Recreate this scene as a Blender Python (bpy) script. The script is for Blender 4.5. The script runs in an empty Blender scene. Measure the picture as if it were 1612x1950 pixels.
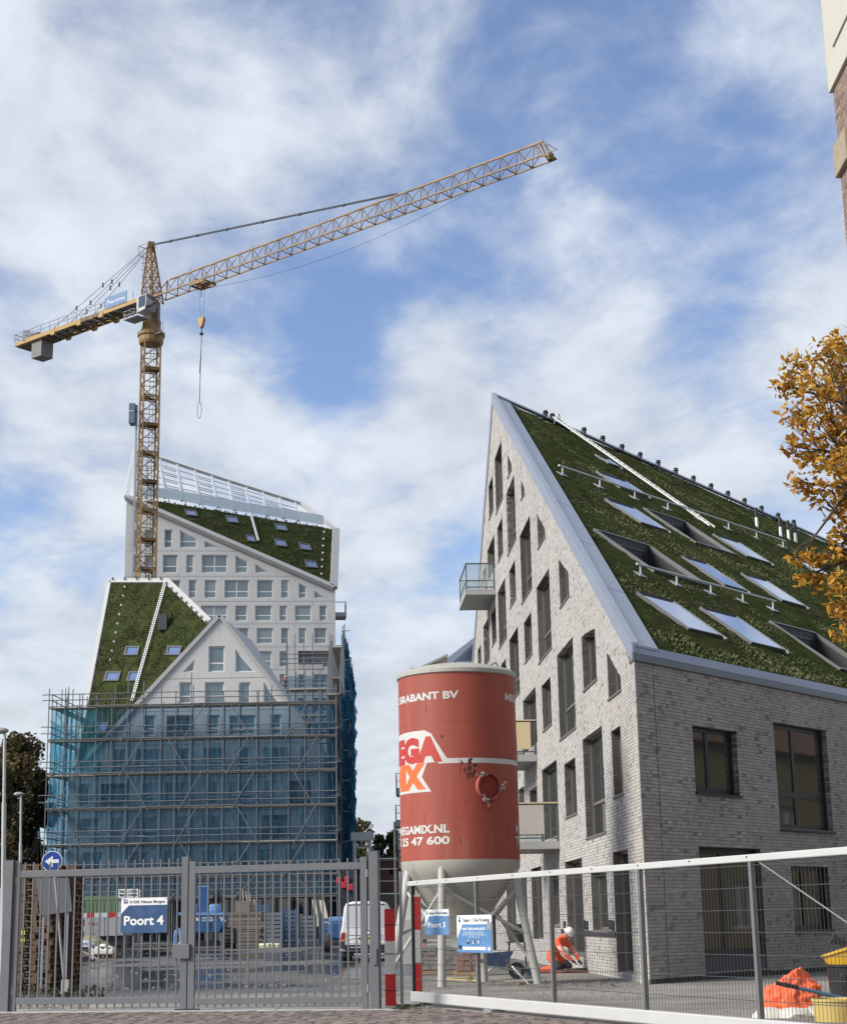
import bpy, bmesh, math, random
import numpy as np
from mathutils import Vector, Matrix
random.seed(7); RNG = np.random.default_rng(7)
scene = bpy.context.scene
COL = scene.collection
V = Vector
# ------------------------------------------------------------------ camera
F_PX, PPX, PPY, CAM_H = 3150.0, 806.0, 975.0, 1.38      # focal length and centre in photo pixels (1612 x 1950)
ROLL = math.atan(.019); PITCH = math.atan(782*math.cos(ROLL)/F_PX)
_F = V((0, math.cos(PITCH), math.sin(PITCH))); _U0 = V((0, -math.sin(PITCH), math.cos(PITCH))); _R0 = V((1, 0, 0))
_R = _R0*math.cos(ROLL) - _U0*math.sin(ROLL); _U = _U0*math.cos(ROLL) + _R0*math.sin(ROLL); _O = V((0, 0, CAM_H))
cam_d = bpy.data.cameras.new('camera'); cam = bpy.data.objects.new('camera', cam_d); COL.objects.link(cam)
cam.matrix_world = Matrix(((_R.x, _U.x, -_F.x, 0), (_R.y, _U.y, -_F.y, 0), (_R.z, _U.z, -_F.z, CAM_H), (0, 0, 0, 1)))
cam_d.sensor_fit = 'HORIZONTAL'; cam_d.sensor_width = 36; cam_d.lens = 36*F_PX/1612; cam_d.clip_end = 5000; cam_d.clip_start = .1
scene.camera = cam
# ------------------------------------------------------------------ world, sun, exposure
SUN_EL, SUN_AZ = 35.0, 246.0           # compass style: 0 = +Y, 90 = +X ; light comes from the left, a little behind the camera
sd = V((math.sin(math.radians(SUN_AZ))*math.cos(math.radians(SUN_EL)), math.cos(math.radians(SUN_AZ))*math.cos(math.radians(SUN_EL)), math.sin(math.radians(SUN_EL))))
sun_d = bpy.data.lights.new('sun', 'SUN'); sun_d.energy = 5.0; sun_d.angle = math.radians(24); sun_d.color = (1, .95, .87)
sun = bpy.data.objects.new('sun', sun_d); COL.objects.link(sun); sun.location = (0, 0, 120)
sun.rotation_euler = (-sd).to_track_quat('-Z', 'Y').to_euler()
def ray(px, py): return _F*F_PX + _R*(px-PPX) + _U*(PPY-py)
W = bpy.data.worlds.new('World'); scene.world = W; W.use_nodes = True
def build_world():
    nt = W.node_tree; N = nt.nodes; L = nt.links; N.clear()
    out = N.new('ShaderNodeOutputWorld'); bg = N.new('ShaderNodeBackground'); bg.inputs[1].default_value = .092
    sky = N.new('ShaderNodeTexSky'); sky.sky_type = 'NISHITA'; sky.sun_disc = False
    sky.sun_elevation = math.radians(SUN_EL); sky.sun_rotation = math.radians(SUN_AZ); sky.air_density = 1.0; sky.dust_density = .6; sky.ozone_density = 2.0
    tc = N.new('ShaderNodeTexCoord'); sx = N.new('ShaderNodeSeparateXYZ'); L.new(tc.outputs['Generated'], sx.inputs[0])
    def M(op, a, b=None, c=None, clamp=False):
        n = N.new('ShaderNodeMath'); n.operation = op; n.use_clamp = clamp
        for i, q in enumerate((a, b, c)):
            if q is None: continue
            if isinstance(q, (int, float)): n.inputs[i].default_value = q
            else: L.new(q, n.inputs[i])
        return n.outputs[0]
    z = M('MAXIMUM', sx.outputs[2], 0.0); zz = M('ADD', z, .22)
    cx = N.new('ShaderNodeCombineXYZ'); L.new(M('DIVIDE', sx.outputs[0], zz), cx.inputs[0]); L.new(M('DIVIDE', sx.outputs[1], zz), cx.inputs[1])
    mp = N.new('ShaderNodeMapping'); L.new(cx.outputs[0], mp.inputs[0]); mp.inputs['Location'].default_value = (3.1, 1.7, 0); mp.inputs['Rotation'].default_value = (0, 0, .5); mp.inputs['Scale'].default_value = (1.0, .8, 1)
    def noise(scale, detail, rough, dist, src=mp.outputs[0]):
        n = N.new('ShaderNodeTexNoise'); n.inputs['Scale'].default_value = scale; n.inputs['Detail'].default_value = detail
        n.inputs['Roughness'].default_value = rough; n.inputs['Distortion'].default_value = dist; L.new(src, n.inputs['Vector']); return n.outputs['Fac']
    n1 = noise(1.9, 8, .56, .2); n2 = noise(6.5, 8, .58, .2); n3 = noise(.6, 3, .5, .1)
    dens = M('ADD', M('MULTIPLY_ADD', n1, 2.1, -.71), M('ADD', M('MULTIPLY_ADD', n2, 1.9, -.95), M('MULTIPLY_ADD', n3, .8, -.4)))
    # large weather pattern: clear lanes (negative) and cloud banks (positive) seen over the site
    for px, py, rad, amt in ((1480, 150, 330, -.55), (1150, 90, 260, -.3), (620, 640, 160, -.62), (1330, 500, 200, -.42), (880, 560, 220, -.3), (340, 690, 120, -.12),
                             (690, 830, 130, -.42), (30, 1000, 110, -.12), (1080, 400, 260, -.25), (560, 220, 330, -.05), (120, 260, 460, .5), (800, 720, 170, .35), (1250, 790, 330, .3),
                             (60, 800, 200, .2), (330, 820, 160, .25), (700, 1200, 420, .25), (700, 980, 200, .15), (100, 1200, 260, .2)):
        d = ray(px, py).normalized(); vm = N.new('ShaderNodeVectorMath'); vm.operation = 'DOT_PRODUCT'; L.new(tc.outputs['Generated'], vm.inputs[0]); vm.inputs[1].default_value = d
        r = rad/F_PX; c1 = math.cos(r*1.5)
        g = M('DIVIDE', M('SUBTRACT', vm.outputs['Value'], c1), 1-c1, clamp=True); g = M('MULTIPLY', g, g)
        dens = M('MULTIPLY_ADD', g, amt, dens)
    hz = M('SUBTRACT', 1.0, M('DIVIDE', z, .22), clamp=True)
    dens = M('MULTIPLY_ADD', hz, .35, dens)
    fac = N.new('ShaderNodeMapRange'); fac.interpolation_type = 'SMOOTHSTEP'; L.new(dens, fac.inputs[0]); fac.inputs[1].default_value = -.25; fac.inputs[2].default_value = .75
    fac.inputs[3].default_value = .09; fac.inputs[4].default_value = .97
    cr = N.new('ShaderNodeMapRange'); L.new(n2, cr.inputs[0]); cr.inputs[1].default_value = .3; cr.inputs[2].default_value = .75; cr.inputs[3].default_value = 6.6; cr.inputs[4].default_value = 9.2
    cc = N.new('ShaderNodeMixRGB'); cc.blend_type = 'MULTIPLY'; cc.inputs[0].default_value = 1; cc.inputs[1].default_value = (.90, .965, 1.06, 1)
    vv = N.new('ShaderNodeCombineXYZ'); [L.new(cr.outputs[0], vv.inputs[i]) for i in range(3)]; L.new(vv.outputs[0], cc.inputs[2])
    sk = N.new('ShaderNodeMixRGB'); sk.blend_type = 'MULTIPLY'; sk.inputs[0].default_value = 1; L.new(sky.outputs[0], sk.inputs[1]); sk.inputs[2].default_value = (1.34, 1.48, 1.76, 1)
    mx = N.new('ShaderNodeMixRGB'); L.new(fac.outputs[0], mx.inputs[0]); L.new(sk.outputs[0], mx.inputs[1]); L.new(cc.outputs[0], mx.inputs[2])
    L.new(mx.outputs[0], bg.inputs[0]); L.new(bg.outputs[0], out.inputs[0])
build_world()
vs = scene.view_settings; vs.view_transform = 'Standard'; vs.look = 'None'; vs.exposure = 0.14; vs.gamma = 1.0; vs.use_curve_mapping = False
scene.render.engine = 'CYCLES'
# ------------------------------------------------------------------ photo pixel -> place
def G(px, py, z=0.0): d = ray(px, py); return _O + d*((z-CAM_H)/d.z)          # on a level plane
def AY(px, py, Y): d = ray(px, py); return _O + d*(Y/d.y)                      # at a depth
def PL(px, py, p, n): d = ray(px, py); return _O + d*((p-_O).dot(n)/d.dot(n))  # on any plane
Z = V((0, 0, 1))
# ------------------------------------------------------------------ mesh builder
class MB:
    def __init__(s): s.v = []; s.f = []; s.m = []; s.a = []
    def add(s, vs, fs, mi=0, a=0.0):
        o = len(s.v); s.v += [tuple(q) for q in vs]
        for f in fs: s.f.append(tuple(i+o for i in f)); s.m.append(mi); s.a.append(a)
        return s
    def obox(s, o, u, v, w, mi=0, a=0.0):
        o, u, v, w = V(o), V(u), V(v), V(w)
        p = [o, o+u, o+u+v, o+v, o+w, o+u+w, o+u+v+w, o+v+w]
        fl = ((0, 3, 2, 1), (4, 5, 6, 7), (0, 1, 5, 4), (1, 2, 6, 5), (2, 3, 7, 6), (3, 0, 4, 7))
        if u.cross(v).dot(w) < 0: fl = tuple(f[::-1] for f in fl)
        return s.add(p, fl, mi, a)
    def box(s, c, d, mi=0, a=0.0, rz=0.0):
        c = V(c); cs, sn = math.cos(rz), math.sin(rz); u = V((cs*d[0], sn*d[0], 0)); v = V((-sn*d[1], cs*d[1], 0)); w = V((0, 0, d[2]))
        return s.obox(c-u/2-v/2-w/2, u, v, w, mi, a)
    def bar(s, p, q, w, h=None, up=Z, mi=0, a=0.0):
        p, q = V(p), V(q); h = h or w; d = q-p
        if d.length < 1e-6: return s
        x = d.cross(V(up))
        if x.length < 1e-5*d.length: x = d.cross(V((1, 0, 0)))
        x.normalize(); y = x.cross(d).normalized()
        return s.obox(p-x*w/2-y*h/2, x*w, d, y*h, mi, a)
    def tube(s, p, q, r, n=6, r2=None, mi=0, caps=True, a=0.0):
        p, q = V(p), V(q); r2 = r if r2 is None else r2; d = (q-p)
        if d.length < 1e-6: return s
        d.normalize(); x = d.cross(Z if abs(d.z) < .9 else V((1, 0, 0))).normalized(); y = d.cross(x)
        pts = [p+(x*math.cos(t)+y*math.sin(t))*r for t in [2*math.pi*i/n for i in range(n)]] + [q+(x*math.cos(t)+y*math.sin(t))*r2 for t in [2*math.pi*i/n for i in range(n)]]
        fs = [(i, (i+1) % n, n+(i+1) % n, n+i) for i in range(n)]
        if caps: fs += [tuple(range(n))[::-1], tuple(range(n, 2*n))]
        return s.add(pts, fs, mi, a)
    def path(s, pts, r, n=6, mi=0):
        for a, b in zip(pts[:-1], pts[1:]): s.tube(a, b, r, n, mi=mi)
        return s
    def prism(s, poly, vec, mi=0, mis=None, a=0.0):
        n = len(poly); poly = [V(p) for p in poly]; vec = V(vec)
        nn = V((0, 0, 0))
        for i in range(n): nn += poly[i].cross(poly[(i+1) % n])
        if nn.dot(vec) > 0: poly = poly[::-1]
        p = poly + [q+vec for q in poly]
        s.add(p, [tuple(range(n)), tuple(range(2*n-1, n-1, -1))], mi, a)
        o = len(s.v)-2*n
        for i in range(n):
            j = (i+1) % n; s.f.append((o+j, o+i, o+n+i, o+n+j)); s.m.append(mi if mis is None else mis); s.a.append(a)
        return s
    def lathe(s, prof, c, n=48, mi=0, a0=0.0, a1=2*math.pi):
        c = V(c); m = len(prof); full = abs(a1-a0-2*math.pi) < 1e-6; k = n if full else n+1
        pts = [c+V((r*math.cos(a0+(a1-a0)*i/n), r*math.sin(a0+(a1-a0)*i/n), z)) for i in range(k) for r, z in prof]
        fs = []
        for i in range(n):
            j = (i+1) % k
            for t in range(m-1): fs.append((i*m+t, j*m+t, j*m+t+1, i*m+t+1))
        return s.add(pts, fs, mi)
    def sphere(s, c, r, sz=(1, 1, 1), nu=10, nv=7, mi=0):
        c = V(c); pts = []; fs = []
        for i in range(nv+1):
            t = math.pi*i/nv
            for j in range(nu): p = 2*math.pi*j/nu; pts.append(c+V((r*sz[0]*math.sin(t)*math.cos(p), r*sz[1]*math.sin(t)*math.sin(p), r*sz[2]*math.cos(t))))
        for i in range(nv):
            for j in range(nu): fs.append((i*nu+j, (i+1)*nu+j, (i+1)*nu+(j+1) % nu, i*nu+(j+1) % nu))
        return s.add(pts, fs, mi)
    def build(s, name, mats, parent=None, smooth=False, at=None, attr=False, bevel=0.0):
        return build_raw(name, s.v, s.f, mats, parent, smooth, at, s.m, s.a if attr else None, bevel)
def world_loc(o):
    l = V((0, 0, 0))
    while o: l += o.location; o = o.parent
    return l
def build_raw(name, vs, fs, mats, parent=None, smooth=False, at=None, mi=None, attr=None, bevel=0.0):
    if not isinstance(mats, (list, tuple)): mats = [mats]
    a = np.array([tuple(v) for v in vs], dtype=float)
    if parent is not None: org = np.array(world_loc(parent))
    elif at is not None: org = np.array(at, dtype=float)
    else: org = np.array([(a[:, 0].min()+a[:, 0].max())/2, (a[:, 1].min()+a[:, 1].max())/2, a[:, 2].min()])
    me = bpy.data.meshes.new(name); me.from_pydata((a-org).tolist(), [], fs)
    for m in mats: me.materials.append(m)
    if mi is not None and len(mats) > 1: me.polygons.foreach_set('material_index', mi)
    if attr is not None:
        at_ = me.attributes.new('rnd', 'FLOAT', 'FACE'); at_.data.foreach_set('value', attr)
    if smooth: me.polygons.foreach_set('use_smooth', [True]*len(me.polygons)); me.set_sharp_from_angle(angle=math.radians(40))
    me.validate(); me.update()
    o = bpy.data.objects.new(name, me); COL.objects.link(o)
    if parent is not None: o.parent = parent
    else: o.location = org
    if bevel:
        b = o.modifiers.new('bevel', 'BEVEL'); b.width = bevel; b.segments = 2; b.limit_method = 'ANGLE'
    return o
def tag(o, label=None, cat=None, group=None, kind=None):
    if label: o['label'] = label
    if cat: o['category'] = cat
    if group: o['group'] = group
    if kind: o['kind'] = kind
    return o
def thing(name, label, cat, loc, group=None):
    o = bpy.data.objects.new(name, None); COL.objects.link(o); o.location = V(loc); o.empty_display_size = .3
    return tag(o, label, cat, group)
# ------------------------------------------------------------------ materials
MATS = {}
def mat(name, col, rough=.6, metal=0.0, var=.18, vs=2.0, bump=0.0, bs=25.0, col2=None, c2s=.8, c2lo=.55, c2hi=.7, attr=False, alpha=1.0, spec=None, streak=False):
    if name in MATS: return MATS[name]
    m = bpy.data.materials.new(name); m.use_nodes = True; nt = m.node_tree; N = nt.nodes; L = nt.links; b = N['Principled BSDF']
    b.inputs['Roughness'].default_value = rough; b.inputs['Metallic'].default_value = metal
    if spec is not None: b.inputs['Specular IOR Level'].default_value = spec
    g = N.new('ShaderNodeNewGeometry'); src = g.outputs['Position']
    if streak:
        mp = N.new('ShaderNodeMapping'); mp.inputs['Scale'].default_value = (1, 1, .12); L.new(src, mp.inputs[0]); src = mp.outputs[0]
    def noise(sc, det=5, rg=.6):
        n = N.new('ShaderNodeTexNoise'); n.inputs['Scale'].default_value = sc; n.inputs['Detail'].default_value = det; n.inputs['Roughness'].default_value = rg; L.new(src, n.inputs['Vector']); return n.outputs['Fac']
    c = V(col)
    mr = N.new('ShaderNodeMixRGB'); L.new(noise(vs), mr.inputs[0])
    lo = c*(1-var*1.6); hi = c*(1+var*1.6); mr.inputs[1].default_value = (*lo, 1); mr.inputs[2].default_value = (*hi, 1); cur = mr.outputs[0]
    if attr:
        at = N.new('ShaderNodeAttribute'); at.attribute_name = 'rnd'; ramp = N.new('ShaderNodeValToRGB'); L.new(at.outputs['Fac'], ramp.inputs[0]); cr = ramp.color_ramp
        st = attr; cr.elements[0].position = st[0][0]; cr.elements[0].color = (*st[0][1], 1); cr.elements[1].position = st[-1][0]; cr.elements[1].color = (*st[-1][1], 1)
        for p, q in st[1:-1]: e = cr.elements.new(p); e.color = (*q, 1)
        mm = N.new('ShaderNodeMixRGB'); mm.blend_type = 'MULTIPLY'; mm.inputs[0].default_value = 1; L.new(ramp.outputs[0], mm.inputs[1]); L.new(cur, mm.inputs[2]); cur = mm.outputs[0]
    if col2 is not None:
        m2 = N.new('ShaderNodeMixRGB'); r = N.new('ShaderNodeMapRange'); L.new(noise(c2s, 7, .65), r.inputs[0]); r.inputs[1].default_value = c2lo; r.inputs[2].default_value = c2hi
        L.new(r.outputs[0], m2.inputs[0]); L.new(cur, m2.inputs[1]); m2.inputs[2].default_value = (*col2, 1); cur = m2.outputs[0]
    L.new(cur, b.inputs['Base Color'])
    rr = N.new('ShaderNodeMapRange'); L.new(noise(vs*1.7), rr.inputs[0]); rr.inputs[3].default_value = max(0, rough-.12); rr.inputs[4].default_value = min(1, rough+.12); L.new(rr.outputs[0], b.inputs['Roughness'])
    if bump:
        bp = N.new('ShaderNodeBump'); bp.inputs['Strength'].default_value = bump; bp.inputs['Distance'].default_value = .02; L.new(noise(bs, 6), bp.inputs['Height']); L.new(bp.outputs[0], b.inputs['Normal'])
    if alpha < 1: b.inputs['Alpha'].default_value = alpha
    MATS[name] = m; return m
def glass_mat(name, col, rough=.05, see=.0, refl=1.0):
    if name in MATS: return MATS[name]
    m = bpy.data.materials.new(name); m.use_nodes = True; b = m.node_tree.nodes['Principled BSDF']; N = m.node_tree.nodes; L = m.node_tree.links
    g = N.new('ShaderNodeNewGeometry'); n = N.new('ShaderNodeTexNoise'); n.inputs['Scale'].default_value = .35; L.new(g.outputs['Position'], n.inputs['Vector'])
    bp = N.new('ShaderNodeBump'); bp.inputs['Strength'].default_value = .05; bp.inputs['Distance'].default_value = .05; L.new(n.outputs['Fac'], bp.inputs['Height']); L.new(bp.outputs[0], b.inputs['Normal'])
    b.inputs['Base Color'].default_value = (*col, 1); b.inputs['Roughness'].default_value = rough; b.inputs['Specular IOR Level'].default_value = refl; b.inputs['IOR'].default_value = 1.6
    if see: b.inputs['Alpha'].default_value = 1-see
    MATS[name] = m; return m
GALV = mat('galvanised steel', (.27, .285, .30), .5, .35, .18, 3, .05, 40)
GALV2 = mat('scaffold tube', (.15, .16, .172), .55, .3, .2, 1.5)
WHITE = mat('white paint', (.72, .72, .70), .45, 0, .05, 1.2, col2=(.45, .43, .38), c2s=2, c2lo=.62, c2hi=.8)
ALU = mat('white aluminium', (.50, .50, .485), .38, .1, .06, 2, col2=(.4, .38, .34), c2s=3, c2lo=.63, c2hi=.8)
BLACK = mat('black plastic', (.018, .018, .02), .5, 0, .2)
DARK = mat('dark interior', (.02, .021, .022), .9, 0, .2)
RUBBER = mat('rubber', (.03, .03, .03), .85, 0, .25, 6, .2, 30)
CONC = mat('concrete', (.38, .37, .35), .85, 0, .12, 1.2, .15, 30, col2=(.27, .26, .24), c2s=.9)
ZINC = mat('zinc trim', (.34, .37, .43), .38, .55, .06, .8)
WOOD = mat('weathered wood', (.30, .22, .14), .8, 0, .3, 3, .2, 30, col2=(.16, .12, .08), c2s=4)
PALE_WOOD = mat('pale wood', (.52, .42, .27), .75, 0, .16, 3, .1, 30)
DECK = mat('scaffold board', (.36, .31, .24), .85, 0, .2, 1.5)
RED = mat('red reflective', (.42, .008, .010), .45, 0, .06)
SILVER = mat('silver reflective', (.48, .49, .49), .45, .1, .06)
SIGNBLUE = mat('sign blue', (.026, .068, .165), .45, 0, .05); SIGNBLUE2 = mat('sign blue lighter', (.038, .088, .20), .45, 0, .05); LIGHTBLUE = mat('sign light blue', (.085, .2, .385), .45, 0, .05)
LIGHTBLUE2 = mat('sign pale blue', (.105, .23, .42), .45, 0, .05)
SIGNWHITE = mat('sign white', (.72, .73, .73), .45, 0, .04); NAVY = mat('sign navy', (.02, .035, .07), .5, 0, .05)
BLUEPAINT = mat('blue machine paint', (.018, .075, .21), .4, 0, .12, 2); BLUEPALE = mat('pale blue machine paint', (.12, .26, .48), .4, 0, .08, 2)
ORANGE = mat('orange workwear', (.75, .10, .02), .8, 0, .15, 8)
CRANE = mat('crane yellow steel', (.25, .145, .05), .6, 0, .2, .6, col2=(.11, .068, .03), c2s=.5, c2lo=.48, c2hi=.66)
# ------------------------------------------------------------------ 2D helpers (s along a wall, z up)
def clip(poly, a, b, c):
    out = []
    for i in range(len(poly)):
        p, q = poly[i], poly[(i+1) % len(poly)]; fp, fq = a*p[0]+b*p[1]-c, a*q[0]+b*q[1]-c
        if fp <= 0: out.append(p)
        if (fp < 0 < fq) or (fq < 0 < fp): t = fp/(fp-fq); out.append((p[0]+(q[0]-p[0])*t, p[1]+(q[1]-p[1])*t))
    return out
def area2(poly): return sum(poly[i][0]*poly[(i+1) % len(poly)][1]-poly[(i+1) % len(poly)][0]*poly[i][1] for i in range(len(poly)))
def inset(poly, d):
    p = poly if area2(poly) > 0 else poly[::-1]; out = list(p)
    for i in range(len(p)):
        (x0, y0), (x1, y1) = p[i], p[(i+1) % len(p)]; l = math.hypot(x1-x0, y1-y0)
        if l < 1e-6: continue
        a, b = (y1-y0)/l, -(x1-x0)/l; out = clip(out, a, b, a*x0+b*y0-d)
        if len(out) < 3: return []
    return out
def span(poly, z):
    xs = []
    for i in range(len(poly)):
        (x0, z0), (x1, z1) = poly[i], poly[(i+1) % len(poly)]
        if (z0 <= z < z1) or (z1 <= z < z0): xs.append(x0+(x1-x0)*(z-z0)/(z1-z0))
    return (min(xs), max(xs)) if len(xs) > 1 else None
def free(outline, holes, z):
    o = span(outline, z)
    if not o: return []
    iv = [o]
    for h in holes:
        s = span(h, z)
        if not s: continue
        nv = []
        for a, b in iv:
            if s[1] <= a or s[0] >= b: nv.append((a, b)); continue
            if s[0] > a: nv.append((a, s[0]))
            if s[1] < b: nv.append((s[1], b))
        iv = nv
    return sorted(iv)
def strips(outline, holes, extra=()):
    zs = sorted(set([round(p[1], 4) for p in outline]+[round(p[1], 4) for h in holes for p in h]+list(extra))); out = []
    for z0, z1 in zip(zs[:-1], zs[1:]):
        if z1-z0 < 1e-3: continue
        a, b = free(outline, holes, z0+1e-4), free(outline, holes, z1-1e-4)
        if len(a) != len(b): a = b = free(outline, holes, (z0+z1)/2)
        for p, q in zip(a, b): out.append((p[0], p[1], q[0], q[1], z0, z1))
    return out
def rect(s0, s1, z0, z1): return [(s0, z0), (s1, z0), (s1, z1), (s0, z1)]
class Wall:           # a vertical wall frame: point = o + u*s + Z*z, n = outward
    def __init__(s, o, u, n): s.o, s.u, s.n = V(o), V(u), V(n)
    def at(s, a, z, d=0.0): return s.o + s.u*a + Z*z + s.n*d
    def px(s, x, y): p = PL(x, y, s.o, s.n); return ((p-s.o).dot(s.u), p.z-s.o.z)
    def face(s, mb, outline, holes, d=0.0, mi=0, extra=()):
        fl = s.u.cross(Z).dot(s.n) > 0
        for a0, a1, b0, b1, z0, z1 in strips(outline, holes, extra):
            p = [s.at(a0, z0, d), s.at(a1, z0, d), s.at(b1, z1, d), s.at(b0, z1, d)]
            mb.add(p, [(0, 1, 2, 3) if fl else (3, 2, 1, 0)], mi)
    def reveal(s, mb, hole, d0, d1, grow=0.0, mi=0):
        h = inset(hole, -grow) if False else hole
        for i in range(len(h)):
            p, q = h[i], h[(i+1) % len(h)]; mb.add([s.at(*p, d0), s.at(*q, d0), s.at(*q, d1), s.at(*p, d1)], [(0, 1, 2, 3)], mi)
def window(parent, w, poly, depth, fm, gm, cols=(), trans=(), fw=.06, sill=None, pane_mats=None, name='window', thick=.07, sill_out=.05, label=None):
    """frame ring + mullions as one mesh, each pane a child"""
    poly = poly if area2(poly) > 0 else poly[::-1]
    s0, s1 = min(p[0] for p in poly), max(p[0] for p in poly); z0, z1 = min(p[1] for p in poly), max(p[1] for p in poly)
    inn = inset(poly, fw); mb = MB()
    if not inn: return None
    for a0, a1, b0, b1, za, zb in strips(poly, [inn]):
        p = [w.at(a0, za, -depth), w.at(a1, za, -depth), w.at(b1, zb, -depth), w.at(b0, zb, -depth)]
        if (p[1]-p[0]).length < 1e-4 and (p[2]-p[3]).length < 1e-4: continue
        mb.prism(p, -w.n*thick)
    cs = [s0+(s1-s0)*c for c in cols]; ts = [z0+(z1-z0)*t for t in trans]; h = fw*.55
    for c in cs:
        q = clip(clip(inn, -1, 0, -(c-h)), 1, 0, c+h)
        if len(q) > 2: mb.prism([w.at(a, z, -depth-.004) for a, z in q], -w.n*(thick-.012))
    for t in ts:
        q = clip(clip(inn, 0, -1, -(t-h)), 0, 1, t+h)
        if len(q) > 2: mb.prism([w.at(a, z, -depth-.002) for a, z in q], -w.n*(thick-.008))
    o = mb.build(name, fm, parent)
    if label: o['label'] = label
    ce = [s0-9]+cs+[s1+9]; te = [z0-9]+ts+[z1+9]; k = 0
    for j in range(len(te)-1):
        for i in range(len(ce)-1):
            q = clip(clip(inn, -1, 0, -(ce[i]+h)), 1, 0, ce[i+1]-h); q = clip(clip(q, 0, -1, -(te[j]+h)), 0, 1, te[j+1]-h) if len(q) > 2 else []
            if len(q) > 2 and abs(area2(q)) > .02:
                gmm = pane_mats(j, i) if pane_mats else gm
                g = MB().prism([w.at(a, z, -depth-thick*.45) for a, z in q], -w.n*.012).build('pane', gmm, o)
    if sill is not None:
        b = MB().obox(w.at(s0-.02, z0-.055, -depth-.02), w.u*(s1-s0+.04), w.n*(depth+sill_out+.02), Z*.05).build('sill', sill, o)
    return o
# ------------------------------------------------------------------ ground
def ground_mat():
    m = bpy.data.materials.new('yard asphalt'); m.use_nodes = True; nt = m.node_tree; N = nt.nodes; L = nt.links; b = N['Principled BSDF']
    g = N.new('ShaderNodeNewGeometry'); sx = N.new('ShaderNodeSeparateXYZ'); L.new(g.outputs['Position'], sx.inputs[0])
    def noise(sc, det=6, rg=.62, scale=None):
        n = N.new('ShaderNodeTexNoise'); n.inputs['Scale'].default_value = sc; n.inputs['Detail'].default_value = det; n.inputs['Roughness'].default_value = rg
        if scale: mp = N.new('ShaderNodeMapping'); mp.inputs['Scale'].default_value = scale; L.new(g.outputs['Position'], mp.inputs[0]); L.new(mp.outputs[0], n.inputs['Vector'])
        else: L.new(g.outputs['Position'], n.inputs['Vector'])
        return n.outputs['Fac']
    def mr(src, a, b_, c=0, d=1):
        r = N.new('ShaderNodeMapRange'); L.new(src, r.inputs[0]); r.inputs[1].default_value = a; r.inputs[2].default_value = b_; r.inputs[3].default_value = c; r.inputs[4].default_value = d; return r.outputs[0]
    def mix(f, a, b_):
        x = N.new('ShaderNodeMixRGB')
        L.new(f, x.inputs[0])
        for i, q in ((1, a), (2, b_)):
            if isinstance(q, tuple): x.inputs[i].default_value = (*q, 1)
            else: L.new(q, x.inputs[i])
        return x.outputs[0]
    def mul(a, b_):
        x = N.new('ShaderNodeMath'); x.operation = 'MULTIPLY'; L.new(a, x.inputs[0]); L.new(b_, x.inputs[1]); return x.outputs[0]
    base = mix(noise(.8), (.06, .058, .053), (.125, .12, .11))
    # dusty sand-strewn strip along the house and near the gate, by place
    sandx = mr(sx.outputs[0], -3.5, .5); near = mr(sx.outputs[1], 60, 42); sand = mul(sandx, near)
    near2 = mr(sx.outputs[1], 41, 33)
    sm = N.new('ShaderNodeMath'); sm.operation = 'MAXIMUM'; L.new(sand, sm.inputs[0]); L.new(near2, sm.inputs[1])
    sn = N.new('ShaderNodeMath'); sn.operation = 'ADD'; L.new(sm.outputs[0], sn.inputs[0]); L.new(mr(noise(.35), .3, .75, -.9, .75), sn.inputs[1]); sn.use_clamp = True
    col = mix(sn.outputs[0], base, mix(noise(3.0, 8, .7), (.19, .172, .148), (.34, .315, .275)))
    wet = mr(noise(.2, 8, .62, (.75, .35, 1)), .43, .51)            # damp films and puddles
    dry = N.new('ShaderNodeMath'); dry.operation = 'SUBTRACT'; dry.inputs[0].default_value = 1; L.new(sm.outputs[0], dry.inputs[1])
    wet = mul(wet, dry.outputs[0])
    col = mix(wet, col, (.022, .022, .022)); L.new(col, b.inputs['Base Color'])
    rg = N.new('ShaderNodeMixRGB'); L.new(wet, rg.inputs[0]); rg.inputs[1].default_value = (.78, .78, .78, 1); rg.inputs[2].default_value = (.07, .07, .07, 1); L.new(rg.outputs[0], b.inputs['Roughness'])
    bp = N.new('ShaderNodeBump'); bp.inputs['Distance'].default_value = .03; L.new(noise(9, 8, .7), bp.inputs['Height'])
    bs = N.new('ShaderNodeMath'); bs.operation = 'MULTIPLY_ADD'; L.new(wet, bs.inputs[0]); bs.inputs[1].default_value = -.33; bs.inputs[2].default_value = .4; L.new(bs.outputs[0], bp.inputs['Strength']); L.new(bp.outputs[0], b.inputs['Normal'])
    return m
gm = MB()
xs = [-1500, -200, -60, -20, 0, 20, 60, 200, 1500]; ys = [-300, 0, 20, 40, 80, 160, 400, 1500, 3000]
for i in range(8):
    for j in range(8): gm.add([(xs[i], ys[j], 0), (xs[i+1], ys[j], 0), (xs[i+1], ys[j+1], 0), (xs[i], ys[j+1], 0)], [(0, 1, 2, 3)])
tag(gm.build('ground', ground_mat(), at=(0, 0, 0)), kind='structure')
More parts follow.
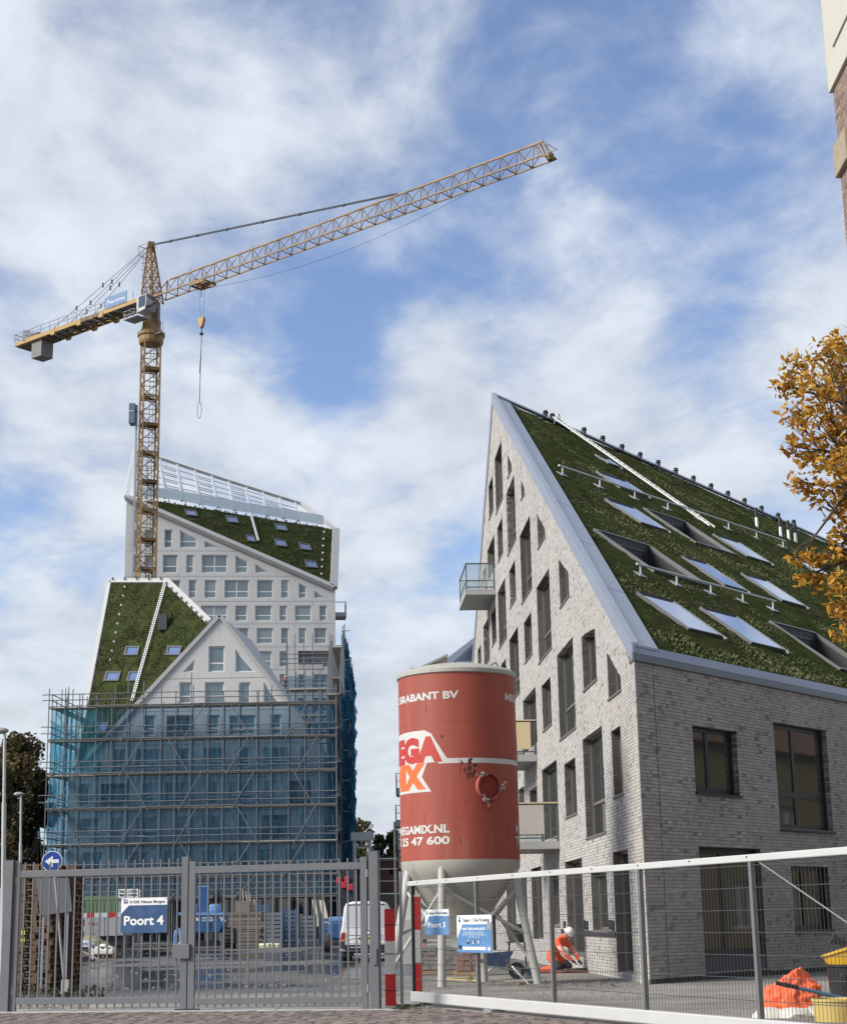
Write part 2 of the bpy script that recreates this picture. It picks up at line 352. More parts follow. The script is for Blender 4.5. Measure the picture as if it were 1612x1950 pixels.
# concrete strip under the gates and the brick-paved pavement in front of it
GA, GB = V((-7.55, 29.7, 0)), V((-.93, 28.25, 0))                         # line of the double gate
def gline(x, off=0.0): t = (x-GA.x)/(GB.x-GA.x); return GA.y+(GB.y-GA.y)*t+off
st = MB()
for x0, x1 in ((-9.5, -6.1), (-6.08, -2.6), (-2.58, -.4)):
    st.obox((x0, gline(x0, -.75), .002), (x1-x0, gline(x1)-gline(x0), 0), (0, 1.35, 0), (0, 0, .022))
tag(st.build('concrete_strip', CONC, at=(-4, 28.5, 0)), kind='structure')
PAVE = mat('paving brick', (1, 1, 1), .85, 0, .2, 5, .3, 60, attr=((0, (.11, .085, .075)), (.5, (.17, .135, .12)), (1, (.23, .19, .165))), col2=(.10, .095, .085), c2s=.7, c2lo=.52, c2hi=.68)
pv = MB().obox((-30, -12, .001), (70, 0, 0), (0, 0, .012), (0, 42, 0)); 
pave = MB()
for x0, x1 in ((-30, -.4),): pave.add([(x0, -12, .006), (x1, -12, .006), (x1, gline(x1, -.76), .006), (x0, gline(x0, -.76), .006)], [(0, 1, 2, 3)])
pave.add([(-.4, -12, .006), (30, -12, .006), (30, 14, .006), (5.6, 16.4, .006), (2.4, 23.6, .006), (-.1, 28.6, .006), (-.4, gline(-.4, -.76), .006)], [(0, 1, 2, 3, 4, 5, 6)])
po = tag(pave.build('pavement', mat('paving sand joint', (.13, .11, .095), .95, 0, .3, 3), at=(0, 20, 0)), kind='structure')
def slide_x(y): return -.1 + (28.6-y)*.42 if y < 28.6 else -.1
pvs = []
a45 = math.radians(45)
for i in range(-120, 120):                                               # herringbone laid at 45 degrees
    for j in range(-120, 120):
        for k in range(2):
            # basic herringbone cell (2:1 blocks)
            gx, gy = i*.105, j*.105
            if (i - j) % 4 == 0 and k == 0: cx_, cy_, rz = gx+.105, gy+.0525, 0.0
            elif (i - j) % 4 == 3 and k == 1: cx_, cy_, rz = gx+.0525, gy+.105, math.pi/2
            else: continue
            x = -1.5+cx_*math.cos(a45)-cy_*math.sin(a45); y = 25.6+cx_*math.sin(a45)+cy_*math.cos(a45)
            if not (-9.5 < x < 4.0 and 22.6 < y): continue
            if x < -.4 and y > gline(x, -.83): continue
            if x >= -.4 and (y > 28.2 or x > slide_x(y)-.25): continue
            pvs.append((x, y, rz+a45))
pvs.sort(key=lambda q: q[1])
near = [q for q in pvs if q[1] > 23.6][:300]; nset = set(near)
pm = MB()
for x, y, rz in pvs:
    if (x, y, rz) not in nset: pm.box((x, y, .022+random.uniform(-.004, .005)), (.202, .098, .04), rz=rz, a=random.random())
tag(pm.build('paver_field', PAVE, po, attr=True), kind='stuff')
pmesh = []
for k in range(5):
    mb = MB().box((0, 0, 0), (.202, .098, .04), a=k/4); o = mb.build('paver', PAVE, at=(0, 0, 0), attr=True, bevel=0); pmesh.append(o.data); bpy.data.objects.remove(o)
for x, y, rz in near:
    o = bpy.data.objects.new('paver', random.choice(pmesh)); COL.objects.link(o); o.parent = po
    o.location = V((x, y, .022+random.uniform(-.004, .005)))-po.location; o.rotation_euler = (random.uniform(-.02, .02), random.uniform(-.02, .02), rz)
# ------------------------------------------------------------------ the grey brick house
HC = G(1237, 1875); HC.z = 0
def hdir(px): d = ray(px, 1757-.019*(px-806)); d.z = 0; return d.normalized()
D1, D2 = hdir(638), hdir(3476)
N1 = V((-D1.y, D1.x, 0)); N2 = V((D2.y, -D2.x, 0))
BRICKCOLS = ((0, (.175, .16, .148)), (.12, (.28, .262, .247)), (.45, (.36, .34, .322)), (.75, (.415, .395, .366)), (1, (.465, .44, .405)))
BRICK = mat('grey facing brick', (1, 1, 1), .85, 0, .13, .55, .25, 60, attr=BRICKCOLS)
MORTAR = mat('dark mortar', (.11, .105, .10), .95, 0, .15, 5)
BRONZE = mat('bronze window frame', (.022, .02, .018), .4, .3, .1); TAUPE = mat('taupe window frame', (.15, .14, .125), .4, .2, .1)
GLASSD = glass_mat('dark glass', (.022, .026, .026), .03)
GLASSG = glass_mat('dark olive glass', (.05, .052, .042), .04)  # dark base with an olive cast for the front panes
SILLM = mat('sill stone', (.12, .112, .105), .6, 0, .1)
house = thing('brick_house', 'large grey brick house with steep planted roof and many deep windows', 'house', HC)
gw = Wall(HC, D1, N1); fw_ = Wall(HC, D2, N2)
EAVE_Z = 7.21
apex = gw.px(938, 757); SL = gw.px(903, 1230)
gable = [(0, 0), (48.5, 0), (48.5, SL[1]-(48.5-SL[0])*.69), apex, (0, EAVE_Z)]
C1 = lambda x, y: gw.px(860+x/3.4816, 740+y/3.4816)
C4 = lambda x, y: gw.px(960+x/3.9, 1150+y/3.9)
C3 = lambda x, y: gw.px(740+x/3.224, 1600+y/3.224)
def br(c, tr, bl): (a, z1), (b, z0) = c(*tr), c(*bl); return rect(a, b, z0, z1)       # near jamb a, far jamb b
gwin = []          # (polygon, kind)
for tr, bl in (((327, 340), (293, 832)), ((270, 575), (248, 868)), ((412, 565), (372, 1105)), ((333, 848), (307, 1150)), ((516, 840), (464, 1428)), ((418, 1138), (387, 1455)),
               ((643, 1185), (577, 1822)), ((352, 1250), (314, 1725)), ((525, 1482), (485, 1820)), ((290, 1445), (267, 1710)), ((192, 1690), (173, 1850))):
    gwin.append((br(C1, tr, bl), 'w'))
gwin += [(br(C1, (280, 968), (240, 1290)), 'door'), (br(C1, (228, 1170), (205, 1290)), 'w'), (br(C1, (245, 1505), (215, 1850)), 'w'), (br(C1, (437, 1578), (392, 2080)), 'w'), (br(C1, (357, 1785), (330, 1990)), 'w')]
for tr, bl in (((340, 540), (287, 947)), ((505, 235), (412, 1010)), ((722, 900), (608, 1740)), ((860, 905), (812, 1437)), ((525, 1142), (457, 1587)), ((240, 1345), (190, 1530)), ((145, 1350), (108, 1560))):
    gwin.append((br(C4, tr, bl), 'w'))
gwin += [(br(C4, (230, 605), (150, 1120)), 'door'), (br(C4, (387, 1160), (295, 1760)), 'door')]
for tr, bl, k in (((1183, 105), (1102, 700), 'door'), ((1335, 180), (1252, 552), 'w'), ((1465, 50), (1408, 880), 'door'), ((1040, 205), (995, 522), 'w'), ((935, 160), (886, 610), 'door'), ((845, 205), (815, 480), 'w'), ((772, 180), (730, 600), 'door')):
    gwin.append((br(C3, tr, bl), k))
gwin = [([(a, max(z, .12)) for a, z in p], k) for p, k in gwin]
def slant(c, tl, tr, brr, bl):
    a, b = c(*tr)[0], c(*tl)[0]; z0 = (c(*brr)[1]+c(*bl)[1])/2
    return [(a, z0), (b, z0), (b, c(*tl)[1]), (a, c(*tr)[1])]
gwin += [(slant(C1, (367, 430), (395, 500), (394, 535), (370, 598)), 's'), (slant(C1, (456, 605), (480, 660), (478, 690), (458, 745)), 's'), (slant(C1, (562, 825), (617, 930), (615, 975), (567, 1072)), 's'),
         (slant(C1, (705, 1130), (772, 1218), (773, 1370), (705, 1472)), 's'), (slant(C4, (570, 240), (670, 178), (682, 560), (580, 650)), 'w'), (slant(C4, (757, 352), (862, 540), (860, 640), (770, 708)), 's')]
holes1 = [p for p, k in gwin]
FLEN = 34.0
fpoly = [(0, 0), (FLEN, 0), (FLEN, EAVE_Z+.25), (0, EAVE_Z+.02)]
def fr(tl, trx, bl): (a, z1), (b, _), (c, z0) = fw_.px(*tl), fw_.px(*trx), fw_.px(*bl); return rect(a, b, z0, z1)
fwin = [(fr((1317, 1379), (1401, 1390), (1325, 1508)), 'a'), (fr((1471, 1374), (1572, 1390), (1483, 1578)), 'b'), (fr((1330, 1613), (1447, 1619), (1342, 1866)), 'd'), (fr((1505, 1647), (1576, 1649), (1512, 1772)), 'a')]
p0 = fwin[2][0]; fwin[2] = (rect(p0[0][0], p0[1][0], .14, p0[2][1]), 'd')
for k in range(3):
    fwin += [(rect(12.2+k*6.4, 14.3+k*6.4, 4.2, 5.77), 'a'), (rect(16+k*6.4, 17.6+k*6.4, 3.48, 6.15), 'b'), (rect(12.4+k*6.4, 14.4+k*6.4, 1.02, 2.6), 'a')]
holes2 = [p for p, k in fwin]
# mortar core with the openings cut out
mb = MB()
gw.face(mb, gable, holes1, -.012); fw_.face(mb, fpoly, holes2, -.012)
for h in holes1: gw.reveal(mb, h, -.014, -.34)
for h in holes2: fw_.reveal(mb, h, -.014, -.3)
back = [HC+D1*48.5+D2*16, HC+D2*FLEN+D1*8]
for a, b, h1, h2 in ((HC+D1*48.5, back[0], gable[2][1], 9.0), (back[0], HC+D2*(FLEN+10)+D1*8, 9, 8.0), (HC+D2*(FLEN+10)+D1*8, HC+D2*FLEN, 8, EAVE_Z)):
    mb.add([a, b, b+Z*h2, a+Z*h1], [(0, 1, 2, 3)])
mb.build('wall', MORTAR, house)
# bricks: courses clipped to the gable slopes and the openings
CRS = .0775
def courses(w, outline, holes, sign, coarse_from, zmax):
    z = .10 if w is fw_ else .0; row = 0; out = []
    while z < zmax:
        a, b = free(outline, holes, z+.002), free(outline, holes, z+CRS-.010)
        if len(a) != len(b): a = b = [x for x in free(outline, holes, z+CRS*.5)]
        for p, q in zip(a, b):
            lo = max(p[0], q[0]) if abs(p[0]-q[0]) > .4 else min(p[0], q[0])
            s = p[0]; s2 = q[0]; end = p[1]; end2 = q[1]; first = True
            while s < end-.02 and s2 < end2-.01:
                L = .215 if random.random() > .24 else .105
                if s > coarse_from: L = .43
                if first: L = random.choice((.105, .16, .215)); first = False
                e = s+L
                if e > min(end, end2)-.07:
                    out.append((s, end, s2, end2, z, z+CRS-.0095)); break
                out.append((s, e-.005, s2 if s2 != s else s, e-.005, z, z+CRS-.0095)); s = e; s2 = e
        z += CRS; row += 1
    return out
def brick_mesh(w, bl, name, parent, depth):
    n = len(bl); B = np.array(bl); dp = RNG.uniform(-.002, .002, n)
    o, u, nn = np.array(w.o), np.array(w.u), np.array(w.n)
    def pt(s, z, d): return o+s[:, None]*u+z[:, None]*np.array([0, 0, 1.])+d[:, None]*nn
    dd = np.where(B[:, 0] < .3, -.014, -depth)
    P = np.stack([pt(B[:, 0], B[:, 4], dp), pt(B[:, 1], B[:, 4], dp), pt(B[:, 3], B[:, 5], dp), pt(B[:, 2], B[:, 5], dp), pt(B[:, 0], B[:, 4], dd), pt(B[:, 1], B[:, 4], dd), pt(B[:, 3], B[:, 5], dd), pt(B[:, 2], B[:, 5], dd)], 1).reshape(-1, 3)
    fs = np.array([[0, 1, 2, 3], [1, 0, 4, 5], [2, 1, 5, 6], [3, 2, 6, 7], [0, 3, 7, 4]])
    if w.u.cross(Z).dot(w.n) < 0: fs = fs[:, ::-1]
    Fc = (np.arange(n)[:, None, None]*8+fs[None]).reshape(-1, 4)
    rv = np.repeat(np.clip(RNG.normal(.6, .17, n), 0, 1)*np.where(RNG.random(n) < .05, .12, 1), 5)
    return build_raw(name, P, Fc.tolist(), BRICK, parent, attr=rv.tolist())
gb = courses(gw, gable, holes1, 1, 22, 23)
tag(brick_mesh(gw, gb, 'brickwork', house, .19), kind='stuff')
fb = courses(fw_, fpoly, holes2, 1, 12, EAVE_Z+.2)
full = sorted([b for b in fb if b[0] < 3.0 and abs(b[1]-b[0]-.21) < .001 and b[0] > .2], key=lambda b: b[0]*1.0+abs(b[4]-2.2)*.35)[:300]; fs_ = set(full)
tag(brick_mesh(fw_, [b for b in fb if b not in fs_], 'brickwork', house, .19), kind='stuff')
bms = []
for k in range(8):
    t = MB(); u, n = D2, N2; L = .21; h = CRS-.0095
    q = [V((0, 0, 0)), u*L, u*L+Z*h, Z*h]; t.add(q+[x-n*.1 for x in q], [(0, 1, 2, 3), (1, 0, 4, 5), (2, 1, 5, 6), (3, 2, 6, 7), (0, 3, 7, 4)], 0, (.08, .35, .45, .55, .62, .7, .8, .95)[k])
    o = t.build('brick', BRICK, at=(0, 0, 0), attr=True); bms.append(o.data); bpy.data.objects.remove(o)
for b in full:
    o = bpy.data.objects.new('brick', bms[random.choice((0, 1, 1, 2, 2, 3, 3, 4, 4, 5, 5, 6, 7))]); COL.objects.link(o); o.parent = house
    o.location = fw_.at(b[0], b[4], random.uniform(-.001, .002))-HC
# movement joint down the front face
MB().obox(fw_.at(.78, .1, -.01), D2*.018, N2*.014, Z*7.1).build('movement_joint', BLACK, house)
for p, k in gwin:
    s0, s1 = p[0][0], p[1][0]; w_, h_ = s1-s0, max(q[1] for q in p)-p[0][1]
    pp = [(max(min(a, s1-.02), s0+.02), z) for a, z in p]
    tall = h_ > 2.0
    window(house, gw, p, .21, TAUPE, GLASSD, cols=(), trans=(.33,) if (tall and k == 'w') else (), fw=.07, sill=SILLM if k != 'door' else None, sill_out=.035)
for p, k in fwin:
    window(house, fw_, p, .15, BRONZE, GLASSG, cols=(.42,), trans=(.33,) if k == 'b' else (.16,) if k == 'd' else (), fw=.13, sill=BRONZE, sill_out=.06)
# ---- roof
EC = gw.at(0, EAVE_Z); AP = gw.at(*apex)
RN = D2.cross(AP-EC).normalized(); RN = RN if RN.z > 0 else -RN
RT = RN.cross(D2).normalized(); RT = RT if RT.z > 0 else -RT                     # fall line, pointing up the slope
def rp(px, py): p = PL(px, py, EC, RN)-EC; return (p.dot(D2), p.dot(RT))
def rc(u, t, h=0.0): return EC+D2*u+RT*t+RN*h
c2 = lambda x, y: rp(1000+x/2.634, 760+y/2.634)
aU = ((AP-EC).dot(D2), (AP-EC).dot(RT)); rU = rp(1545, 1022); k_ = 1.5
rF = (aU[0]+(rU[0]-aU[0])*k_, aU[1]+(rU[1]-aU[1])*k_)
vi0, vi1 = (.98, 0.0), (aU[0]*.985+.98, aU[1]*.985)                                           # inner edge of the verge trim
roofpoly = [(0, 0), (FLEN+6, 0), rF, aU]
VERGE = [(0, 0), (vi0[0], 0), vi1, aU]
sky_px = [((345, 375), (465, 410), (585, 495)), ((390, 515), (515, 552), (655, 662)), ((930, 690), (1040, 722), (1185, 828)), ((775, 805), (905, 850), (1070, 972)), ((1070, 888), (1200, 930), (1358, 1048)),
          ((545, 988), (715, 1030), (900, 1195)), ((862, 1062), (1040, 1110), (1215, 1264)), ((1345, 815), (1440, 850), (1532, 906)), ((340, 290), (400, 312), (470, 356))]
ter_px = [((330, 668), (600, 745), (850, 938)), ((580, 560), (808, 640), (1030, 792)), ((1210, 1130), (1450, 1195), (1690, 1400))]
def rr(t3): (u0, t1), (u1, _), (ub, t0) = [c2(*q) for q in t3]; return (u0, u1, t0, t1)
skyl = [rr(q) for q in sky_px]; terr = [rr(q) for q in ter_px]
ZZ = lambda q: [(q[0], q[2]), (q[1], q[2]), (q[1], q[3]), (q[0], q[3])]
def inside(poly, u, t):
    r = False; n = len(poly)
    for i in range(n):
        (x0, y0), (x1, y1) = poly[i], poly[(i+1) % n]
        if (y0 > t) != (y1 > t) and u < (x1-x0)*(t-y0)/(y1-y0)+x0: r = not r
    return r
GREEN = mat('roof sedum bed', (.036, .046, .017), 1.0, 0, .45, 1.4, .6, 9, col2=(.06, .05, .025), c2s=.9, c2lo=.5, c2hi=.66, spec=0.0)
LEAFG = mat('roof sedum leaf', (1, 1, 1), .8, 0, .15, 1, attr=((0, (.028, .040, .013)), (.45, (.062, .084, .024)), (.75, (.10, .118, .036)), (.9, (.10, .080, .034)), (1, (.17, .16, .08))))
from mathutils import noise as mnoise
def nz(x, y, s): return mnoise.noise(V((x*s, y*s, 3.7)))
grn = [(vi0[0]+.02, .28), (FLEN+6, .28), (rF[0], rF[1]-.25), (vi1[0], vi1[1]-.1)]
holesR = [ZZ(q) for q in terr]
mb = MB(); step = .3
for a0, a1, b0, b1, z0, z1 in strips(grn, holesR, [i*step+.28 for i in range(1, 130)]):
    n = max(1, int((max(a1, b1)-min(a0, b0))/.45))
    for i in range(n):
        qs = [(a0+(a1-a0)*i/n, z0), (a0+(a1-a0)*(i+1)/n, z0), (b0+(b1-b0)*(i+1)/n, z1), (b0+(b1-b0)*i/n, z1)]
        mb.add([rc(u, t, .07+.06*nz(u, t, .9)+.04*nz(u, t, 3.1)) for u, t in qs], [(0, 1, 2, 3)])
roof = mb.build('roof', GREEN, house, smooth=True)
mb = MB()                                   # dark sheet added to stop sky light showing through the bed's seams
for a0, a1, b0, b1, z0, z1 in strips(grn, holesR): mb.add([rc(a0, z0, -.01), rc(a1, z0, -.01), rc(b1, z1, -.01), rc(b0, z1, -.01)], [(0, 1, 2, 3)])
mb.build('roof_underlay', mat('dark roof underlay', (.03, .03, .026), 1.0, 0, .2, 2, spec=0.0), roof)
# sedum and grass tufts growing on it
def tufts(name, parent, poly, avoid, fn, nrm, up, dens, size, keep=None, patch=.15):
    us = [p[0] for p in poly]; ts = [p[1] for p in poly]; N_ = int((max(us)-min(us))*(max(ts)-min(ts))*dens); vs = []; fs = []; at = []
    for _ in range(N_):
        u, t = random.uniform(min(us), max(us)), random.uniform(min(ts), max(ts))
        if not inside(poly, u, t) or any(q[0]-.1 < u < q[1]+.1 and q[2]-.12 < t < q[3]+.1 for q in avoid): continue
        cl = nz(u, t, .55); c2_ = nz(u+9, t, 1.9)
        if keep and nz(u-5, t+11, .8)+.6*nz(u, t, 2.6) < -.52 and random.random() < .8: continue
        sc = size*(.6+.8*random.random())*(1.1+.9*cl+.5*c2_)*(1.0 if keep is None else keep(u, t))
        base = fn(u, t, .03); c3_ = nz(u+40, t-7, .22); col = min(1, max(0, .40+.40*c2_+.22*cl+patch*max(0, c3_)+random.uniform(-.25, .25)))
        for k in range(3):
            ang = random.uniform(0, 6.28); d = V((math.cos(ang), math.sin(ang), random.uniform(.1, 1.1))).normalized()
            d = (d+nrm*.9).normalized(); sd_ = d.cross(V((random.uniform(-1, 1), random.uniform(-1, 1), .3))).normalized()
            o = len(vs); L = sc*random.uniform(.7, 1.4); w_ = sc*random.uniform(.14, .32)
            vs += [base-sd_*w_*.3, base+d*L*.55+sd_*w_, base+d*L, base+d*L*.5-sd_*w_]; fs.append((o, o+1, o+2, o+3)); at.append(min(1, max(0, col+random.uniform(-.1, .1))))
    return tag(build_raw(name, vs, fs, LEAFG, parent, attr=at), kind='stuff')
near_eave = lambda u, t: 1.0+1.3*max(0, 1-t/2.0)
tufts('sedum', roof, grn, skyl+terr, rc, RN, RT, 170, .046, near_eave, .5)
# zinc verge, eaves and ridge trims
def slab(name, poly, h0, h1, m, parent=house): return MB().prism([rc(u, t, h0) for u, t in poly], RN*(h1-h0)).build(name, m, parent)
# verge in separate sheets with fine seams
for i in range(7):
    f0, f1 = i/7, (i+1)/7-.0012
    L_ = lambda f: (VERGE[0][0]+(aU[0]-VERGE[0][0])*f, VERGE[0][1]+(aU[1]-VERGE[0][1])*f); R_ = lambda f: (vi0[0]+(vi1[0]-vi0[0])*f, 0+(vi1[1]-0)*f)
    slab('verge_sheet', [L_(f0), R_(f0), R_(f1), L_(f1)], .06, .14, ZINC)
MB().prism([gw.at(0, EAVE_Z-.20, .05), gw.at(apex[0], apex[1]-.30, .05), gw.at(apex[0], apex[1]+.22, .05), gw.at(0, EAVE_Z+.22, .05)], -N1*.16).build('verge_fascia', ZINC, house)
MB().prism([gw.at(apex[0], apex[1]-.30, .04), gw.at(48.5, gable[2][1]-.3, .04), gw.at(48.5, gable[2][1]+.2, .04), gw.at(apex[0], apex[1]+.22, .04)], -N1*.16).build('verge_fascia', ZINC, house)
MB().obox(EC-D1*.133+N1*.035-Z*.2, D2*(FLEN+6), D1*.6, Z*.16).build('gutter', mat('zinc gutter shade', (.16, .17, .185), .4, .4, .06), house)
MB().obox(EC-D1*.148+N1*.045-Z*.035, D2*(FLEN+6), D1*.74, Z*.20).build('eaves_trim', ZINC, house)
rd = (V((rF[0], rF[1]))-V(aU)); 
MB().bar(rc(aU[0], aU[1]-.1, .14), rc(rF[0], rF[1]-.1, .14), .34, .12, RN).build('ridge_trim', ZINC, house)
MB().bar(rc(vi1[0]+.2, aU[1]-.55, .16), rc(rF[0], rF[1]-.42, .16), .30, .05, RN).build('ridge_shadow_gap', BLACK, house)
for i, x in enumerate((25, 63, 240, 345, 453, 555, 657, 757, 857, 957, 1053, 1148, 1245, 1340, 1430)):   # small caps on the ridge
    u = c2(x, 60+(x-20)*.4585)[0]; f = (u-aU[0])/(rU[0]-aU[0]); b = rc(u, aU[1]+(rU[1]-aU[1])*f-.1, .2)
    mb = MB().box(b+Z*.05, (.13, .13, .14), rz=.7); mb.lathe([(.13, .12), (.13, .15), (.05, .16), (.05, .2), (.10, .2), (.10, .23), (.0, .24)], b, 10); mb.build('ridge_vent', BLACK, house)
for x, y in ((1160, 650), (1280, 697), (1320, 712), (1355, 727)):
    u, t = c2(x, y); b = rc(u, t, .02); q = MB().tube(b, b+Z*.6, .07, 10).build('flue_pipe', WHITE, house, smooth=True); MB().tube(b+Z*.5, b+Z*.92, .085, 10).build('flue_cap', BLACK, q, smooth=True)
# skylights and sunken terraces
SKYGL = glass_mat('skylight glass', (.42, .50, .66), .03, refl=1.0); SKYGL.node_tree.nodes['Principled BSDF'].inputs['Metallic'].default_value = .85
GREYFR = mat('grey roof frame', (.10, .105, .11), .4, .3, .08); PALEFR = mat('pale flashing', (.33, .34, .33), .5, .2, .08)
for u0, u1, t0, t1 in skyl:
    mb = MB(); f = .06
    for a, b, c, d in ((u0, u1, t0, t0+f), (u0, u1, t1-f*2.2, t1), (u0, u0+f, t0+f, t1-f*2.2), (u1-f, u1, t0+f, t1-f*2.2)): mb.obox(rc(a, c, .05), D2*(b-a), RT*(d-c), RN*.10)
    o = mb.build('skylight', GREYFR, house)
    MB().obox(rc(u0+f, t0+f, .085), D2*(u1-u0-2*f), RT*(t1-t0-3.2*f), RN*.06).build('pane', SKYGL, o)
    MB().obox(rc(u0, t1-f*1.4, .155), D2*(u1-u0), RT*.02, RN*.03).build('hinge_rail', BLACK, o)
    MB().obox(rc(u1+.005, t0-.12, .06), D2*.12, RT*(t1-t0+.1), RN*.09).build('flashing', PALEFR, o)
for u0, u1, t0, t1 in terr:
    mb = MB(); f = .08
    for a, b, c, d in ((u0, u1, t0-.0, t0+f), (u0, u1, t1-f, t1), (u0, u0+f, t0+f, t1-f), (u1-f, u1, t0+f, t1-f)): mb.obox(rc(a, c, .02), D2*(b-a), RT*(d-c), RN*.13)
    o = mb.build('roof_terrace', GREYFR, house)
    # recess: level floor at the lower edge, upright sides and a back wall
    A, B = rc(u0+f*.8, t0+f*.8, .12), rc(u1-f*.8, t0+f*.8, .12); Cc, Dd = rc(u1-f*.8, t1-f*.8, .12), rc(u0+f*.8, t1-f*.8, .12); fz = A.z-.25
    ib = V((-N2.x, -N2.y, 0))*((Cc-B).dot(-N2)); A2, B2 = V((A.x, A.y, fz)), V((B.x, B.y, fz)); C2_, D2_ = B2+ib, A2+ib
    w2 = MB().add([A2, B2, C2_, D2_], [(0, 1, 2, 3)]); w2.add([B2, B, Cc, C2_], [(0, 1, 2, 3)]); w2.add([A2, A, Dd, D2_], [(0, 1, 2, 3)]); w2.add([C2_, Cc, Dd, D2_], [(0, 1, 2, 3)]); w2.add([A2, B2, B, A], [(0, 1, 2, 3)])
    w2.build('recess', mat('dark terrace cladding', (.016, .017, .019), .6, 0, .1), o)
    tw = Wall(D2_-Z*0+ (-ib).normalized()*.02, D2, N2); ww = (C2_-D2_).length
    window(o, tw, rect(.3, ww-.3, .1, min(2.2, (Dd.z-fz)-.2)), .0, BRONZE, GLASSD, cols=(.5,), fw=.07, name='terrace_door')
# roof ladder, safety rails and brackets
l0, l1 = c2(130, 122), c2(918, 672); mb = MB()
for o_ in (-.2, .2): mb.bar(rc(l0[0]+o_, l0[1], .3), rc(l1[0]+o_, l1[1], .3), .045, .06, RN)
n = int((l0[1]-l1[1])/.3)
ld = mb.build('roof_ladder', ALU, house); mb = MB()
for i in range(n): t = i/n; u, q = l0[0]+(l1[0]-l0[0])*t, l0[1]+(l1[1]-l0[1])*t; mb.bar(rc(u-.2, q, .3), rc(u+.2, q, .3), .03)
mb.build('rungs', ALU, ld)
mb = MB(); 
for sx_ in (-.3, .3): mb.bar(rc(l0[0]+sx_, l0[1]-.35, .0), rc(l0[0], l0[1]-.1, .55), .05)
mb.build('ladder_hook', WHITE, ld)
for (xa, ya), (xb, yb), nb in (((145, 372), (1285, 745), 8), ((530, 875), (1230, 1058), 5)):
    a, b = c2(xa, ya), c2(xb, yb); r_ = MB().tube(rc(a[0], a[1], .32), rc(b[0], b[1], .32), .035, 6).build('safety_rail', ALU, house)
    for i in range(nb):
        t = (i+.1)/(nb-.8); u, q = a[0]+(b[0]-a[0])*t, a[1]+(b[1]-a[1])*t
        k = MB().obox(rc(u-.2, q-.3, .08), D2*.4, RT*.3, RN*.02); k.bar(rc(u, q-.2, .05), rc(u, q, .32), .045); k.build('rail_bracket', GALV, house)
# ---- balconies on the gable
def balcony(s0, s1, z, dp, panels, hglass=1.05, board=None, rail_wood=True):
    o = MB().obox(gw.at(s0, z-.22, .01), D1*(s1-s0), N1*dp, Z*.22).build('balcony', mat('balcony concrete', (.33, .33, .32), .7, 0, .08), house)
    rl = MB(); k = dp-.05
    for a, b in (((s0, k), (s1, k)), ((s0+.04, .02), (s0+.04, k)), ((s1-.04, .02), (s1-.04, k))):
        for zz, th in ((1.1, .05), (.1, .04)) + (((.38, .03),) if panels == 'glass' else ()): rl.bar(gw.at(a[0], z+zz, a[1]), gw.at(b[0], z+zz, b[1]), th)
    for a, d in ((s0+.04, k), (s1-.04, k), (s0+.04, .05), (s1-.04, .05)): rl.bar(gw.at(a, z, d), gw.at(a, z+1.1, d), .05)
    rl.build('railing', GREYFR, o)
    gl = glass_mat('balcony glass', (.35, .45, .45), .05, see=.72)
    MB().obox(gw.at(s0+.08, z+.12, k-.01), D1*(s1-s0-.16), N1*.012, Z*.95).build('glass_panel', gl, o)
    for s_ in (s1-.045,): MB().obox(gw.at(s_, z+.12, .06), D1*.012, N1*(k-.12), Z*.95).build('glass_panel', gl, o)
    if board:
        bm, z0, z1, d0, d1 = board
        MB().obox(gw.at(s0-.03, z+z0, d0), D1*.03, N1*(d1-d0), Z*(z1-z0)).build('site_board', bm, o)
        MB().bar(gw.at(s0-.02, z+1.14, .0), gw.at(s0-.02, z+1.14, dp), .05, .04).build('timber_rail', PALE_WOOD, o)
    else: MB().obox(gw.at(s0+.03, z+.12, .06), D1*.012, N1*(k-.12), Z*.95).build('glass_panel', gl, o)
    return o
PLY = mat('plywood sheet', (.55, .44, .26), .7, 0, .12, 1.5, streak=True); BOARD = mat('grey board', (.42, .39, .35), .8, 0, .08, 2)
def bz(pxl): return gw.px(*pxl)
sA = bz((943, 1122)); balcony(sA[0], sA[0]+3.6, sA[1], 1.25, 'glass')
sB = bz((1022, 1437)); balcony(sB[0], sB[0]+3.6, sB[1], 1.25, 'glass', board=(PLY, .18, 1.08, .2, 1.25))
sC = bz((1065, 1602)); balcony(sC[0], sC[0]+3.8, sC[1], 1.5, 'glass', board=(BOARD, .22, 1.08, .45, 1.4))
# damp-proof membrane strips and stubs along the foot of the gable
dr = sorted([(q[0][0], q[1][0]) for q, k in gwin if k == 'door' and q[0][1] < 1.0]); e0 = dr[0][1]+.02; e1 = dr[1][0]-.02 if len(dr) > 1 else e0+3
for s0, s1, z in ((e0, e1, .95), (dr[1][1]+.02, dr[1][1]+1.3, .98)):
    MB().obox(gw.at(s0, z, .002), D1*(s1-s0), N1*.02, Z*.13).build('membrane_strip', BLACK, house)
for s, z in ((e0+.15, 1.1), (e0+.5, 1.12), (e1-.3, 1.12), (e1-.75, 1.1), (dr[1][1]+.3, 1.1)):
    MB().obox(gw.at(s, z, .001), D1*.22, N1*.05, Z*.24).build('membrane_tab', BLACK, house)
mb = MB()
for s0 in [x*.16 for x in range(2, 62)]: 
    if not 2.2 < s0 < 5.4: mb.obox(fw_.at(s0, .0, -.02), D2*.11, N2*.024, Z*.1)
tag(mb.build('weep_openings', BLACK, house), kind='stuff')
MB().obox(fw_.at(-.0, 0, -.25), D2*FLEN, N2*.22, Z*.1).build('plinth', CONC, house)
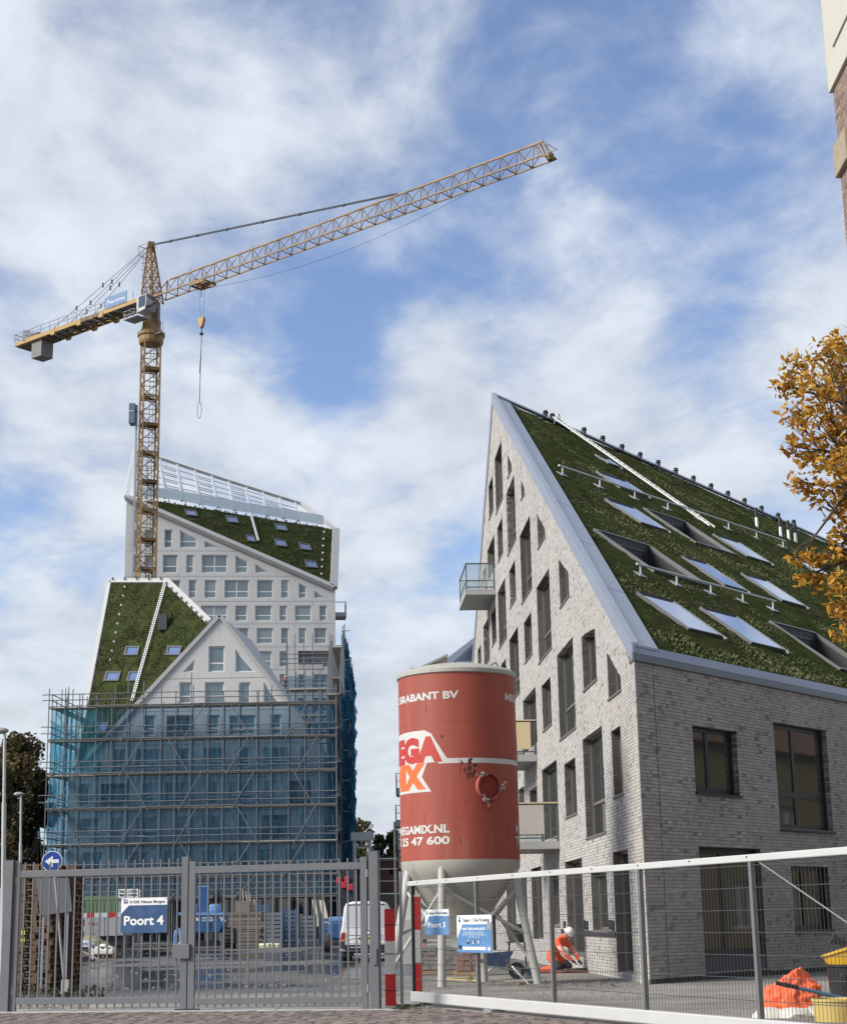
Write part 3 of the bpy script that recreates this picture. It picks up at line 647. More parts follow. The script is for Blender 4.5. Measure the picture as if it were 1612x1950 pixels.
ramp = fwin[2][0]; MB().obox(fw_.at(ramp[0][0]+.02, .0, -.1), D2*(ramp[1][0]-ramp[0][0]-.04), N2*.09, Z*.5).build('door_kickboard', mat('slate panel', (.06, .065, .08), .5, 0, .1), house)
# ------------------------------------------------------------------ white tower block with cut-off roof (far)
PANEL = mat('white concrete panel', (.455, .45, .44), .8, 0, .06, .25, .05, 8, col2=(.34, .337, .328), c2s=.12)
PANEL2 = mat('white concrete trim', (.34, .34, .335), .7, 0, .04, .3)
WFRAME = mat('white window frame', (.60, .60, .60), .4, 0, .03)
GL1 = glass_mat('grey glass', (.10, .13, .135), .06); GL2 = glass_mat('teal parapet glass', (.12, .165, .17), .12); GL3 = glass_mat('pale glass', (.17, .20, .205), .1)
a_ = math.radians(5.2); TU = V((math.cos(a_), math.sin(a_), 0)); TN = V((TU.y, -TU.x, 0))
TO = AY(237, 1100, 191.5); TO.z = 0
tower = thing('tower_block', 'white apartment tower with slanted planted roof and open steel crown', 'apartment tower', TO)
tw = Wall(TO, TU, TN)
c6 = lambda x, y: tw.px(200+x/3.224, 840+y/3.224)
tA, tB = c6(128, 352), c6(1412, 905); tA = (0, tA[1]); TW = tB[0]
tout = [(0, 0), (TW, 0), (TW, tB[1]), (0, tA[1])]
R6 = lambda x0, y0, x1, y1: rect(c6(x0, y1)[0], c6(x1, y1)[0], c6(x0, y1)[1], c6(x0, y0)[1])
P6 = lambda *q: [c6(*p) for p in q]
twins = [R6(170, 543, 200, 653), R6(240, 543, 295, 653), R6(363, 543, 411, 653), P6((460, 653), (562, 653), (562, 600), (460, 548)), P6((610, 653), (705, 653), (610, 615)),
         R6(170, 698, 200, 808), R6(240, 698, 290, 808), R6(353, 698, 443, 808), R6(497, 698, 543, 808), R6(592, 698, 750, 808), P6((800, 808), (875, 808), (875, 740), (800, 703)), P6((922, 808), (1014, 808), (922, 755)),
         R6(170, 418, 195, 500), R6(170, 853, 200, 963), R6(240, 853, 300, 963), R6(390, 853, 460, 963), R6(512, 853, 558, 963), R6(610, 853, 682, 963), R6(732, 853, 882, 963), R6(932, 853, 1030, 963), R6(1080, 853, 1127, 963), P6((1188, 963), (1235, 963), (1235, 893), (1188, 873)), P6((1283, 963), (1360, 963), (1283, 920)),
         R6(588, 1010, 748, 1103), R6(798, 1010, 872, 1103), R6(920, 1010, 1022, 1103), R6(1070, 1010, 1115, 1103), R6(1165, 1010, 1265, 1103), R6(1315, 1010, 1360, 1103),
         R6(780, 1148, 880, 1243), R6(930, 1148, 1030, 1243), R6(1080, 1148, 1127, 1243), R6(1188, 1148, 1233, 1243), R6(1283, 1148, 1360, 1243),
         R6(918, 1290, 1022, 1385), R6(1070, 1290, 1115, 1385)]
for yy in (1432, 1578, 1724): twins += [R6(918, yy, 1000, yy+85), R6(1070, yy, 1115, yy+85), R6(1185, yy, 1228, yy+85), R6(1283, yy, 1365, yy+85)]
logg = R6(1185, 1288, 1415, 1385)
joints = []
zr = [c6(300, y)[1] for y in (675, 830, 985, 1125, 1267, 1408, 1550, 1700)]
for z in zr: joints.append(rect(.0, TW, z-.02, z+.02))
allw = twins+[logg]
for i, z in enumerate(zr):
    for k in range(9):
        s = 1.9+k*2.9+(i % 2)*.8; zb = z-.9
        if s < TW-.4: joints.append(rect(s-.015, s+.015, z-.55, z-.021)); joints.append(rect(s+.7, s+.73, z+.021, z+.5))
ok = []
for j in joints:
    if any(min(p[0] for p in w) < max(p[0] for p in j) and max(p[0] for p in w) > min(p[0] for p in j) and min(p[1] for p in w) < max(p[1] for p in j) and max(p[1] for p in w) > min(p[1] for p in j) for w in allw): continue
    ok.append(j)
mb = MB(); tw.face(mb, tout, allw+ok)
for w in allw: tw.reveal(mb, w, 0, -.28 if w is not logg else -1.6)
tback = TO-TN*22
mb.add([tw.at(0, 0), tw.at(0, tA[1]), tw.at(0, tA[1], -22), tw.at(0, 0, -22)], [(0, 1, 2, 3)])
TC = AY(637, 1010, 203.0); tcz = TC.z
mb.add([tw.at(TW, 0), tw.at(TW, 0, -26), tw.at(TW, tcz-1.5, -26), tw.at(TW, tcz, -(TC-TO).dot(-TN)), tw.at(TW, tB[1])], [(0, 1, 2, 3, 4)])
mb.add([tw.at(0, 0, -22), tw.at(TW, 0, -26), tw.at(TW, tcz-1.5, -26), tw.at(0, tA[1], -22)], [(0, 1, 2, 3)])
mb.build('wall', PANEL, tower)
jb = MB(); tw.face(jb, tout, allw, -.05); jb.build('joint_backing', mat('joint shadow filler', (.25, .25, .245), .9), tower)
for i, w in enumerate(twins):
    ww = max(p[0] for p in w)-min(p[0] for p in w); quad = len(w) == 4 and abs(w[2][1]-w[3][1]) < .1
    cols = (.2, .5, .8) if ww > 4 else (.5,) if ww > 2.6 else (.62,) if ww > 2.1 else ()
    window(tower, tw, w, .16, WFRAME, GL1, cols=cols, trans=(.36,) if len(w) == 4 else (), fw=.10, pane_mats=(lambda j, q, r=random.random(): (GL2 if j == 0 else (GL3 if (r < .35) else GL1))))
lp = inset(logg, .05); lo_ = MB(); lo_.prism([tw.at(*p, -1.6) for p in logg], -TN*.05); lo_.build('loggia_back', mat('loggia wall', (.30, .30, .295), .8), tower)
l0, l1 = c6(1210, 1383), c6(1338, 1312); window(tower, tw, rect(l0[0], l1[0], l0[1], l1[1]), 1.5, WFRAME, GLASSD, cols=(.52,), fw=.1, name='loggia_door')
MB().obox(tw.at(logg[0][0], logg[0][1]-.3, -.0), TU*(logg[1][0]-logg[0][0]-1.5), TN*.04, Z*.55).build('loggia_parapet', PANEL2, tower)
# roof plane through the slanted top edge
PA, PB = tw.at(0, tA[1]), tw.at(TW, tB[1])
TRN = (PB-PA).cross(TC-PA).normalized(); TRN = TRN if TRN.z > 0 else -TRN
def troof(x, y, h=0.0): return PL(200+x/3.224, 840+y/3.224, PA, TRN)+TRN*h
gp = [troof(*q, .05) for q in ((165, 368), (330, 372), (700, 432), (1100, 497), (1330, 530), (1398, 548), (1384, 880), (1360, 882))]
tr_ = MB().prism(gp, -TRN*.25).build('roof', GREEN, tower)
U_ = (PB-PA).normalized(); T_ = TRN.cross(U_); T_ = T_ if T_.z > 0 else -T_
def tuv(p): return ((p-PA).dot(U_), (p-PA).dot(T_))
def tfn(u, t, h): return PA+U_*u+T_*t+TRN*(h+.05)
def sky_simple(parent, proj, pts, frame_mat, glass, n_, rim=.12):
    p = [proj(*q) for q in pts]; c = sum(p, V((0, 0, 0)))/4; inn = [c+(q-c)*.74 for q in p]; mb = MB()
    for i in range(4): j = (i+1) % 4; mb.prism([p[i], p[j], inn[j], inn[i]], n_*rim)
    o = mb.build('skylight', frame_mat, parent); MB().prism([c+(q-c)*.76 for q in p], n_*rim*.5).build('pane', glass, o); return o
tsk = [((483, 425), (555, 432), (570, 470), (495, 462)), ((735, 462), (805, 472), (822, 512), (748, 505)), ((1037, 512), (1105, 520), (1122, 560), (1050, 552)), ((860, 580), (910, 588), (925, 628), (872, 622)),
       ((1033, 605), (1100, 615), (1120, 658), (1045, 650)), ((1183, 627), (1253, 640), (1268, 680), (1195, 672)), ((1220, 735), (1290, 745), (1308, 788), (1232, 782))]
av = []
for q in tsk:
    sky_simple(tower, lambda x, y: troof(x, y, .1), q, GREYFR, SKYGL, TRN, .14)
    uv = [tuv(troof(*p)) for p in q]; av.append((min(a for a, b in uv), max(a for a, b in uv), min(b for a, b in uv), max(b for a, b in uv)))
tufts('sedum', tr_, [tuv(p) for p in gp], av, tfn, TRN, T_, 60, .10)
def edge_trim(parent, p, q, w, h, n_, m=PANEL2, name='roof_trim'): return MB().bar(p, q, w, h, n_).build(name, m, parent)
edge_trim(tower, troof(128, 352, .15), troof(1400, 905, .15), .75, .5, TRN)
edge_trim(tower, troof(1400, 905, .15), troof(1414, 548, .15), .9, .5, TRN)
# open crown: posts, purlins and ridge beam in the plane of the roof
ridge = [troof(185, 55, .2), troof(330, 108, .2), troof(760, 250, .2), troof(1195, 387, .2), troof(1416, 550, .2)]
for a, b in zip(ridge[:-1], ridge[1:]): edge_trim(tower, a, b, .42, .42, TRN, WFRAME, 'crown_beam')
edge_trim(tower, troof(128, 352, .2), ridge[0], .55, .45, TRN, WFRAME, 'crown_beam')
STEELW = mat('white steel crown', (.50, .53, .55), .4, .1, .05)
def lerp(a, b, t): return a+(b-a)*t
feet = [troof(x, y, .1) for x, y in ((190, 340), (250, 350), (365, 355), (470, 372), (580, 392), (690, 412), (790, 430), (890, 446), (990, 462), (1090, 478), (1180, 492))]
heads = [troof(x, y, .1) for x, y in ((205, 62), (240, 75), (335, 112), (440, 146), (548, 180), (652, 213), (755, 246), (862, 280), (965, 314), (1068, 347), (1165, 377))]
for i, (a, b) in enumerate(zip(feet, heads)):
    m = MB().bar(a, b, .26, .26, TRN); bk = V((0, 3.2, -.6)); m.bar(a+bk*.9+U_*.3, b+V((0, .3, -.2)), .14, .14, TRN); m.build('crown_post', STEELW, tower)
for k in range(1, 6):
    t = k/6.0
    for i in range(len(feet)-1):
        if t > .75 and i > 7: continue
        MB().bar(lerp(feet[i], heads[i], t), lerp(feet[i+1], heads[i+1], t), .09, .09, TRN).build('crown_purlin', STEELW, tower)
        if i % 2 == 0: MB().bar(lerp(feet[i], heads[i], t)+V((0, 2.4, .3)), lerp(feet[i+1], heads[i+1], t)+V((0, 2.4, .3)), .08, .08, TRN).build('crown_purlin', STEELW, tower)
gl_ = glass_mat('crown balustrade glass', (.55, .64, .66), .08, see=.35)
for i in range(len(feet)):
    a = feet[i]; b = feet[i+1] if i+1 < len(feet) else troof(1340, 520, .1); MB().prism([a, b, b+Z*1.25-(b-a)*.01, a+Z*1.25+(b-a)*.01], V((0, -.03, 0))).build('balustrade_pane', gl_, tower)
# thin roof ladder, anchors, side balconies
m = MB()
for o in (0, .5): m.bar(troof(884+o*14, 452, .3), troof(932+o*14, 622, .3), .10)
m.build('roof_ladder', WFRAME, tower)
for i in range(7):
    x, y = 1341-i*2.5, 568+i*43; p = troof(x, y, .1); MB().box(p+Z*.15, (.2, .15, .22)).build('roof_anchor', WFRAME, tower)
for i in range(16):
    x = 365+i*62; y = 381+(x-365)*.158; p = troof(x, y, .15); MB().box(p, (.22, .22, .3)).build('eaves_bracket', GREYFR, tower)
for y in (1040, 1310):
    z = c6(1420, y+28)[1]; o = MB().obox(tw.at(TW+.01, z, -.9), TU*1.35, -TN*2.6, Z*.5*1.0).build('balcony', mat('balcony concrete', (.33, .33, .32), .7, 0, .08), tower)
    m = MB()
    for d in (-.95, -2.2, -3.45): m.bar(tw.at(TW+1.3, z+.5, d), tw.at(TW+1.3, z+1.75, d), .08)
    m.bar(tw.at(TW+1.3, z+1.75, -.95), tw.at(TW+1.3, z+1.75, -3.45), .08); m.bar(tw.at(TW+.05, z+1.75, -.95), tw.at(TW+1.3, z+1.75, -.95), .08); m.build('railing', GREYFR, o)
# ------------------------------------------------------------------ gabled block in front of the tower
BY = 149.0
BO = AY(129, 1600, BY); BO.z = 0
block = thing('gabled_block', 'white gable-fronted block with steep planted roof, wrapped in scaffolding', 'apartment building', BO)
bw = Wall(BO, V((1, 0, 0)), V((0, -1, 0)))
c5 = lambda x, y: bw.px(60+x/2.519, 1080+y/2.519)
bAp = c5(902, 232); bL = c5(222, 962); bR = c5(1402, 878); BW = c5(1402, 1100)[0]
bout = [(0, 0), (BW, 0), (BW, bR[1]), bAp, bL, (0, bL[1]-.8)]
R5 = lambda x0, y0, x1, y1: rect(c5(x0, y1)[0], c5(x1, y1)[0], c5(x0, y1)[1], c5(x0, y0)[1]); P5 = lambda *q: [c5(*p) for p in q]
bwin = [R5(848, 380, 925, 503), P5((725, 503), (780, 503), (780, 445)), P5((978, 503), (1075, 503), (978, 395)), R5(708, 553, 765, 655), R5(830, 553, 922, 655), R5(995, 553, 1048, 655), P5((1113, 655), (1195, 655), (1113, 553)),
        R5(540, 712, 592, 810), R5(840, 710, 900, 805), R5(948, 712, 1075, 805), R5(1143, 708, 1198, 803), P5((295, 985), (335, 985), (335, 930)), R5(390, 875, 452, 985), R5(500, 875, 630, 970), R5(697, 870, 757, 965), R5(825, 868, 920, 965), R5(985, 866, 1045, 962), R5(1110, 866, 1235, 960), R5(1288, 863, 1328, 958),
        R5(230, 1040, 275, 1145), R5(525, 1035, 585, 1140), R5(638, 1033, 768, 1140), R5(835, 1030, 893, 1138), R5(945, 1028, 1062, 1125), R5(1112, 1026, 1170, 1125),
        R5(235, 1207, 325, 1275), R5(385, 1205, 437, 1300), R5(497, 1202, 607, 1300), R5(695, 1198, 748, 1290), R5(818, 1195, 912, 1290), R5(983, 1190, 1038, 1285), R5(1290, 1188, 1322, 1280),
        R5(240, 1370, 340, 1460), R5(470, 1367, 560, 1457), R5(635, 1363, 745, 1455), R5(818, 1361, 880, 1452), R5(945, 1358, 1050, 1440), R5(1085, 1355, 1165, 1450), R5(1215, 1353, 1318, 1450)]
blog = [R5(645, 712, 770, 815), R5(330, 1040, 458, 1145), R5(1235, 1025, 1340, 1140), R5(1105, 1190, 1225, 1300)]
gz = AY(400, 1709, BY).z
shop = [rect(BW*i/5+.12, BW*(i+1)/5-.12, .1, gz-.12) for i in range(5)]
zb = [c5(800, y)[1] for y in (535, 690, 850, 1010, 1170, 1335)]
bj = []
for i, z in enumerate(zb):
    bj.append(rect(-.5, BW+.5, z-.02, z+.02))
for x, y0, y1 in ((862, 335, 378), (900, 285, 333), (800, 508, 530), (960, 508, 530), (1060, 510, 530), (735, 508, 532), (910, 300, 310)): bj.append(R5(x, y0, x+1, y1))
mb = MB(); bw.face(mb, bout, bwin+blog+shop+[j for j in bj])
for w in bwin: bw.reveal(mb, w, 0, -.3)
for w in blog: bw.reveal(mb, w, 0, -1.4)
mb.add([bw.at(BW, 0), bw.at(BW, 0, -17), bw.at(BW, bR[1], -17), bw.at(BW, bR[1])], [(0, 1, 2, 3)]); mb.add([bw.at(0, 0), bw.at(0, bL[1]-.8), bw.at(0, bL[1]-.8, -17), bw.at(0, 0, -17)], [(0, 1, 2, 3)])
mb.add([bw.at(BW, bR[1]), bw.at(BW, bR[1], -17), bw.at(bAp[0]+1.5, bAp[1], -14), bw.at(*bAp)], [(0, 1, 2, 3)]); mb.add([bw.at(0, 0, -17), bw.at(0, bL[1], -17), bw.at(bAp[0], bAp[1], -17), bw.at(BW, bR[1], -17), bw.at(BW, 0, -17)], [(0, 1, 2, 3, 4)])
mb.build('wall', PANEL, block)
jb = MB(); bw.face(jb, bout, bwin+blog+shop, -.05); jb.build('joint_backing', mat('joint shadow filler', (.25, .25, .245), .9), block)
for w in bwin:
    ww = max(p[0] for p in w)-min(p[0] for p in w)
    cols = (.3, .62) if ww > 4.6 else (.5,) if ww > 3 else ()
    window(block, bw, w, .16, WFRAME, GL1, cols=cols, trans=(.34,) if len(w) == 4 else (), fw=.11, pane_mats=(lambda j, q, r=random.random(): (GL2 if j == 0 else (GL3 if r < .3 else GL1))))
for w in blog:
    MB().prism([bw.at(*p, -1.42) for p in w], V((0, .05, 0))).build('loggia_back', mat('loggia wall', (.30, .30, .295), .8), block)
    window(block, bw, inset(w, .35), 1.3, WFRAME, GLASSD, cols=(.5,), fw=.1, name='loggia_door')
for w in shop: window(block, bw, w, .5, GREYFR, GLASSD, cols=(.35, .7), fw=.1, name='shop_window')
# its roof: a plane through the gable's left slope
PP0, PP1 = bw.at(*bAp), bw.at(*bL); PT2 = AY(60+655/2.519, 1080+72/2.519, BY+13)
BRN = (PP0-PP1).cross(PT2-PP1).normalized(); BRN = BRN if BRN.z > 0 else -BRN
def broof(x, y, h=0.0): return PL(60+x/2.519, 1080+y/2.519, PP1, BRN)+BRN*h
gq = [broof(*q, .05) for q in ((388, 80), (655, 80), (848, 272), (222, 955))]
br_ = MB().prism(gq, -BRN*.3).build('roof', GREEN, block)
BU = (PP0-PP1).normalized(); BT = BRN.cross(BU); BT = BT if BT.z > 0 else -BT
def buv(p): return ((p-PP1).dot(BU), (p-PP1).dot(BT))
bsk = [((460, 386), (528, 386), (518, 430), (450, 430)), ((660, 385), (730, 385), (720, 430), (650, 430)), ((365, 508), (438, 508), (425, 553), (352, 553)), ((475, 508), (528, 508), (518, 553), (463, 553)), ((322, 752), (378, 752), (366, 797), (308, 797))]
av = []
for q in bsk:
    sky_simple(block, lambda x, y: broof(x, y, .1), q, GREYFR, SKYGL, BRN, .16); uv = [buv(broof(*p)) for p in q]; av.append((min(a for a, b in uv), max(a for a, b in uv), min(b for a, b in uv), max(b for a, b in uv)))
tufts('sedum', br_, [buv(p) for p in gq], av, lambda u, t, h: PP1+BU*u+BT*t+BRN*(h+.05), BRN, BT, 60, .10)
edge_trim(block, broof(382, 72, .15), broof(215, 965, .15), .6, .3, BRN); edge_trim(block, broof(375, 72, .15), broof(662, 72, .15), .5, .3, BRN); edge_trim(block, broof(658, 74, .15), broof(860, 268, .15), .6, .3, BRN)
for a, b in ((bL, bAp), (bAp, bR)): MB().bar(bw.at(a[0], a[1], .05), bw.at(b[0], b[1], .05), .35, .30, V((0, 1, 0))).build('gable_trim', PANEL2, block)
for i in range(9): MB().box(broof(662+i*24, 92+i*23, .45), (.16, .16, .22)).build('eaves_bracket', GREYFR, block)
for i in range(5): MB().box(broof(405+i*58, 70, .5), (.18, .18, .25)).build('eaves_bracket', GREYFR, block)
for i in range(9): MB().box(broof(450-i*8.6, 97+i*44, .1), (.16, .14, .22)).build('roof_anchor', WFRAME, block)
v = MB(); vb = broof(645, 295, .0); v.box(vb+BRN*.45+Z*.3, (.85, .8, 1.5)); v.build('roof_hatch', mat('dark vent', (.05, .055, .055), .6), block)
m = MB()
for o in (-6, 6): m.bar(broof(655+o*.7, 80, .4), broof(495+o*.7, 655, .4), .06)
ld = m.build('roof_ladder', WFRAME, block); m = MB()
for i in range(62): t = i/62; m.bar(broof(655-160*t-9, 80+575*t, .4), broof(655-160*t+9, 80+575*t, .4), .045)
m.build('rungs', WFRAME, ld)
# ------------------------------------------------------------------ scaffolding
SY = 146.2
def NET(name, col, see, tint):
    if name in MATS: return MATS[name]
    m = bpy.data.materials.new(name); m.use_nodes = True; nt = m.node_tree; N = nt.nodes; L = nt.links; b = N['Principled BSDF']
    g = N.new('ShaderNodeNewGeometry'); n = N.new('ShaderNodeTexNoise'); n.inputs['Scale'].default_value = .45; n.inputs['Detail'].default_value = 5; n.inputs['Distortion'].default_value = 1.5; L.new(g.outputs['Position'], n.inputs['Vector'])
    r = N.new('ShaderNodeMapRange'); L.new(n.outputs['Fac'], r.inputs[0]); r.inputs[1].default_value = .3; r.inputs[2].default_value = .7; r.inputs[3].default_value = see-.1; r.inputs[4].default_value = see+.1
    df = N.new('ShaderNodeBsdfDiffuse'); df.inputs[0].default_value = (*col, 1); tr = N.new('ShaderNodeBsdfTranslucent'); tr.inputs[0].default_value = (*[min(1, c*1.2) for c in col], 1)
    mixn = N.new('ShaderNodeMixShader'); mixn.inputs[0].default_value = .35; L.new(df.outputs[0], mixn.inputs[1]); L.new(tr.outputs[0], mixn.inputs[2])
    tp = N.new('ShaderNodeBsdfTransparent'); tp.inputs[0].default_value = (*tint, 1); m2 = N.new('ShaderNodeMixShader'); L.new(r.outputs[0], m2.inputs[0]); L.new(tp.outputs[0], m2.inputs[1]); L.new(mixn.outputs[0], m2.inputs[2])
    L.new(m2.outputs[0], N['Material Output'].inputs[0]); MATS[name] = m; return m
NETB = NET('blue debris netting', (.075, .165, .25), .33, (.62, .76, .87)); NETT = NET('backlit blue debris netting', (.08, .27, .36), .38, (.6, .86, .95)); NETD = NET('dark blue debris netting', (.02, .07, .12), .55, (.25, .42, .6))  # NETT: same netting, its sky backlight painted in as a paler teal
scaf = thing('scaffold', 'steel tube scaffold with board decks and blue netting around the gabled block', 'scaffold', (AY(86, 1600, SY).x, SY, 0))
sx0, sx1 = AY(84, 1600, SY).x, AY(641, 1600, SY).x; SWD = sx1-sx0
dz = [AY(360, y, SY).z for y in (1341, 1404, 1470, 1536, 1604, 1668, 1708)]
nb = 18; sdp = 1.25
for i in range(nb+1):
    x = sx0+SWD*i/nb+random.uniform(-.12, .12)*(0 < i < nb)
    top = dz[0]+random.choice((1.1, 1.6, 2.2, 2.8))
    MB().tube((x, SY, 0), (x, SY, top), .05, 5).build('standard', GALV2, scaf); MB().tube((x, SY+sdp, 0), (x, SY+sdp, dz[0]+random.choice((.4, 1.2, 1.9))), .05, 5).build('standard', GALV2, scaf)
for k, z in enumerate(dz):
    for zz in (.0, .55, 1.1):
        lz = z+zz+random.uniform(-.04, .04)
        for q in range(3):
            a, b = sx0+SWD*q/3-.3*(q > 0)-(.6 if q == 0 and zz > 0 else 0), sx0+SWD*(q+1)/3+.3*(q < 2)+(.1 if q == 2 else 0)
            dy = random.uniform(-.03, .03); MB().tube((a, SY-.09+dy, lz+random.uniform(-.05, .05)), (b, SY-.09+dy, lz+random.uniform(-.05, .05)), .045, 5).build('ledger', GALV2, scaf)
    MB().tube((sx0, SY+sdp+.07, z-.12), (sx1, SY+sdp+.07, z-.12), .045, 5).build('ledger', GALV2, scaf)
    for q in range(6):
        a, b = sx0+SWD*q/6, sx0+SWD*(q+1)/6-.03
        MB().obox((a, SY+.02, z-.16+random.uniform(-.04, .04)), (b-a, 0, 0), (0, sdp-.05, 0), (0, 0, .07)).build('deck_board', DECK, scaf)
        if k < 6 and not (k == 0 and q == 0): MB().obox((a, SY-.03, z-.09), (b-a, 0, 0), (0, .035, 0), (0, 0, .11)).build('toe_board', DECK, scaf)
    if k < 6:
        z2 = dz[k+1]
        for j, bx in enumerate((1.2, 5.2, 8.7, 12.2, 15.8)):
            s = 1 if (j+k) % 3 else -1; xa = sx0+SWD*(bx+random.uniform(-.5, .5))/nb; MB().tube((xa+s*1.0, SY-.14, z), (xa-s*1.0, SY-.14, z2-.3), .045, 5).build('brace', GALV2, scaf)
# netting per lift, hung on the outside in gently folded lengths
def net_panel(p, q, z0, z1, m, parent, n=26, bulge=.12, nm='net'):
    vs = []; fs = []; k = 7; d = (q-p); nn = V((d.y, -d.x, 0)).normalized()
    for i in range(n+1):
        for j in range(k+1):
            t = i/n; zz = z0+(z1-z0)*j/k; ph = nz(i*3.1+p.x, j*1.7+z0, .31)
            vs.append(p+d*t+nn*(bulge*ph*1.6+.05*math.sin(i*2.3+j*.7))+Z*(zz-p.z+(.16*nz(i*2.0+p.x, z0, .9) if j == k else 0)))
    for i in range(n):
        for j in range(k): a = i*(k+1)+j; fs.append((a, a+k+1, a+k+2, a+1))
    return build_raw(nm, vs, fs, m, parent, smooth=True)
for k in range(6):
    for q in range(6):
        a, b = V((sx0+.3+(SWD-.3)*q/6, SY+.16, 0)), V((sx0+.3+(SWD-.3)*(q+1)/6+.05, SY+.16, 0))
        net_panel(a, b, dz[k+1]+.05, dz[k]-.2, NETB if not (q == 0 and k < 2) else NETT, scaf)
# returns down both sides
for k in range(6):
    net_panel(V((sx0+.1, SY+.1, 0)), V((sx0+1.2, SY+20, 0)), dz[k+1]+.1, dz[k]-.2 if k else dz[1]+1.7, NETT if k < 3 else NETB, scaf, 24, .3)
for k, z in enumerate(dz[:6]):
    for zz in (0, .55, 1.1): MB().tube((sx0+.2, SY, z+zz), (sx0+1.2, SY+20, z+zz), .05, 5).build('ledger', GALV2, scaf)
    MB().obox((sx0+.2, SY+1.3, z-.15), (1.0, 0, 0), (1, 18, 0), (0, 0, .06)).build('deck_board', DECK, scaf)
for i in range(1, 12):
    y = SY+1.7*i; x = sx0+.2+1.0*i*1.7/20
    for o in (0, 1.0): MB().tube((x+o, y, 0), (x+o, y, dz[0]+random.choice((.8, 1.5, 2.0))), .05, 5).build('standard', GALV2, scaf)
scaf2 = thing('scaffold', 'taller steel scaffold tower with dark blue netting against the foot of the white tower', 'scaffold', (-8.2, 160, 0))
ztop = AY(640, 1312, 188).z
def side_x(y): return AY(641, 1600, SY).x+(y-SY)*(-.02)
ylist = [SY+1.5+i*2.6 for i in range(17)]
zs2 = [ztop-3.0*i for i in range(-1, 12)]; zs2 = [z for z in zs2 if z > 2]
XR = lambda y: -7.75-(y-147)*.0165
for i, y in enumerate(ylist):
    h = ztop+random.choice((1.2, 2.0, 2.6)) if y > 160 else min(ztop+1.5, dz[0]+3+(y-147)*.7)
    for o in (0, -1.2): MB().tube((XR(y)+o, y, 0), (XR(y)+o, y, h if o == 0 else h-1.0), .055, 5).build('standard', GALV2, scaf2)
for z in zs2:
    y0 = SY+1 if z < dz[0]+2 else 158 if z < ztop+.5 else 175
    if z > ztop+1: continue
    for zz in (0, .6, 1.1): MB().tube((XR(y0)+.05, y0, z+zz), (XR(190)+.05, 190, z+zz), .05, 5).build('ledger', GALV2, scaf2)
    MB().obox((XR(y0)-1.15, y0, z-.12), (1.1, 0, 0), (XR(190)-XR(y0), 190-y0, 0), (0, 0, .07)).build('deck_board', DECK, scaf2)
    net_panel(V((XR(y0)+.12, y0, 0)), V((XR(190)+.12, 190, 0)), z-3.0, z+.9 if z > ztop-.5 else z-.05, NETD, scaf2, 30, .3)
# front run across the foot of the tower
fx0, fx1 = AY(545, 1300, 188).x, AY(662, 1300, 188).x
for i in range(8):
    x = fx0+(fx1-fx0)*i/7
    for o in (0, 1.2): MB().tube((x, 188+o, 0), (x, 188+o, ztop+random.choice((1.3, 3.5, 6.5, 2.2))), .055, 5).build('standard', GALV2, scaf2)
for z in zs2:
    if z > ztop+4: continue
    for zz in (0, .55, 1.1): MB().tube((fx0-.4, 187.9, z+zz), (fx1+.3, 187.9, z+zz), .05, 5).build('ledger', GALV2, scaf2)
    if z > ztop+.5: continue
    MB().obox((fx0, 188, z-.12), (fx1-fx0, 0, 0), (0, 1.2, 0), (0, 0, .07)).build('deck_board', DECK, scaf2); MB().obox((fx0+.2, 187.86, z-.08), (fx1-fx0-.3, 0, 0), (0, .05, 0), (0, 0, .24)).build('toe_board', DECK, scaf2)
    net_panel(V((fx0, 188.1, 0)), V((fx1, 188.1, 0)), z-2.9, z+1.6 if z > ztop-.5 else z-.1, NETB, scaf2, 12, .15)
for i in range(10): z = 3+i*2.7; MB().tube((-7.7, SY+3, z), (-6.9-.3*random.random(), SY+3.2, z+random.uniform(-.1, .2)), .04, 5).build('putlog', GALV2, scaf2)
# ------------------------------------------------------------------ lettering
def text_mesh(s, h, bold=0.0, width=None, italic=0.0):
    """flat letters in x/y, cap height h, origin at left baseline"""
    cu = bpy.data.curves.new('txt', 'FONT'); cu.body = s; cu.size = 1; cu.offset = bold; cu.resolution_u = 3; cu.shear = italic
    ob = bpy.data.objects.new('txt', cu); COL.objects.link(ob); dg = bpy.context.evaluated_depsgraph_get(); me = bpy.data.meshes.new_from_object(ob.evaluated_get(dg)); COL.objects.unlink(ob)
    v = np.array([q.co[:2] for q in me.vertices]); f = [tuple(p.vertices) for p in me.polygons]; bpy.data.objects.remove(ob); bpy.data.curves.remove(cu)
    v[:, 0] -= v[:, 0].min(); sc = h/.70; v = v*sc
    if width: v[:, 0] *= width/v[:, 0].max()
    return v, f
def text_on(parent, o, u, n, s, h, m, bold=.02, width=None, center=False, name='lettering', up=Z, lift=.003, th=.002):
    v, f = text_mesh(s, h, bold, width); sh = -v[:, 0].max()/2 if center else 0
    mb = MB(); pts = [V(o)+V(u)*(x+sh)+V(up)*y+V(n)*lift for x, y in v]; mb.add(pts, f)
    return mb.build(name, m, parent)
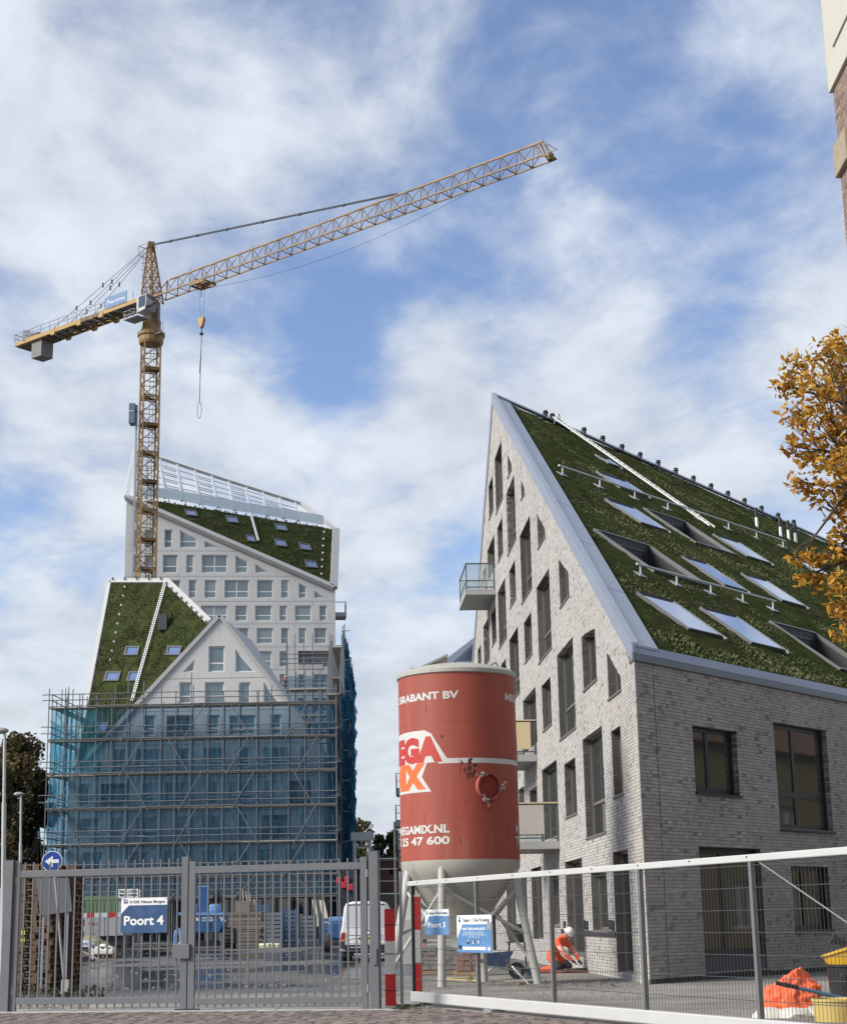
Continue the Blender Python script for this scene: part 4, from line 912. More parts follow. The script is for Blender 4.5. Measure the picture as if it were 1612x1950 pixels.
# ------------------------------------------------------------------ tower crane
CY = 170.0
MC = AY(282, 900, CY); MC = V((MC.x, CY, 0))
crane = thing('tower_crane', 'yellow lattice tower crane with long jib above the white tower', 'crane', MC)
mtop = AY(282, 652, CY).z; ma = math.radians(22); hw = .86
cor = [V((math.cos(ma+math.pi/4+k*math.pi/2)*hw*1.414, math.sin(ma+math.pi/4+k*math.pi/2)*hw*1.414, 0)) for k in range(4)]
nsec = 20; sh_ = mtop/nsec
for i in range(nsec):
    z0, z1 = i*sh_, (i+1)*sh_; mb = MB()
    for c in cor: mb.bar(MC+c+Z*z0, MC+c+Z*(z1-.02), .17, .17)
    for k in range(4):
        a, b = MC+cor[k], MC+cor[(k+1) % 4]; zm = (z0+z1)/2
        mb.bar(a+Z*(z0+.05), b+Z*zm, .085); mb.bar(b+Z*(z0+.05), a+Z*zm, .085) if False else None
        mb.bar(b+Z*zm, a+Z*(z1-.05), .085); mb.bar(a+Z*zm, b+Z*zm, .07); mb.bar(a+Z*(z0+.08), b+Z*(z0+.08), .13)
        mb.bar(a+Z*(z1-.1), b+Z*(z1-.1), .10)
    mb.add([MC+cor[k]*.95+Z*(z0+.12) for k in range(4)], [(0, 1, 2, 3)] if i % 2 else [(0, 1, 2)])
    mb.build('mast_section', CRANE, crane)
m = MB()
for o in (-.2, .2): m.bar(MC+V((o+.15, .1, 1)), MC+V((o+.15, .1, mtop)), .05)
for i in range(int(mtop/.6)): m.bar(MC+V((-.05, .1, 1+i*.6)), MC+V((.35, .1, 1+i*.6)), .04)
m.build('mast_ladder', CRANE, crane)
# slewing ring, cab platform
CRB = mat('crane dark steel', (.12, .08, .05), .6, 0, .2, 1)
m = MB(); m.lathe([(0, 0), (1.25, .0), (1.35, .3), (1.35, .8), (1.5, .9), (1.5, 1.25), (1.2, 1.4), (1.0, 1.9), (0, 1.9)], MC+Z*(mtop-.25), 16); m.box(MC+Z*(mtop+1.9), (1.7, 1.7, .8), rz=ma); m.build('slewing_ring', CRANE, crane); MB().prism([MC+V((x, y, mtop+1.5)) for x, y in ((-.8, -.8), (.8, -.8), (.8, .8), (-.8, .8))], Z*(AY(300, 573, CY).z-mtop-1.6)).build('slewing_platform', CRB, crane)
ZJ = AY(300, 573, CY).z
tip = G(1053, 296, ZJ); JD = V((tip.x-MC.x, tip.y-MC.y, 0)); JL = JD.length; JD.normalize(); JS = V((JD.y, -JD.x, 0))     # JS: right-hand side seen along the jib
JP = lambda d, s, z: MC+JD*d+JS*s+Z*(ZJ+z)
# jib in sections: one top chord, two bottom chords, lattice between them
bays = 27; d0 = 1.3; bl_ = (JL-d0-1.0)/bays; JW, JH = .78, 1.75
for sidx in range(6):
    mb = MB(); b0, b1 = int(bays*sidx/6), int(bays*(sidx+1)/6)
    da, db = d0+b0*bl_, d0+b1*bl_
    for s in (-JW, JW): mb.bar(JP(da, s, 0), JP(db-.03, s, 0), .12, .14)
    hA = JH; mb.bar(JP(da if sidx else d0+bl_*.8, 0, hA), JP(db-.03, 0, hA), .15, .15)
    for b in range(b0, b1):
        e0, e1 = d0+b*bl_, d0+(b+1)*bl_; mid = (e0+e1)/2
        for s in (-JW, JW):
            if b > 0: mb.bar(JP(e0, s, 0), JP(mid, 0, JH), .06)
            mb.bar(JP(mid, 0, JH), JP(e1, s, 0), .06)
        if b == 0:
            for s in (-JW, JW): mb.bar(JP(e0, s, 0), JP(mid+.3, 0, JH), .1)
        mb.bar(JP(e0, -JW, 0), JP(e0, JW, 0), .07); mb.bar(JP(e0, -JW, 0), JP(e1, JW, 0), .06)
        if b % 5 == 2: mb.bar(JP(mid, 0, JH), JP(mid, 0, JH+.5), .05)
    mb.build('jib_section', CRANE, crane)
m = MB(); e = JL-1.0
for s in (-JW, JW): m.bar(JP(e, s, 0), JP(e+.9, s*.7, -.1), .14); m.bar(JP(e, s, 0), JP(e-.4, 0, JH), .1); m.bar(JP(e+.9, s*.7, -.1), JP(e, 0, JH-.1), .08)
m.bar(JP(e+.9, -.6, -.1), JP(e+.9, .6, -.1), .14); m.bar(JP(e, -JW, .9), JP(e+.9, -JW, .9), .05); m.bar(JP(e, JW, .9), JP(e+.9, JW, .9), .05); m.bar(JP(e+.9, -JW, .9), JP(e+.9, JW, .9), .05); m.tube(JP(e+.7, 0, -.35), JP(e+.7, 0, .25), .3, 10)
m.build('jib_nose', CRANE, crane)
# tower head
ht = AY(277, 468, CY).z-ZJ; m = MB(); hb = [JP(1.0, -.75, -.4), JP(1.0, .75, -.4), JP(-1.0, .75, -.4), JP(-1.0, -.75, -.4)]; tp = [JP(-.15, -.22, ht), JP(-.15, .22, ht), JP(-.65, .22, ht), JP(-.65, -.22, ht)]
for a, b in zip(hb, tp): m.bar(a, b, .17)
for i in range(6):
    t0, t1 = i/6, (i+1)/6
    for k in range(4): a, b = k, (k+1) % 4; m.bar(lerp(hb[a], tp[a], t0), lerp(hb[b], tp[b], t1), .07); m.bar(lerp(hb[b], tp[b], t0), lerp(hb[a], tp[a], t1), .07); m.bar(lerp(hb[a], tp[a], t1), lerp(hb[b], tp[b], t1), .07)
m.box(JP(-.4, 0, ht+.15), (.7, .7, .7), rz=ma); m.build('tower_head', CRANE, crane)
m = MB()
for z in (ht-.9, ht+.2):
    for a, b in ((JP(-1.6, -.7, z), JP(-1.6, .7, z)), (JP(-1.6, -.7, z), JP(-.3, -.7, z)), (JP(-1.6, .7, z), JP(-.3, .7, z))): m.bar(a, b, .06)
for s in (-.7, .7): m.bar(JP(-1.6, s, ht-.9), JP(-1.6, s, ht+.2), .06)
for o in (-.22, .22): m.bar(JP(-1.45, o, .6), JP(-1.3, o, ht-.9), .05)
for i in range(12): m.bar(JP(-1.45, -.22, .7+i*.42), JP(-1.45, .22, .7+i*.42), .04)
for i in range(6): m.bar(JP(-1.45, -.3, .9+i*.8), JP(-1.85, 0, .9+i*.8), .04); m.bar(JP(-1.85, 0, .9+i*.8), JP(-1.45, .3, .9+i*.8), .04)
m.build('head_platform', mat('grey crane steel', (.22, .23, .25), .5, .3, .1), crane)
# tie bar to the jib
def on_jib(px, z=JH):      # distance along the jib of the point seen at photo x = px
    lo, hi = 1, JL
    for _ in range(40):
        md = (lo+hi)/2; q = JP(md, 0, z)-_O; x = PPX+F_PX*q.dot(_R)/q.dot(_F)
        if x < px: lo = md
        else: hi = md
    return lo
dt = on_jib(757); TIE = mat('grey tie bar', (.10, .115, .14), .5, .3, .1)
m = MB(); A_, B_ = JP(-.1, 0, ht+.15), JP(dt, 0, JH+.15)
for o in (-.12, .12): m.tube(A_+JS*o, B_+JS*o, .06, 6)
for t in (.08, .2, .33, .48, .63, .8): p = lerp(A_, B_, t); m.box(p, (.4, .22, .24), rz=-.68)
m.build('jib_tie', TIE, crane)
# counter-jib
CJ = -22.6
YB = mat('crane yellow beam', (.34, .21, .065), .5, 0, .15, .8, col2=(.2, .12, .05), c2s=.6, c2lo=.55, c2hi=.75)
m = MB()
for s in (-1.1, 1.1):
    m.bar(JP(-.8, s, .1), JP(CJ, s, .1), .16, .48)
    for dd in (-6.8, -10.6, -15.2): m.bar(JP(dd, s-.02, .0), JP(dd-.7, s-.02, .0), .28, .78)
m.build('counter_jib', YB, crane)
m = MB()
for i in range(15): d = -1.4-i*1.42; m.bar(JP(d, -1.1, -.1), JP(d, 1.1, -.1), .12, .15)
for i in range(0, 14, 1): d = -1.4-i*1.42; m.bar(JP(d, -1.1, -.12), JP(d-1.42, 1.1, -.12), .08)
m.build('counter_jib_cross_members', CRB, crane)
GRAT = mat('crane walkway sheet', (.36, .37, .38), .6, .2, .1)
for i in range(12): MB().obox(JP(-2.0-i*1.25, -.95, .16), JD*-1.15, JS*1.9, Z*.04).build('walkway_sheet', GRAT if i not in (3, 8) else CRB, crane)
m = MB(); m.obox(JP(CJ+5.8, -1.05, -.25), JD*-5.6, JS*2.1, Z*.3); m.build('ballast_platform', CRB, crane)
for k in range(5): MB().obox(JP(CJ+4.6-k*.36-.0, -.85, -2.2), JD*-.33, JS*1.7, Z*2.0).build('ballast_block', mat('ballast concrete', (.2, .195, .185), .9, 0, .12, 1), crane)
m = MB(); m.box(JP(CJ+1.7, .75, .85), (.9, .9, 1.2), rz=.2); m.build('control_cabinet', mat('grey cabinet', (.42, .43, .43), .5, 0, .05), crane); MB().box(JP(CJ+2.9, 0, .6), (1.2, 1.2, .8), rz=-.6).build('winch', CRB, crane); MB().box(JP(CJ+5.6, -.2, .55), (2.6, .7, .5), rz=-.68).build('winch_frame', CRB, crane)
m = MB()
for s in (-1.15, 1.15):
    for z in (.85, 1.35): m.bar(JP(-3.5 if s > 0 else -1.5, s, z), JP(CJ-.1, s, z), .06)
    for i in range(14): m.bar(JP(CJ+i*1.6, s, .3), JP(CJ+i*1.6, s, 1.35), .06)
for z in (.85, 1.35): m.bar(JP(CJ-.1, -1.15, z), JP(CJ-.1, 1.15, z), .06)
m.build('counter_jib_railing', mat('grey crane steel', (.22, .23, .25), .5, .3, .1), crane)
for s, dd in ((-.95, -13.0), (-.95, -16.4), (.95, -13.0), (.95, -16.4)):
    m = MB(); a, b = JP(-.6, s*.2, ht+.1), JP(dd, s, .3); m.tube(a, b, .035, 5)
    for t in (.45, .72): m.box(lerp(a, b, t), (.18, .18, .5))
    m.build('pendant', TIE, crane)
# cab
CABW = mat('crane cab white', (.38, .39, .40), .4, 0, .04); cc0 = JP(.1, 1.0, -2.3)
m = MB(); pr = [(.25, .1), (1.65, .25), (1.85, 1.2), (1.75, 2.0), (.25, 2.0)]
m.prism([cc0+JD*a+Z*b for a, b in pr], JS*1.5); cb = m.build('cab', CABW, crane, bevel=.05)
cg = glass_mat('cab glass', (.03, .035, .045), .04)
MB().prism([cc0+JD*a+Z*b+JS*1.505 for a, b in ((.6, .6), (1.6, .6), (1.72, 1.2), (1.66, 1.88), (.6, 1.88))], JS*.01).build('side_window', cg, cb)
MB().prism([cc0+JD*(1.72+o)+Z*z+JS*s for o, z, s in ((-.04, .2, .05), (-.04, .2, 1.45), (.15, 1.2, 1.45), (.05, 1.96, 1.45), (.05, 1.96, .05), (.15, 1.2, .05))], JD*.02).build('front_window', cg, cb)
m = MB(); m.obox(cc0+JD*-1.5+JS*.2-Z*.35, JD*2.2, JS*1.6, Z*.08)
for z in (.4, .9):
    m.bar(cc0+JD*-1.5+JS*1.75+Z*z-Z*.3, cc0+JD*.3+JS*1.75+Z*z-Z*.3, .05); m.bar(cc0+JD*-1.5+JS*.2+Z*z-Z*.3, cc0+JD*-1.5+JS*1.75+Z*z-Z*.3, .05)
for d in (-1.5, -.6, .3): m.bar(cc0+JD*d+JS*1.75-Z*.3, cc0+JD*d+JS*1.75+Z*.65, .05)
m.bar(cc0+JD*1.0-JS*.6-Z*2.0+JD*.6, cc0+JD*1.0-JS*.6-Z*.9+JD*.6, .05); m.bar(cc0+JD*2.2-JS*.6-Z*2.0, cc0+JD*2.2-JS*.6-Z*.9, .05); m.bar(cc0+JD*1.6-JS*.6-Z*.9, cc0+JD*2.2-JS*.6-Z*.9, .05); m.obox(cc0+JD*1.3-JS*.9-Z*2.05, JD*.9, JS*.6, Z*.06)
m.build('cab_platform', mat('grey crane steel', (.22, .23, .25), .5, .3, .1), crane)
# name letters on the beam, company board on the railing
text_on(crane, JP(-11.2, 1.19, -.12), JD, JS, 'LIEBHERR', .42, BLACK, .03, width=4.6)
b0 = JP(-6.4, 1.25, .35); m = MB().obox(b0, JD*3.7, JS*.06, Z*1.25); bd = m.build('company_board', mat('crane board blue', (.10, .18, .31), .5, 0, .04), crane)
text_on(bd, b0+JD*.95+Z*.42+JS*.06, JD, JS, 'Stam + De Koning', .27, SIGNWHITE, .01, width=2.4)
m = MB()
for a, b in (((.45, .4), (.45, .72)), ((.45, .72), (.62, .88)), ((.62, .88), (.79, .72)), ((.79, .72), (.79, .4))): m.bar(b0+JD*a[0]+Z*a[1]+JS*.065, b0+JD*b[0]+Z*b[1]+JS*.065, .07, .01, JS)
m.build('house_emblem', SIGNWHITE, bd)
# trolley, ropes, hook block and chains
dtr = on_jib(386, -.3); m = MB()
for s in (-.85, .85): m.bar(JP(dtr-1.1, s, -.25), JP(dtr+1.1, s, -.25), .14, .2)
for d in (-1.1, 0, 1.1): m.bar(JP(dtr+d, -.85, -.25), JP(dtr+d, .85, -.25), .14, .2)
m.bar(JP(dtr-1.1, -.85, -.25), JP(dtr+1.1, .85, -.25), .1); m.box(JP(dtr-.5, .2, .15), (.8, .7, .5), rz=.3); m.obox(JP(dtr+1.0, .3, -.75), JD*.9, JS*.9, Z*.06)
for z in (-.2, .3): m.bar(JP(dtr+1.0, 1.2, z), JP(dtr+1.9, 1.2, z), .05)
for s in (-.4, .4): m.tube(JP(dtr-.3, s, -.4)+JS*.05, JP(dtr-.3, s, -.4)-JS*.05, .2, 10)
m.bar(JP(dtr-.1, .1, -.3), JP(dtr-.1, .1, -1.6), .09); m.build('trolley', CRANE, crane)
hz_ = AY(386, 612, JP(dtr, 0, 0).y).z; hb_ = JP(dtr-.1, 0, 0); hb_.z = hz_
m = MB()
for d in (-.5, .5): m.tube(JP(dtr-.1+d, 0, -.3), hb_+JD*d*.35+Z*.3, .02, 4)
m.build('hoist_rope', TIE, crane)
m = MB(); m.prism([hb_+JD*a+Z*b-JS*.18 for a, b in ((-.35, .5), (.35, .5), (.45, .2), (.25, -.5), (-.05, -.75), (-.3, -.4), (-.45, .2))], JS*.36); hk = m.build('hook_block', YB, crane, bevel=.04)
cz = AY(385, 797, hb_.y).z; m = MB(); m.tube(hb_-Z*.75, hb_-Z*1.1, .07, 6); m.lathe([(.02, -.2), (.18, -.12), (.22, .05), (.1, .15), (.02, .1)], hb_-Z*1.35, 8); m.build('hook', BLACK, hk)
m = MB(); m.tube(hb_-Z*1.5, V((hb_.x-.1, hb_.y, cz+1.8)), .05, 5); m.tube(hb_-Z*1.5+JD*.08, V((hb_.x-.15, hb_.y, cz+5)), .04, 5)
lp_ = [V((hb_.x-.1+.22*math.sin(t), hb_.y, cz+.9-.9*math.cos(t))) for t in [2*math.pi*i/12 for i in range(13)]]; m.path(lp_, .03, 4); m.build('chain_sling', TIE, crane)
m = MB(); q0, q1 = JP(4, 0, -.15), JP(JL-6, 0, -.15); pts = [lerp(q0, q1, i/16)-Z*(2.0*math.sin(math.pi*i/16)) for i in range(17)]; m.path(pts, .02, 4); m.build('trolley_rope', TIE, crane)
# builder's hoist beside the mast
hx = AY(250, 900, CY-1).x; hoist = thing('builders_hoist', 'dark grey hoist cage on a slim rail beside the crane mast', 'hoist', (hx, CY-1, 0))
z0, z1 = AY(250, 808, CY-1).z, AY(250, 771, CY-1).z
MB().box((hx, CY-1, (z0+z1)/2), (.62, 1.3, z1-z0)).build('cage', mat('hoist grey', (.11, .14, .19), .5, .2, .1), hoist); MB().box((hx-.02, CY-1.68, (z0+z1)/2+.2), (.5, .04, .1)).build('cage_stripe', SILVER, hoist)
m = MB().bar((hx+.42, CY-1, 0), (hx+.42, CY-1, z1), .12, .2)
for i in range(int(z1/1.5)): m.bar((hx+.42, CY-1, 1+i*1.5), (MC.x-.8, CY-.6, 1+i*1.5), .06)
m.build('rail', GALV, hoist)
# ------------------------------------------------------------------ mortar silo
SYc = 38.2
sc0 = AY(876.5, 1640, SYc); SC = V((sc0.x, SYc, 0)); zred0 = AY(876.5, 1637, SYc-1.25).z
dep = V((SC.x, SYc, zred0-CAM_H)).dot(V((0, _F.y, _F.z))); SR = 113.6/F_PX*dep
zred1 = AY(876.5, 1279.5, SYc-SR).z; zred0 = AY(876.5, 1636.5, SYc-SR).z
SREDM = mat('silo red paint', (.285, .056, .034), .6, 0, .24, 1.0, .06, 14, col2=(.36, .125, .085), c2s=1.6, c2lo=.56, c2hi=.8, streak=True)
SGREY = mat('silo cream steel', (.34, .33, .29), .55, 0, .08, 1.5, col2=(.16, .15, .12), c2s=2.2, c2lo=.55, c2hi=.78, streak=True)
silo = thing('mortar_silo', 'tall red mortar silo with white lettering standing on steel legs behind the sliding gate', 'silo', SC)
body = MB().lathe([(SR, zred0), (SR, (zred0+zred1)/2), (SR, zred1)], SC, 72).build('body', SREDM, silo, smooth=True)
m = MB(); m.lathe([(SR+.004, zred1), (SR+.035, zred1+.02), (SR+.035, zred1+.10), (SR-.05, zred1+.17), (SR*.72, zred1+.26), (SR*.45, zred1+.33), (0, zred1+.37)], SC, 72); m.build('lid', SGREY, silo, smooth=True)
cz0 = .95; m = MB(); m.lathe([(SR, zred0), (SR-.01, zred0-.16), (SR-.10, zred0-.32), (.32, cz0+.12), (.26, cz0), (.26, cz0-.12), (.0, cz0-.12)], SC, 64); m.build('hopper', SGREY, silo, smooth=True)
m = MB(); zt = zred1+.2    # lifting frame on the lid
for a, b in (((-1.0, -.35), (.05, -.2)),): 
    p, q = SC+V((a[0], a[1], zt-.02)), SC+V((b[0]-.25, b[1], zt+.36)); m.bar(p, q, .13, .05); m.prism([p, q, q-Z*.3, p-Z*.02], V((0, .03, 0)))
m.tube(SC+V((-1.12, -.2, zt-.03)), SC+V((-1.0, -.75, zt-.08)), .085, 10); m.tube(SC+V((-.98, -.45, zt-.03)), SC+V((-.7, -.42, zt+.03)), .07, 8); m.bar(SC+V((.62, -.35, zt+.02)), SC+V((.9, -.4, zt+.15)), .12, .04); m.bar(SC+V((.92, -.4, zt+.13)), SC+V((1.0, -.4, zt-.05)), .05)
tag(m.build('lifting_frame', SGREY, silo), kind='stuff')
# legs and braces
LEGM = mat('silo leg grey', (.40, .40, .37), .55, 0, .08, 2, col2=(.22, .2, .17), c2s=3, c2lo=.58, c2hi=.8)
la = [math.radians(a) for a in (-110, 162, 70-2, -22)]; lt, lb = [], []
for phi in (-70, 20+180-20+20, 70, -20):
    pr_ = math.radians(phi); dirv = V((math.sin(pr_), -math.cos(pr_), 0)); lt.append(SC+dirv*(SR-.09)+Z*(zred0-.28)); lb.append(SC+dirv*(SR+.16))
lt = [SC+V((math.sin(math.radians(p)), -math.cos(math.radians(p)), 0))*(SR-.09)+Z*(zred0-.28) for p in (-70, -20, 70, 160)]
lb = [SC+V((math.sin(math.radians(p)), -math.cos(math.radians(p)), 0))*(SR+e) for p, e in ((-70, .38), (-20, .08), (70, .38), (160, .15))]
for a, b in zip(lt, lb):
    l = MB().tube(b, a+(a-b)*.06, .092, 12).build('leg', LEGM, silo, smooth=True); MB().box(b+Z*.015, (.34, .34, .03)).build('foot_plate', GALV, l)
for i in range(4):
    j = (i+1) % 4; MB().tube(lerp(lb[i], lt[i], .18), lerp(lb[j], lt[j], .86), .038, 8).build('brace', LEGM, silo); MB().tube(lerp(lb[j], lt[j], .45), lerp(lb[i], lt[i], .86), .038, 8).build('brace', LEGM, silo)
# lettering bent round the drum
def wrap(parent, s, phi_end, ztop, zbot, m, bold=.05, width=None, lift=.006, align_left=None, name='lettering', verts=None, split=False):
    if verts is None: v, f = text_mesh(s, ztop-zbot, bold, width)
    else: v, f = verts
    bm = bmesh.new(); vv = [bm.verts.new((x, y, 0)) for x, y in v]
    for q in f:
        try: bm.faces.new([vv[i] for i in q])
        except ValueError: pass
    bmesh.ops.triangulate(bm, faces=bm.faces[:]); wmax = v[:, 0].max()
    for k in range(1, int(wmax/.09)): bmesh.ops.bisect_plane(bm, geom=bm.verts[:]+bm.edges[:]+bm.faces[:], plane_co=(k*.09, 0, 0), plane_no=(1, 0, 0))
    bm.verts.index_update(); pts = []
    for q in bm.verts:
        ph = math.radians(phi_end)-(wmax-q.co.x)/SR if align_left is None else math.radians(align_left)+q.co.x/SR
        pts.append(SC+V((math.sin(ph)*(SR+lift), -math.cos(ph)*(SR+lift), zbot+q.co.y)))
    fs = [tuple(x.index for x in q.verts) for q in bm.faces]; bm.free()
    if split:                                   # one object for each letter
        par = list(range(len(pts)))
        def fd(i):
            while par[i] != i: par[i] = par[par[i]]; i = par[i]
            return i
        for q in fs:
            for i in q[1:]: par[fd(i)] = fd(q[0])
        grp = {}
        for q in fs: grp.setdefault(fd(q[0]), []).append(q)
        for g in grp.values():
            ids = sorted({i for q in g for i in q}); mp_ = {i: k for k, i in enumerate(ids)}; build_raw(name, [pts[i] for i in ids], [tuple(mp_[i] for i in q) for q in g], m, parent)
        return None
    return build_raw(name, pts, fs, m, parent)
sz = lambda y: AY(876.5, y, SYc-SR).z
LETW = mat('lettering white', (.50, .49, .47), .5, 0, .06); LRED = mat('logo red', (.40, .03, .02), .5, 0, .05); LOR = mat('logo orange', (.62, .12, .025), .5, 0, .05)
for ends, left in ((1.0, None), (None, 53)):
    kw = {'align_left': left} if left else {}
    e = ends or 0
    wrap(body, 'MEGAMIX BRABANT BV', e, sz(1315.5), sz(1329), LETW, .04, width=SR*math.radians(136), **kw)
for e, left in ((-10.5, None), (0, 65)):
    kw = {'align_left': left} if left else {}
    wrap(body, 'WWW.MEGAMIX.NL', e, sz(1569.5), sz(1584.5), LETW, .04, width=SR*math.radians(112), **kw)
    wrap(body, 'TEL. 040 25 47 600', e, sz(1592), sz(1606.5), LETW, .035, width=SR*math.radians(124), **kw)
for base in (0, 180+10):       # the logo, twice round the drum
    e = -16.0+base; W1, W2 = SR*math.radians(96), SR*math.radians(62)
    def poly_wrap(pts, z0, m, lift): v = np.array(pts, dtype=float); return wrap(body, '', 0, 0, z0, m, verts=(v, [tuple(range(len(pts)))]), lift=lift, align_left=base-112, name='logo_backing')
    A1 = lambda deg: SR*math.radians(deg+112)
    zt_, zm_, zb_ = sz(1396), sz(1450), sz(1503)
    poly_wrap([(A1(-108), 0), (A1(-9.5), 0), (A1(-27), zt_-zm_+.02), (A1(-34), zt_-zm_+.1), (A1(-60), zt_-zm_+.10), (A1(-108), zt_-zm_+.06)], zm_, LETW, .004)
    poly_wrap([(A1(-100), 0), (A1(-28), 0), (A1(-40), zm_-zb_), (A1(-100), zm_-zb_)][0:0] or [(A1(-100), -.03), (A1(-28), -.03), (A1(-38), (zm_-zb_)*.5), (A1(-32), zm_-zb_), (A1(-100), zm_-zb_)], zb_, LETW, .0035)
    wrap(body, 'MEGA', e, sz(1403), sz(1445), LRED, .07, width=W1*.93, lift=.008, split=True, name='logo_letter')
    wrap(body, 'MIX', e-17.5, sz(1453), sz(1496), LOR, .07, width=W2, lift=.008, split=True, name='logo_letter')
    wrap(body, '®', e+1.5, sz(1398), sz(1404), BLACK, .0, lift=.008)
m = MB(); m.lathe([(SR+.0025, sz(1453)), (SR+.003, sz(1443.5))], SC, 96, a0=-math.pi/2-math.radians(20), a1=-math.pi/2+math.radians(110)); m.build('stripe', LETW, body, smooth=True)
# grime: a dark splash beside the hatch, run marks and scratches on the drum
GRIME = mat('dark grime', (.075, .014, .012), .7, 0, .3, 8); DUSTM = mat('cement dust run', (.30, .15, .12), .8, 0, .2, 6)
def smear(phi, y, rx, ry, m, n=14, rag=.45):
    pts = [(rx*(1+random.uniform(-rag, rag))*math.cos(2*math.pi*i/n)+rx*1.5, ry*(1+random.uniform(-rag, rag))*math.sin(2*math.pi*i/n)) for i in range(n)]
    wrap(body, '', 0, 0, sz(y), m, verts=(np.array(pts), [tuple(range(n))]), lift=.0022+random.random()*.001, align_left=phi, name='stain')
for k in range(16): smear(random.gauss(7, 4), random.gauss(1468, 9), random.uniform(.015, .06), random.uniform(.015, .06), GRIME)
for k in range(34): smear(random.uniform(-80, 80), random.choice((random.uniform(1290, 1330), random.uniform(1455, 1480), random.uniform(1340, 1620))), random.uniform(.004, .012), random.uniform(.05, .28), random.choice((GRIME, DUSTM, DUSTM)), 10, .3)
for ph_, y in ((-14, 1565), (22, 1545), (-62, 1620), (-66, 1352), (3, 1525), (46, 1300), (12, 1610)): smear(ph_, y, random.uniform(.02, .05), .006, GRIME, 8)
MB().lathe([(SR+.001, sz(1372)), (SR+.004, sz(1371)), (SR+.001, sz(1370))], SC, 72).build('weld_seam', SREDM, body, smooth=True); MB().lathe([(SR+.001, sz(1556)), (SR+.004, sz(1555)), (SR+.001, sz(1554))], SC, 72).build('weld_seam', SREDM, body, smooth=True)
# round hatch with clamps
ph = math.radians(27.5); hn = V((math.sin(ph), -math.cos(ph), 0)); hu = V((math.cos(ph), math.sin(ph), 0)); hc = SC+hn*(SR-.01); hc.z = sz(1498)
HR = .30; m = MB(); nseg = 28
def ring(m, r0, r1, d0, d1, mi=0):
    p = []
    for i in range(nseg): t = 2*math.pi*i/nseg; dv = hu*math.cos(t)+Z*math.sin(t); p += [hc+dv*r0+hn*d0, hc+dv*r1+hn*d0, hc+dv*r1+hn*d1, hc+dv*r0+hn*d1]
    f = []
    for i in range(nseg):
        a, b = i*4, ((i+1) % nseg)*4; f += [(a, b, b+1, a+1), (a+1, b+1, b+2, a+2), (a+2, b+2, b+3, a+3), (a+3, b+3, b, a)]
    m.add(p, f, mi)
ring(m, HR-.035, HR, -.02, .10); hatch = m.build('hatch', mat('hatch rim', (.30, .075, .06), .4, 0, .1), silo, smooth=True)
m = MB(); p = [hc+(hu*math.cos(2*math.pi*i/nseg)+Z*math.sin(2*math.pi*i/nseg))*(HR-.055)+hn*.0 for i in range(nseg)]; m.prism(p, hn*.03); m.build('hatch_door', mat('hatch door red', (.24, .035, .026), .35, 0, .06), hatch)
for t in (125, -5, -115):
    t = math.radians(t); dv = hu*math.cos(t)+Z*math.sin(t); tv = -hu*math.sin(t)+Z*math.cos(t); m = MB(); m.bar(hc+dv*(HR-.06)+hn*.13-tv*.08, hc+dv*(HR+.10)+hn*.13+tv*.14, .035, .04, hn); m.bar(hc+dv*(HR-.02)+hn*.02, hc+dv*(HR+.05)+hn*.16, .06); m.tube(hc+dv*HR+hn*.06+tv*.05, hc+dv*HR+hn*.2+tv*.05, .025, 8); m.build('clamp', mat('clamp steel', (.25, .2, .18), .5, .3, .2), hatch)
m = MB(); q = hc-Z*.42-hu*.0+hu*.02; m.tube(q-hn*.02, q+hn*.09, .05, 12); m.build('spigot', SREDM, hatch)
# ------------------------------------------------------------------ double steel gate
gu = (GB-GA); gu.normalize(); gn = V((gu.y, -gu.x, 0))
gp_ = Wall(GA, gu, gn); gx = lambda x, y: gp_.px(x, y)
GATEM = mat('gate grey steel', (.135, .14, .15), .5, .25, .1, 4, .03, 40)
def leaf(x0, x1, label, ytop, nb_):
    s0, s1 = gx(x0, 1800)[0], gx(x1, 1800)[0]; zt = (gx(x0, ytop[0])[1]+gx(x1, ytop[1])[1])/2; zt0, zt1 = zt, zt
    zb = gx((x0+x1)/2, 1906)[1]; zp = gx((x0+x1)/2, 1639)[1]; zq = max(.06, gx((x0+x1)/2, 1922)[1])
    t = thing('gate_leaf', label, 'gate', gp_.at((s0+s1)/2, 0), 'leaves of the double steel gate')
    for s in (s0, s1-.115): MB().obox(gp_.at(s, zq-.03, -.03), gu*.115, gn*.06, Z*(zp-zq+.05)).build('stile', GATEM, t, bevel=.004)
    for z, h in ((zt, .115), (zb, .11)): MB().obox(gp_.at(s0+.118, z-h/2, -.028), gu*(s1-s0-.236), gn*.056, Z*h).build('rail', GATEM, t, bevel=.004)
    for i in range(nb_):
        s = s0+.118+(s1-s0-.236)*(i+.5)/nb_
        MB().obox(gp_.at(s-.0125, zt+.06, -.012), gu*.025, gn*.024, Z*(zp-zt-.06+random.uniform(-.008, .008))).build('picket', GATEM, t)
        MB().obox(gp_.at(s-.0125, zb+.056, -.012), gu*.025, gn*.024, Z*(zt-zb-.115)).build('picket', GATEM, t)
        MB().obox(gp_.at(s-.0125, zq, -.012), gu*.025, gn*.024, Z*(zb-zq-.056)).build('picket', GATEM, t)
    return t, s0, s1, zt, zb
lf1, a0, a1, zt1, zb1 = leaf(23, 357, 'grey steel picket gate leaf carrying a blue sign with a 4', (1664, 1659), 19)
lf2, b0_, b1_, zt2, zb2 = leaf(359, 700, 'grey steel picket gate leaf with no sign on it', (1657, 1649), 20)
MB().obox(gp_.at(a1-.24, gx(348, 1826)[1], .031), gu*.30, gn*.05, Z*.24).build('lock_case', GATEM, lf1, bevel=.006)
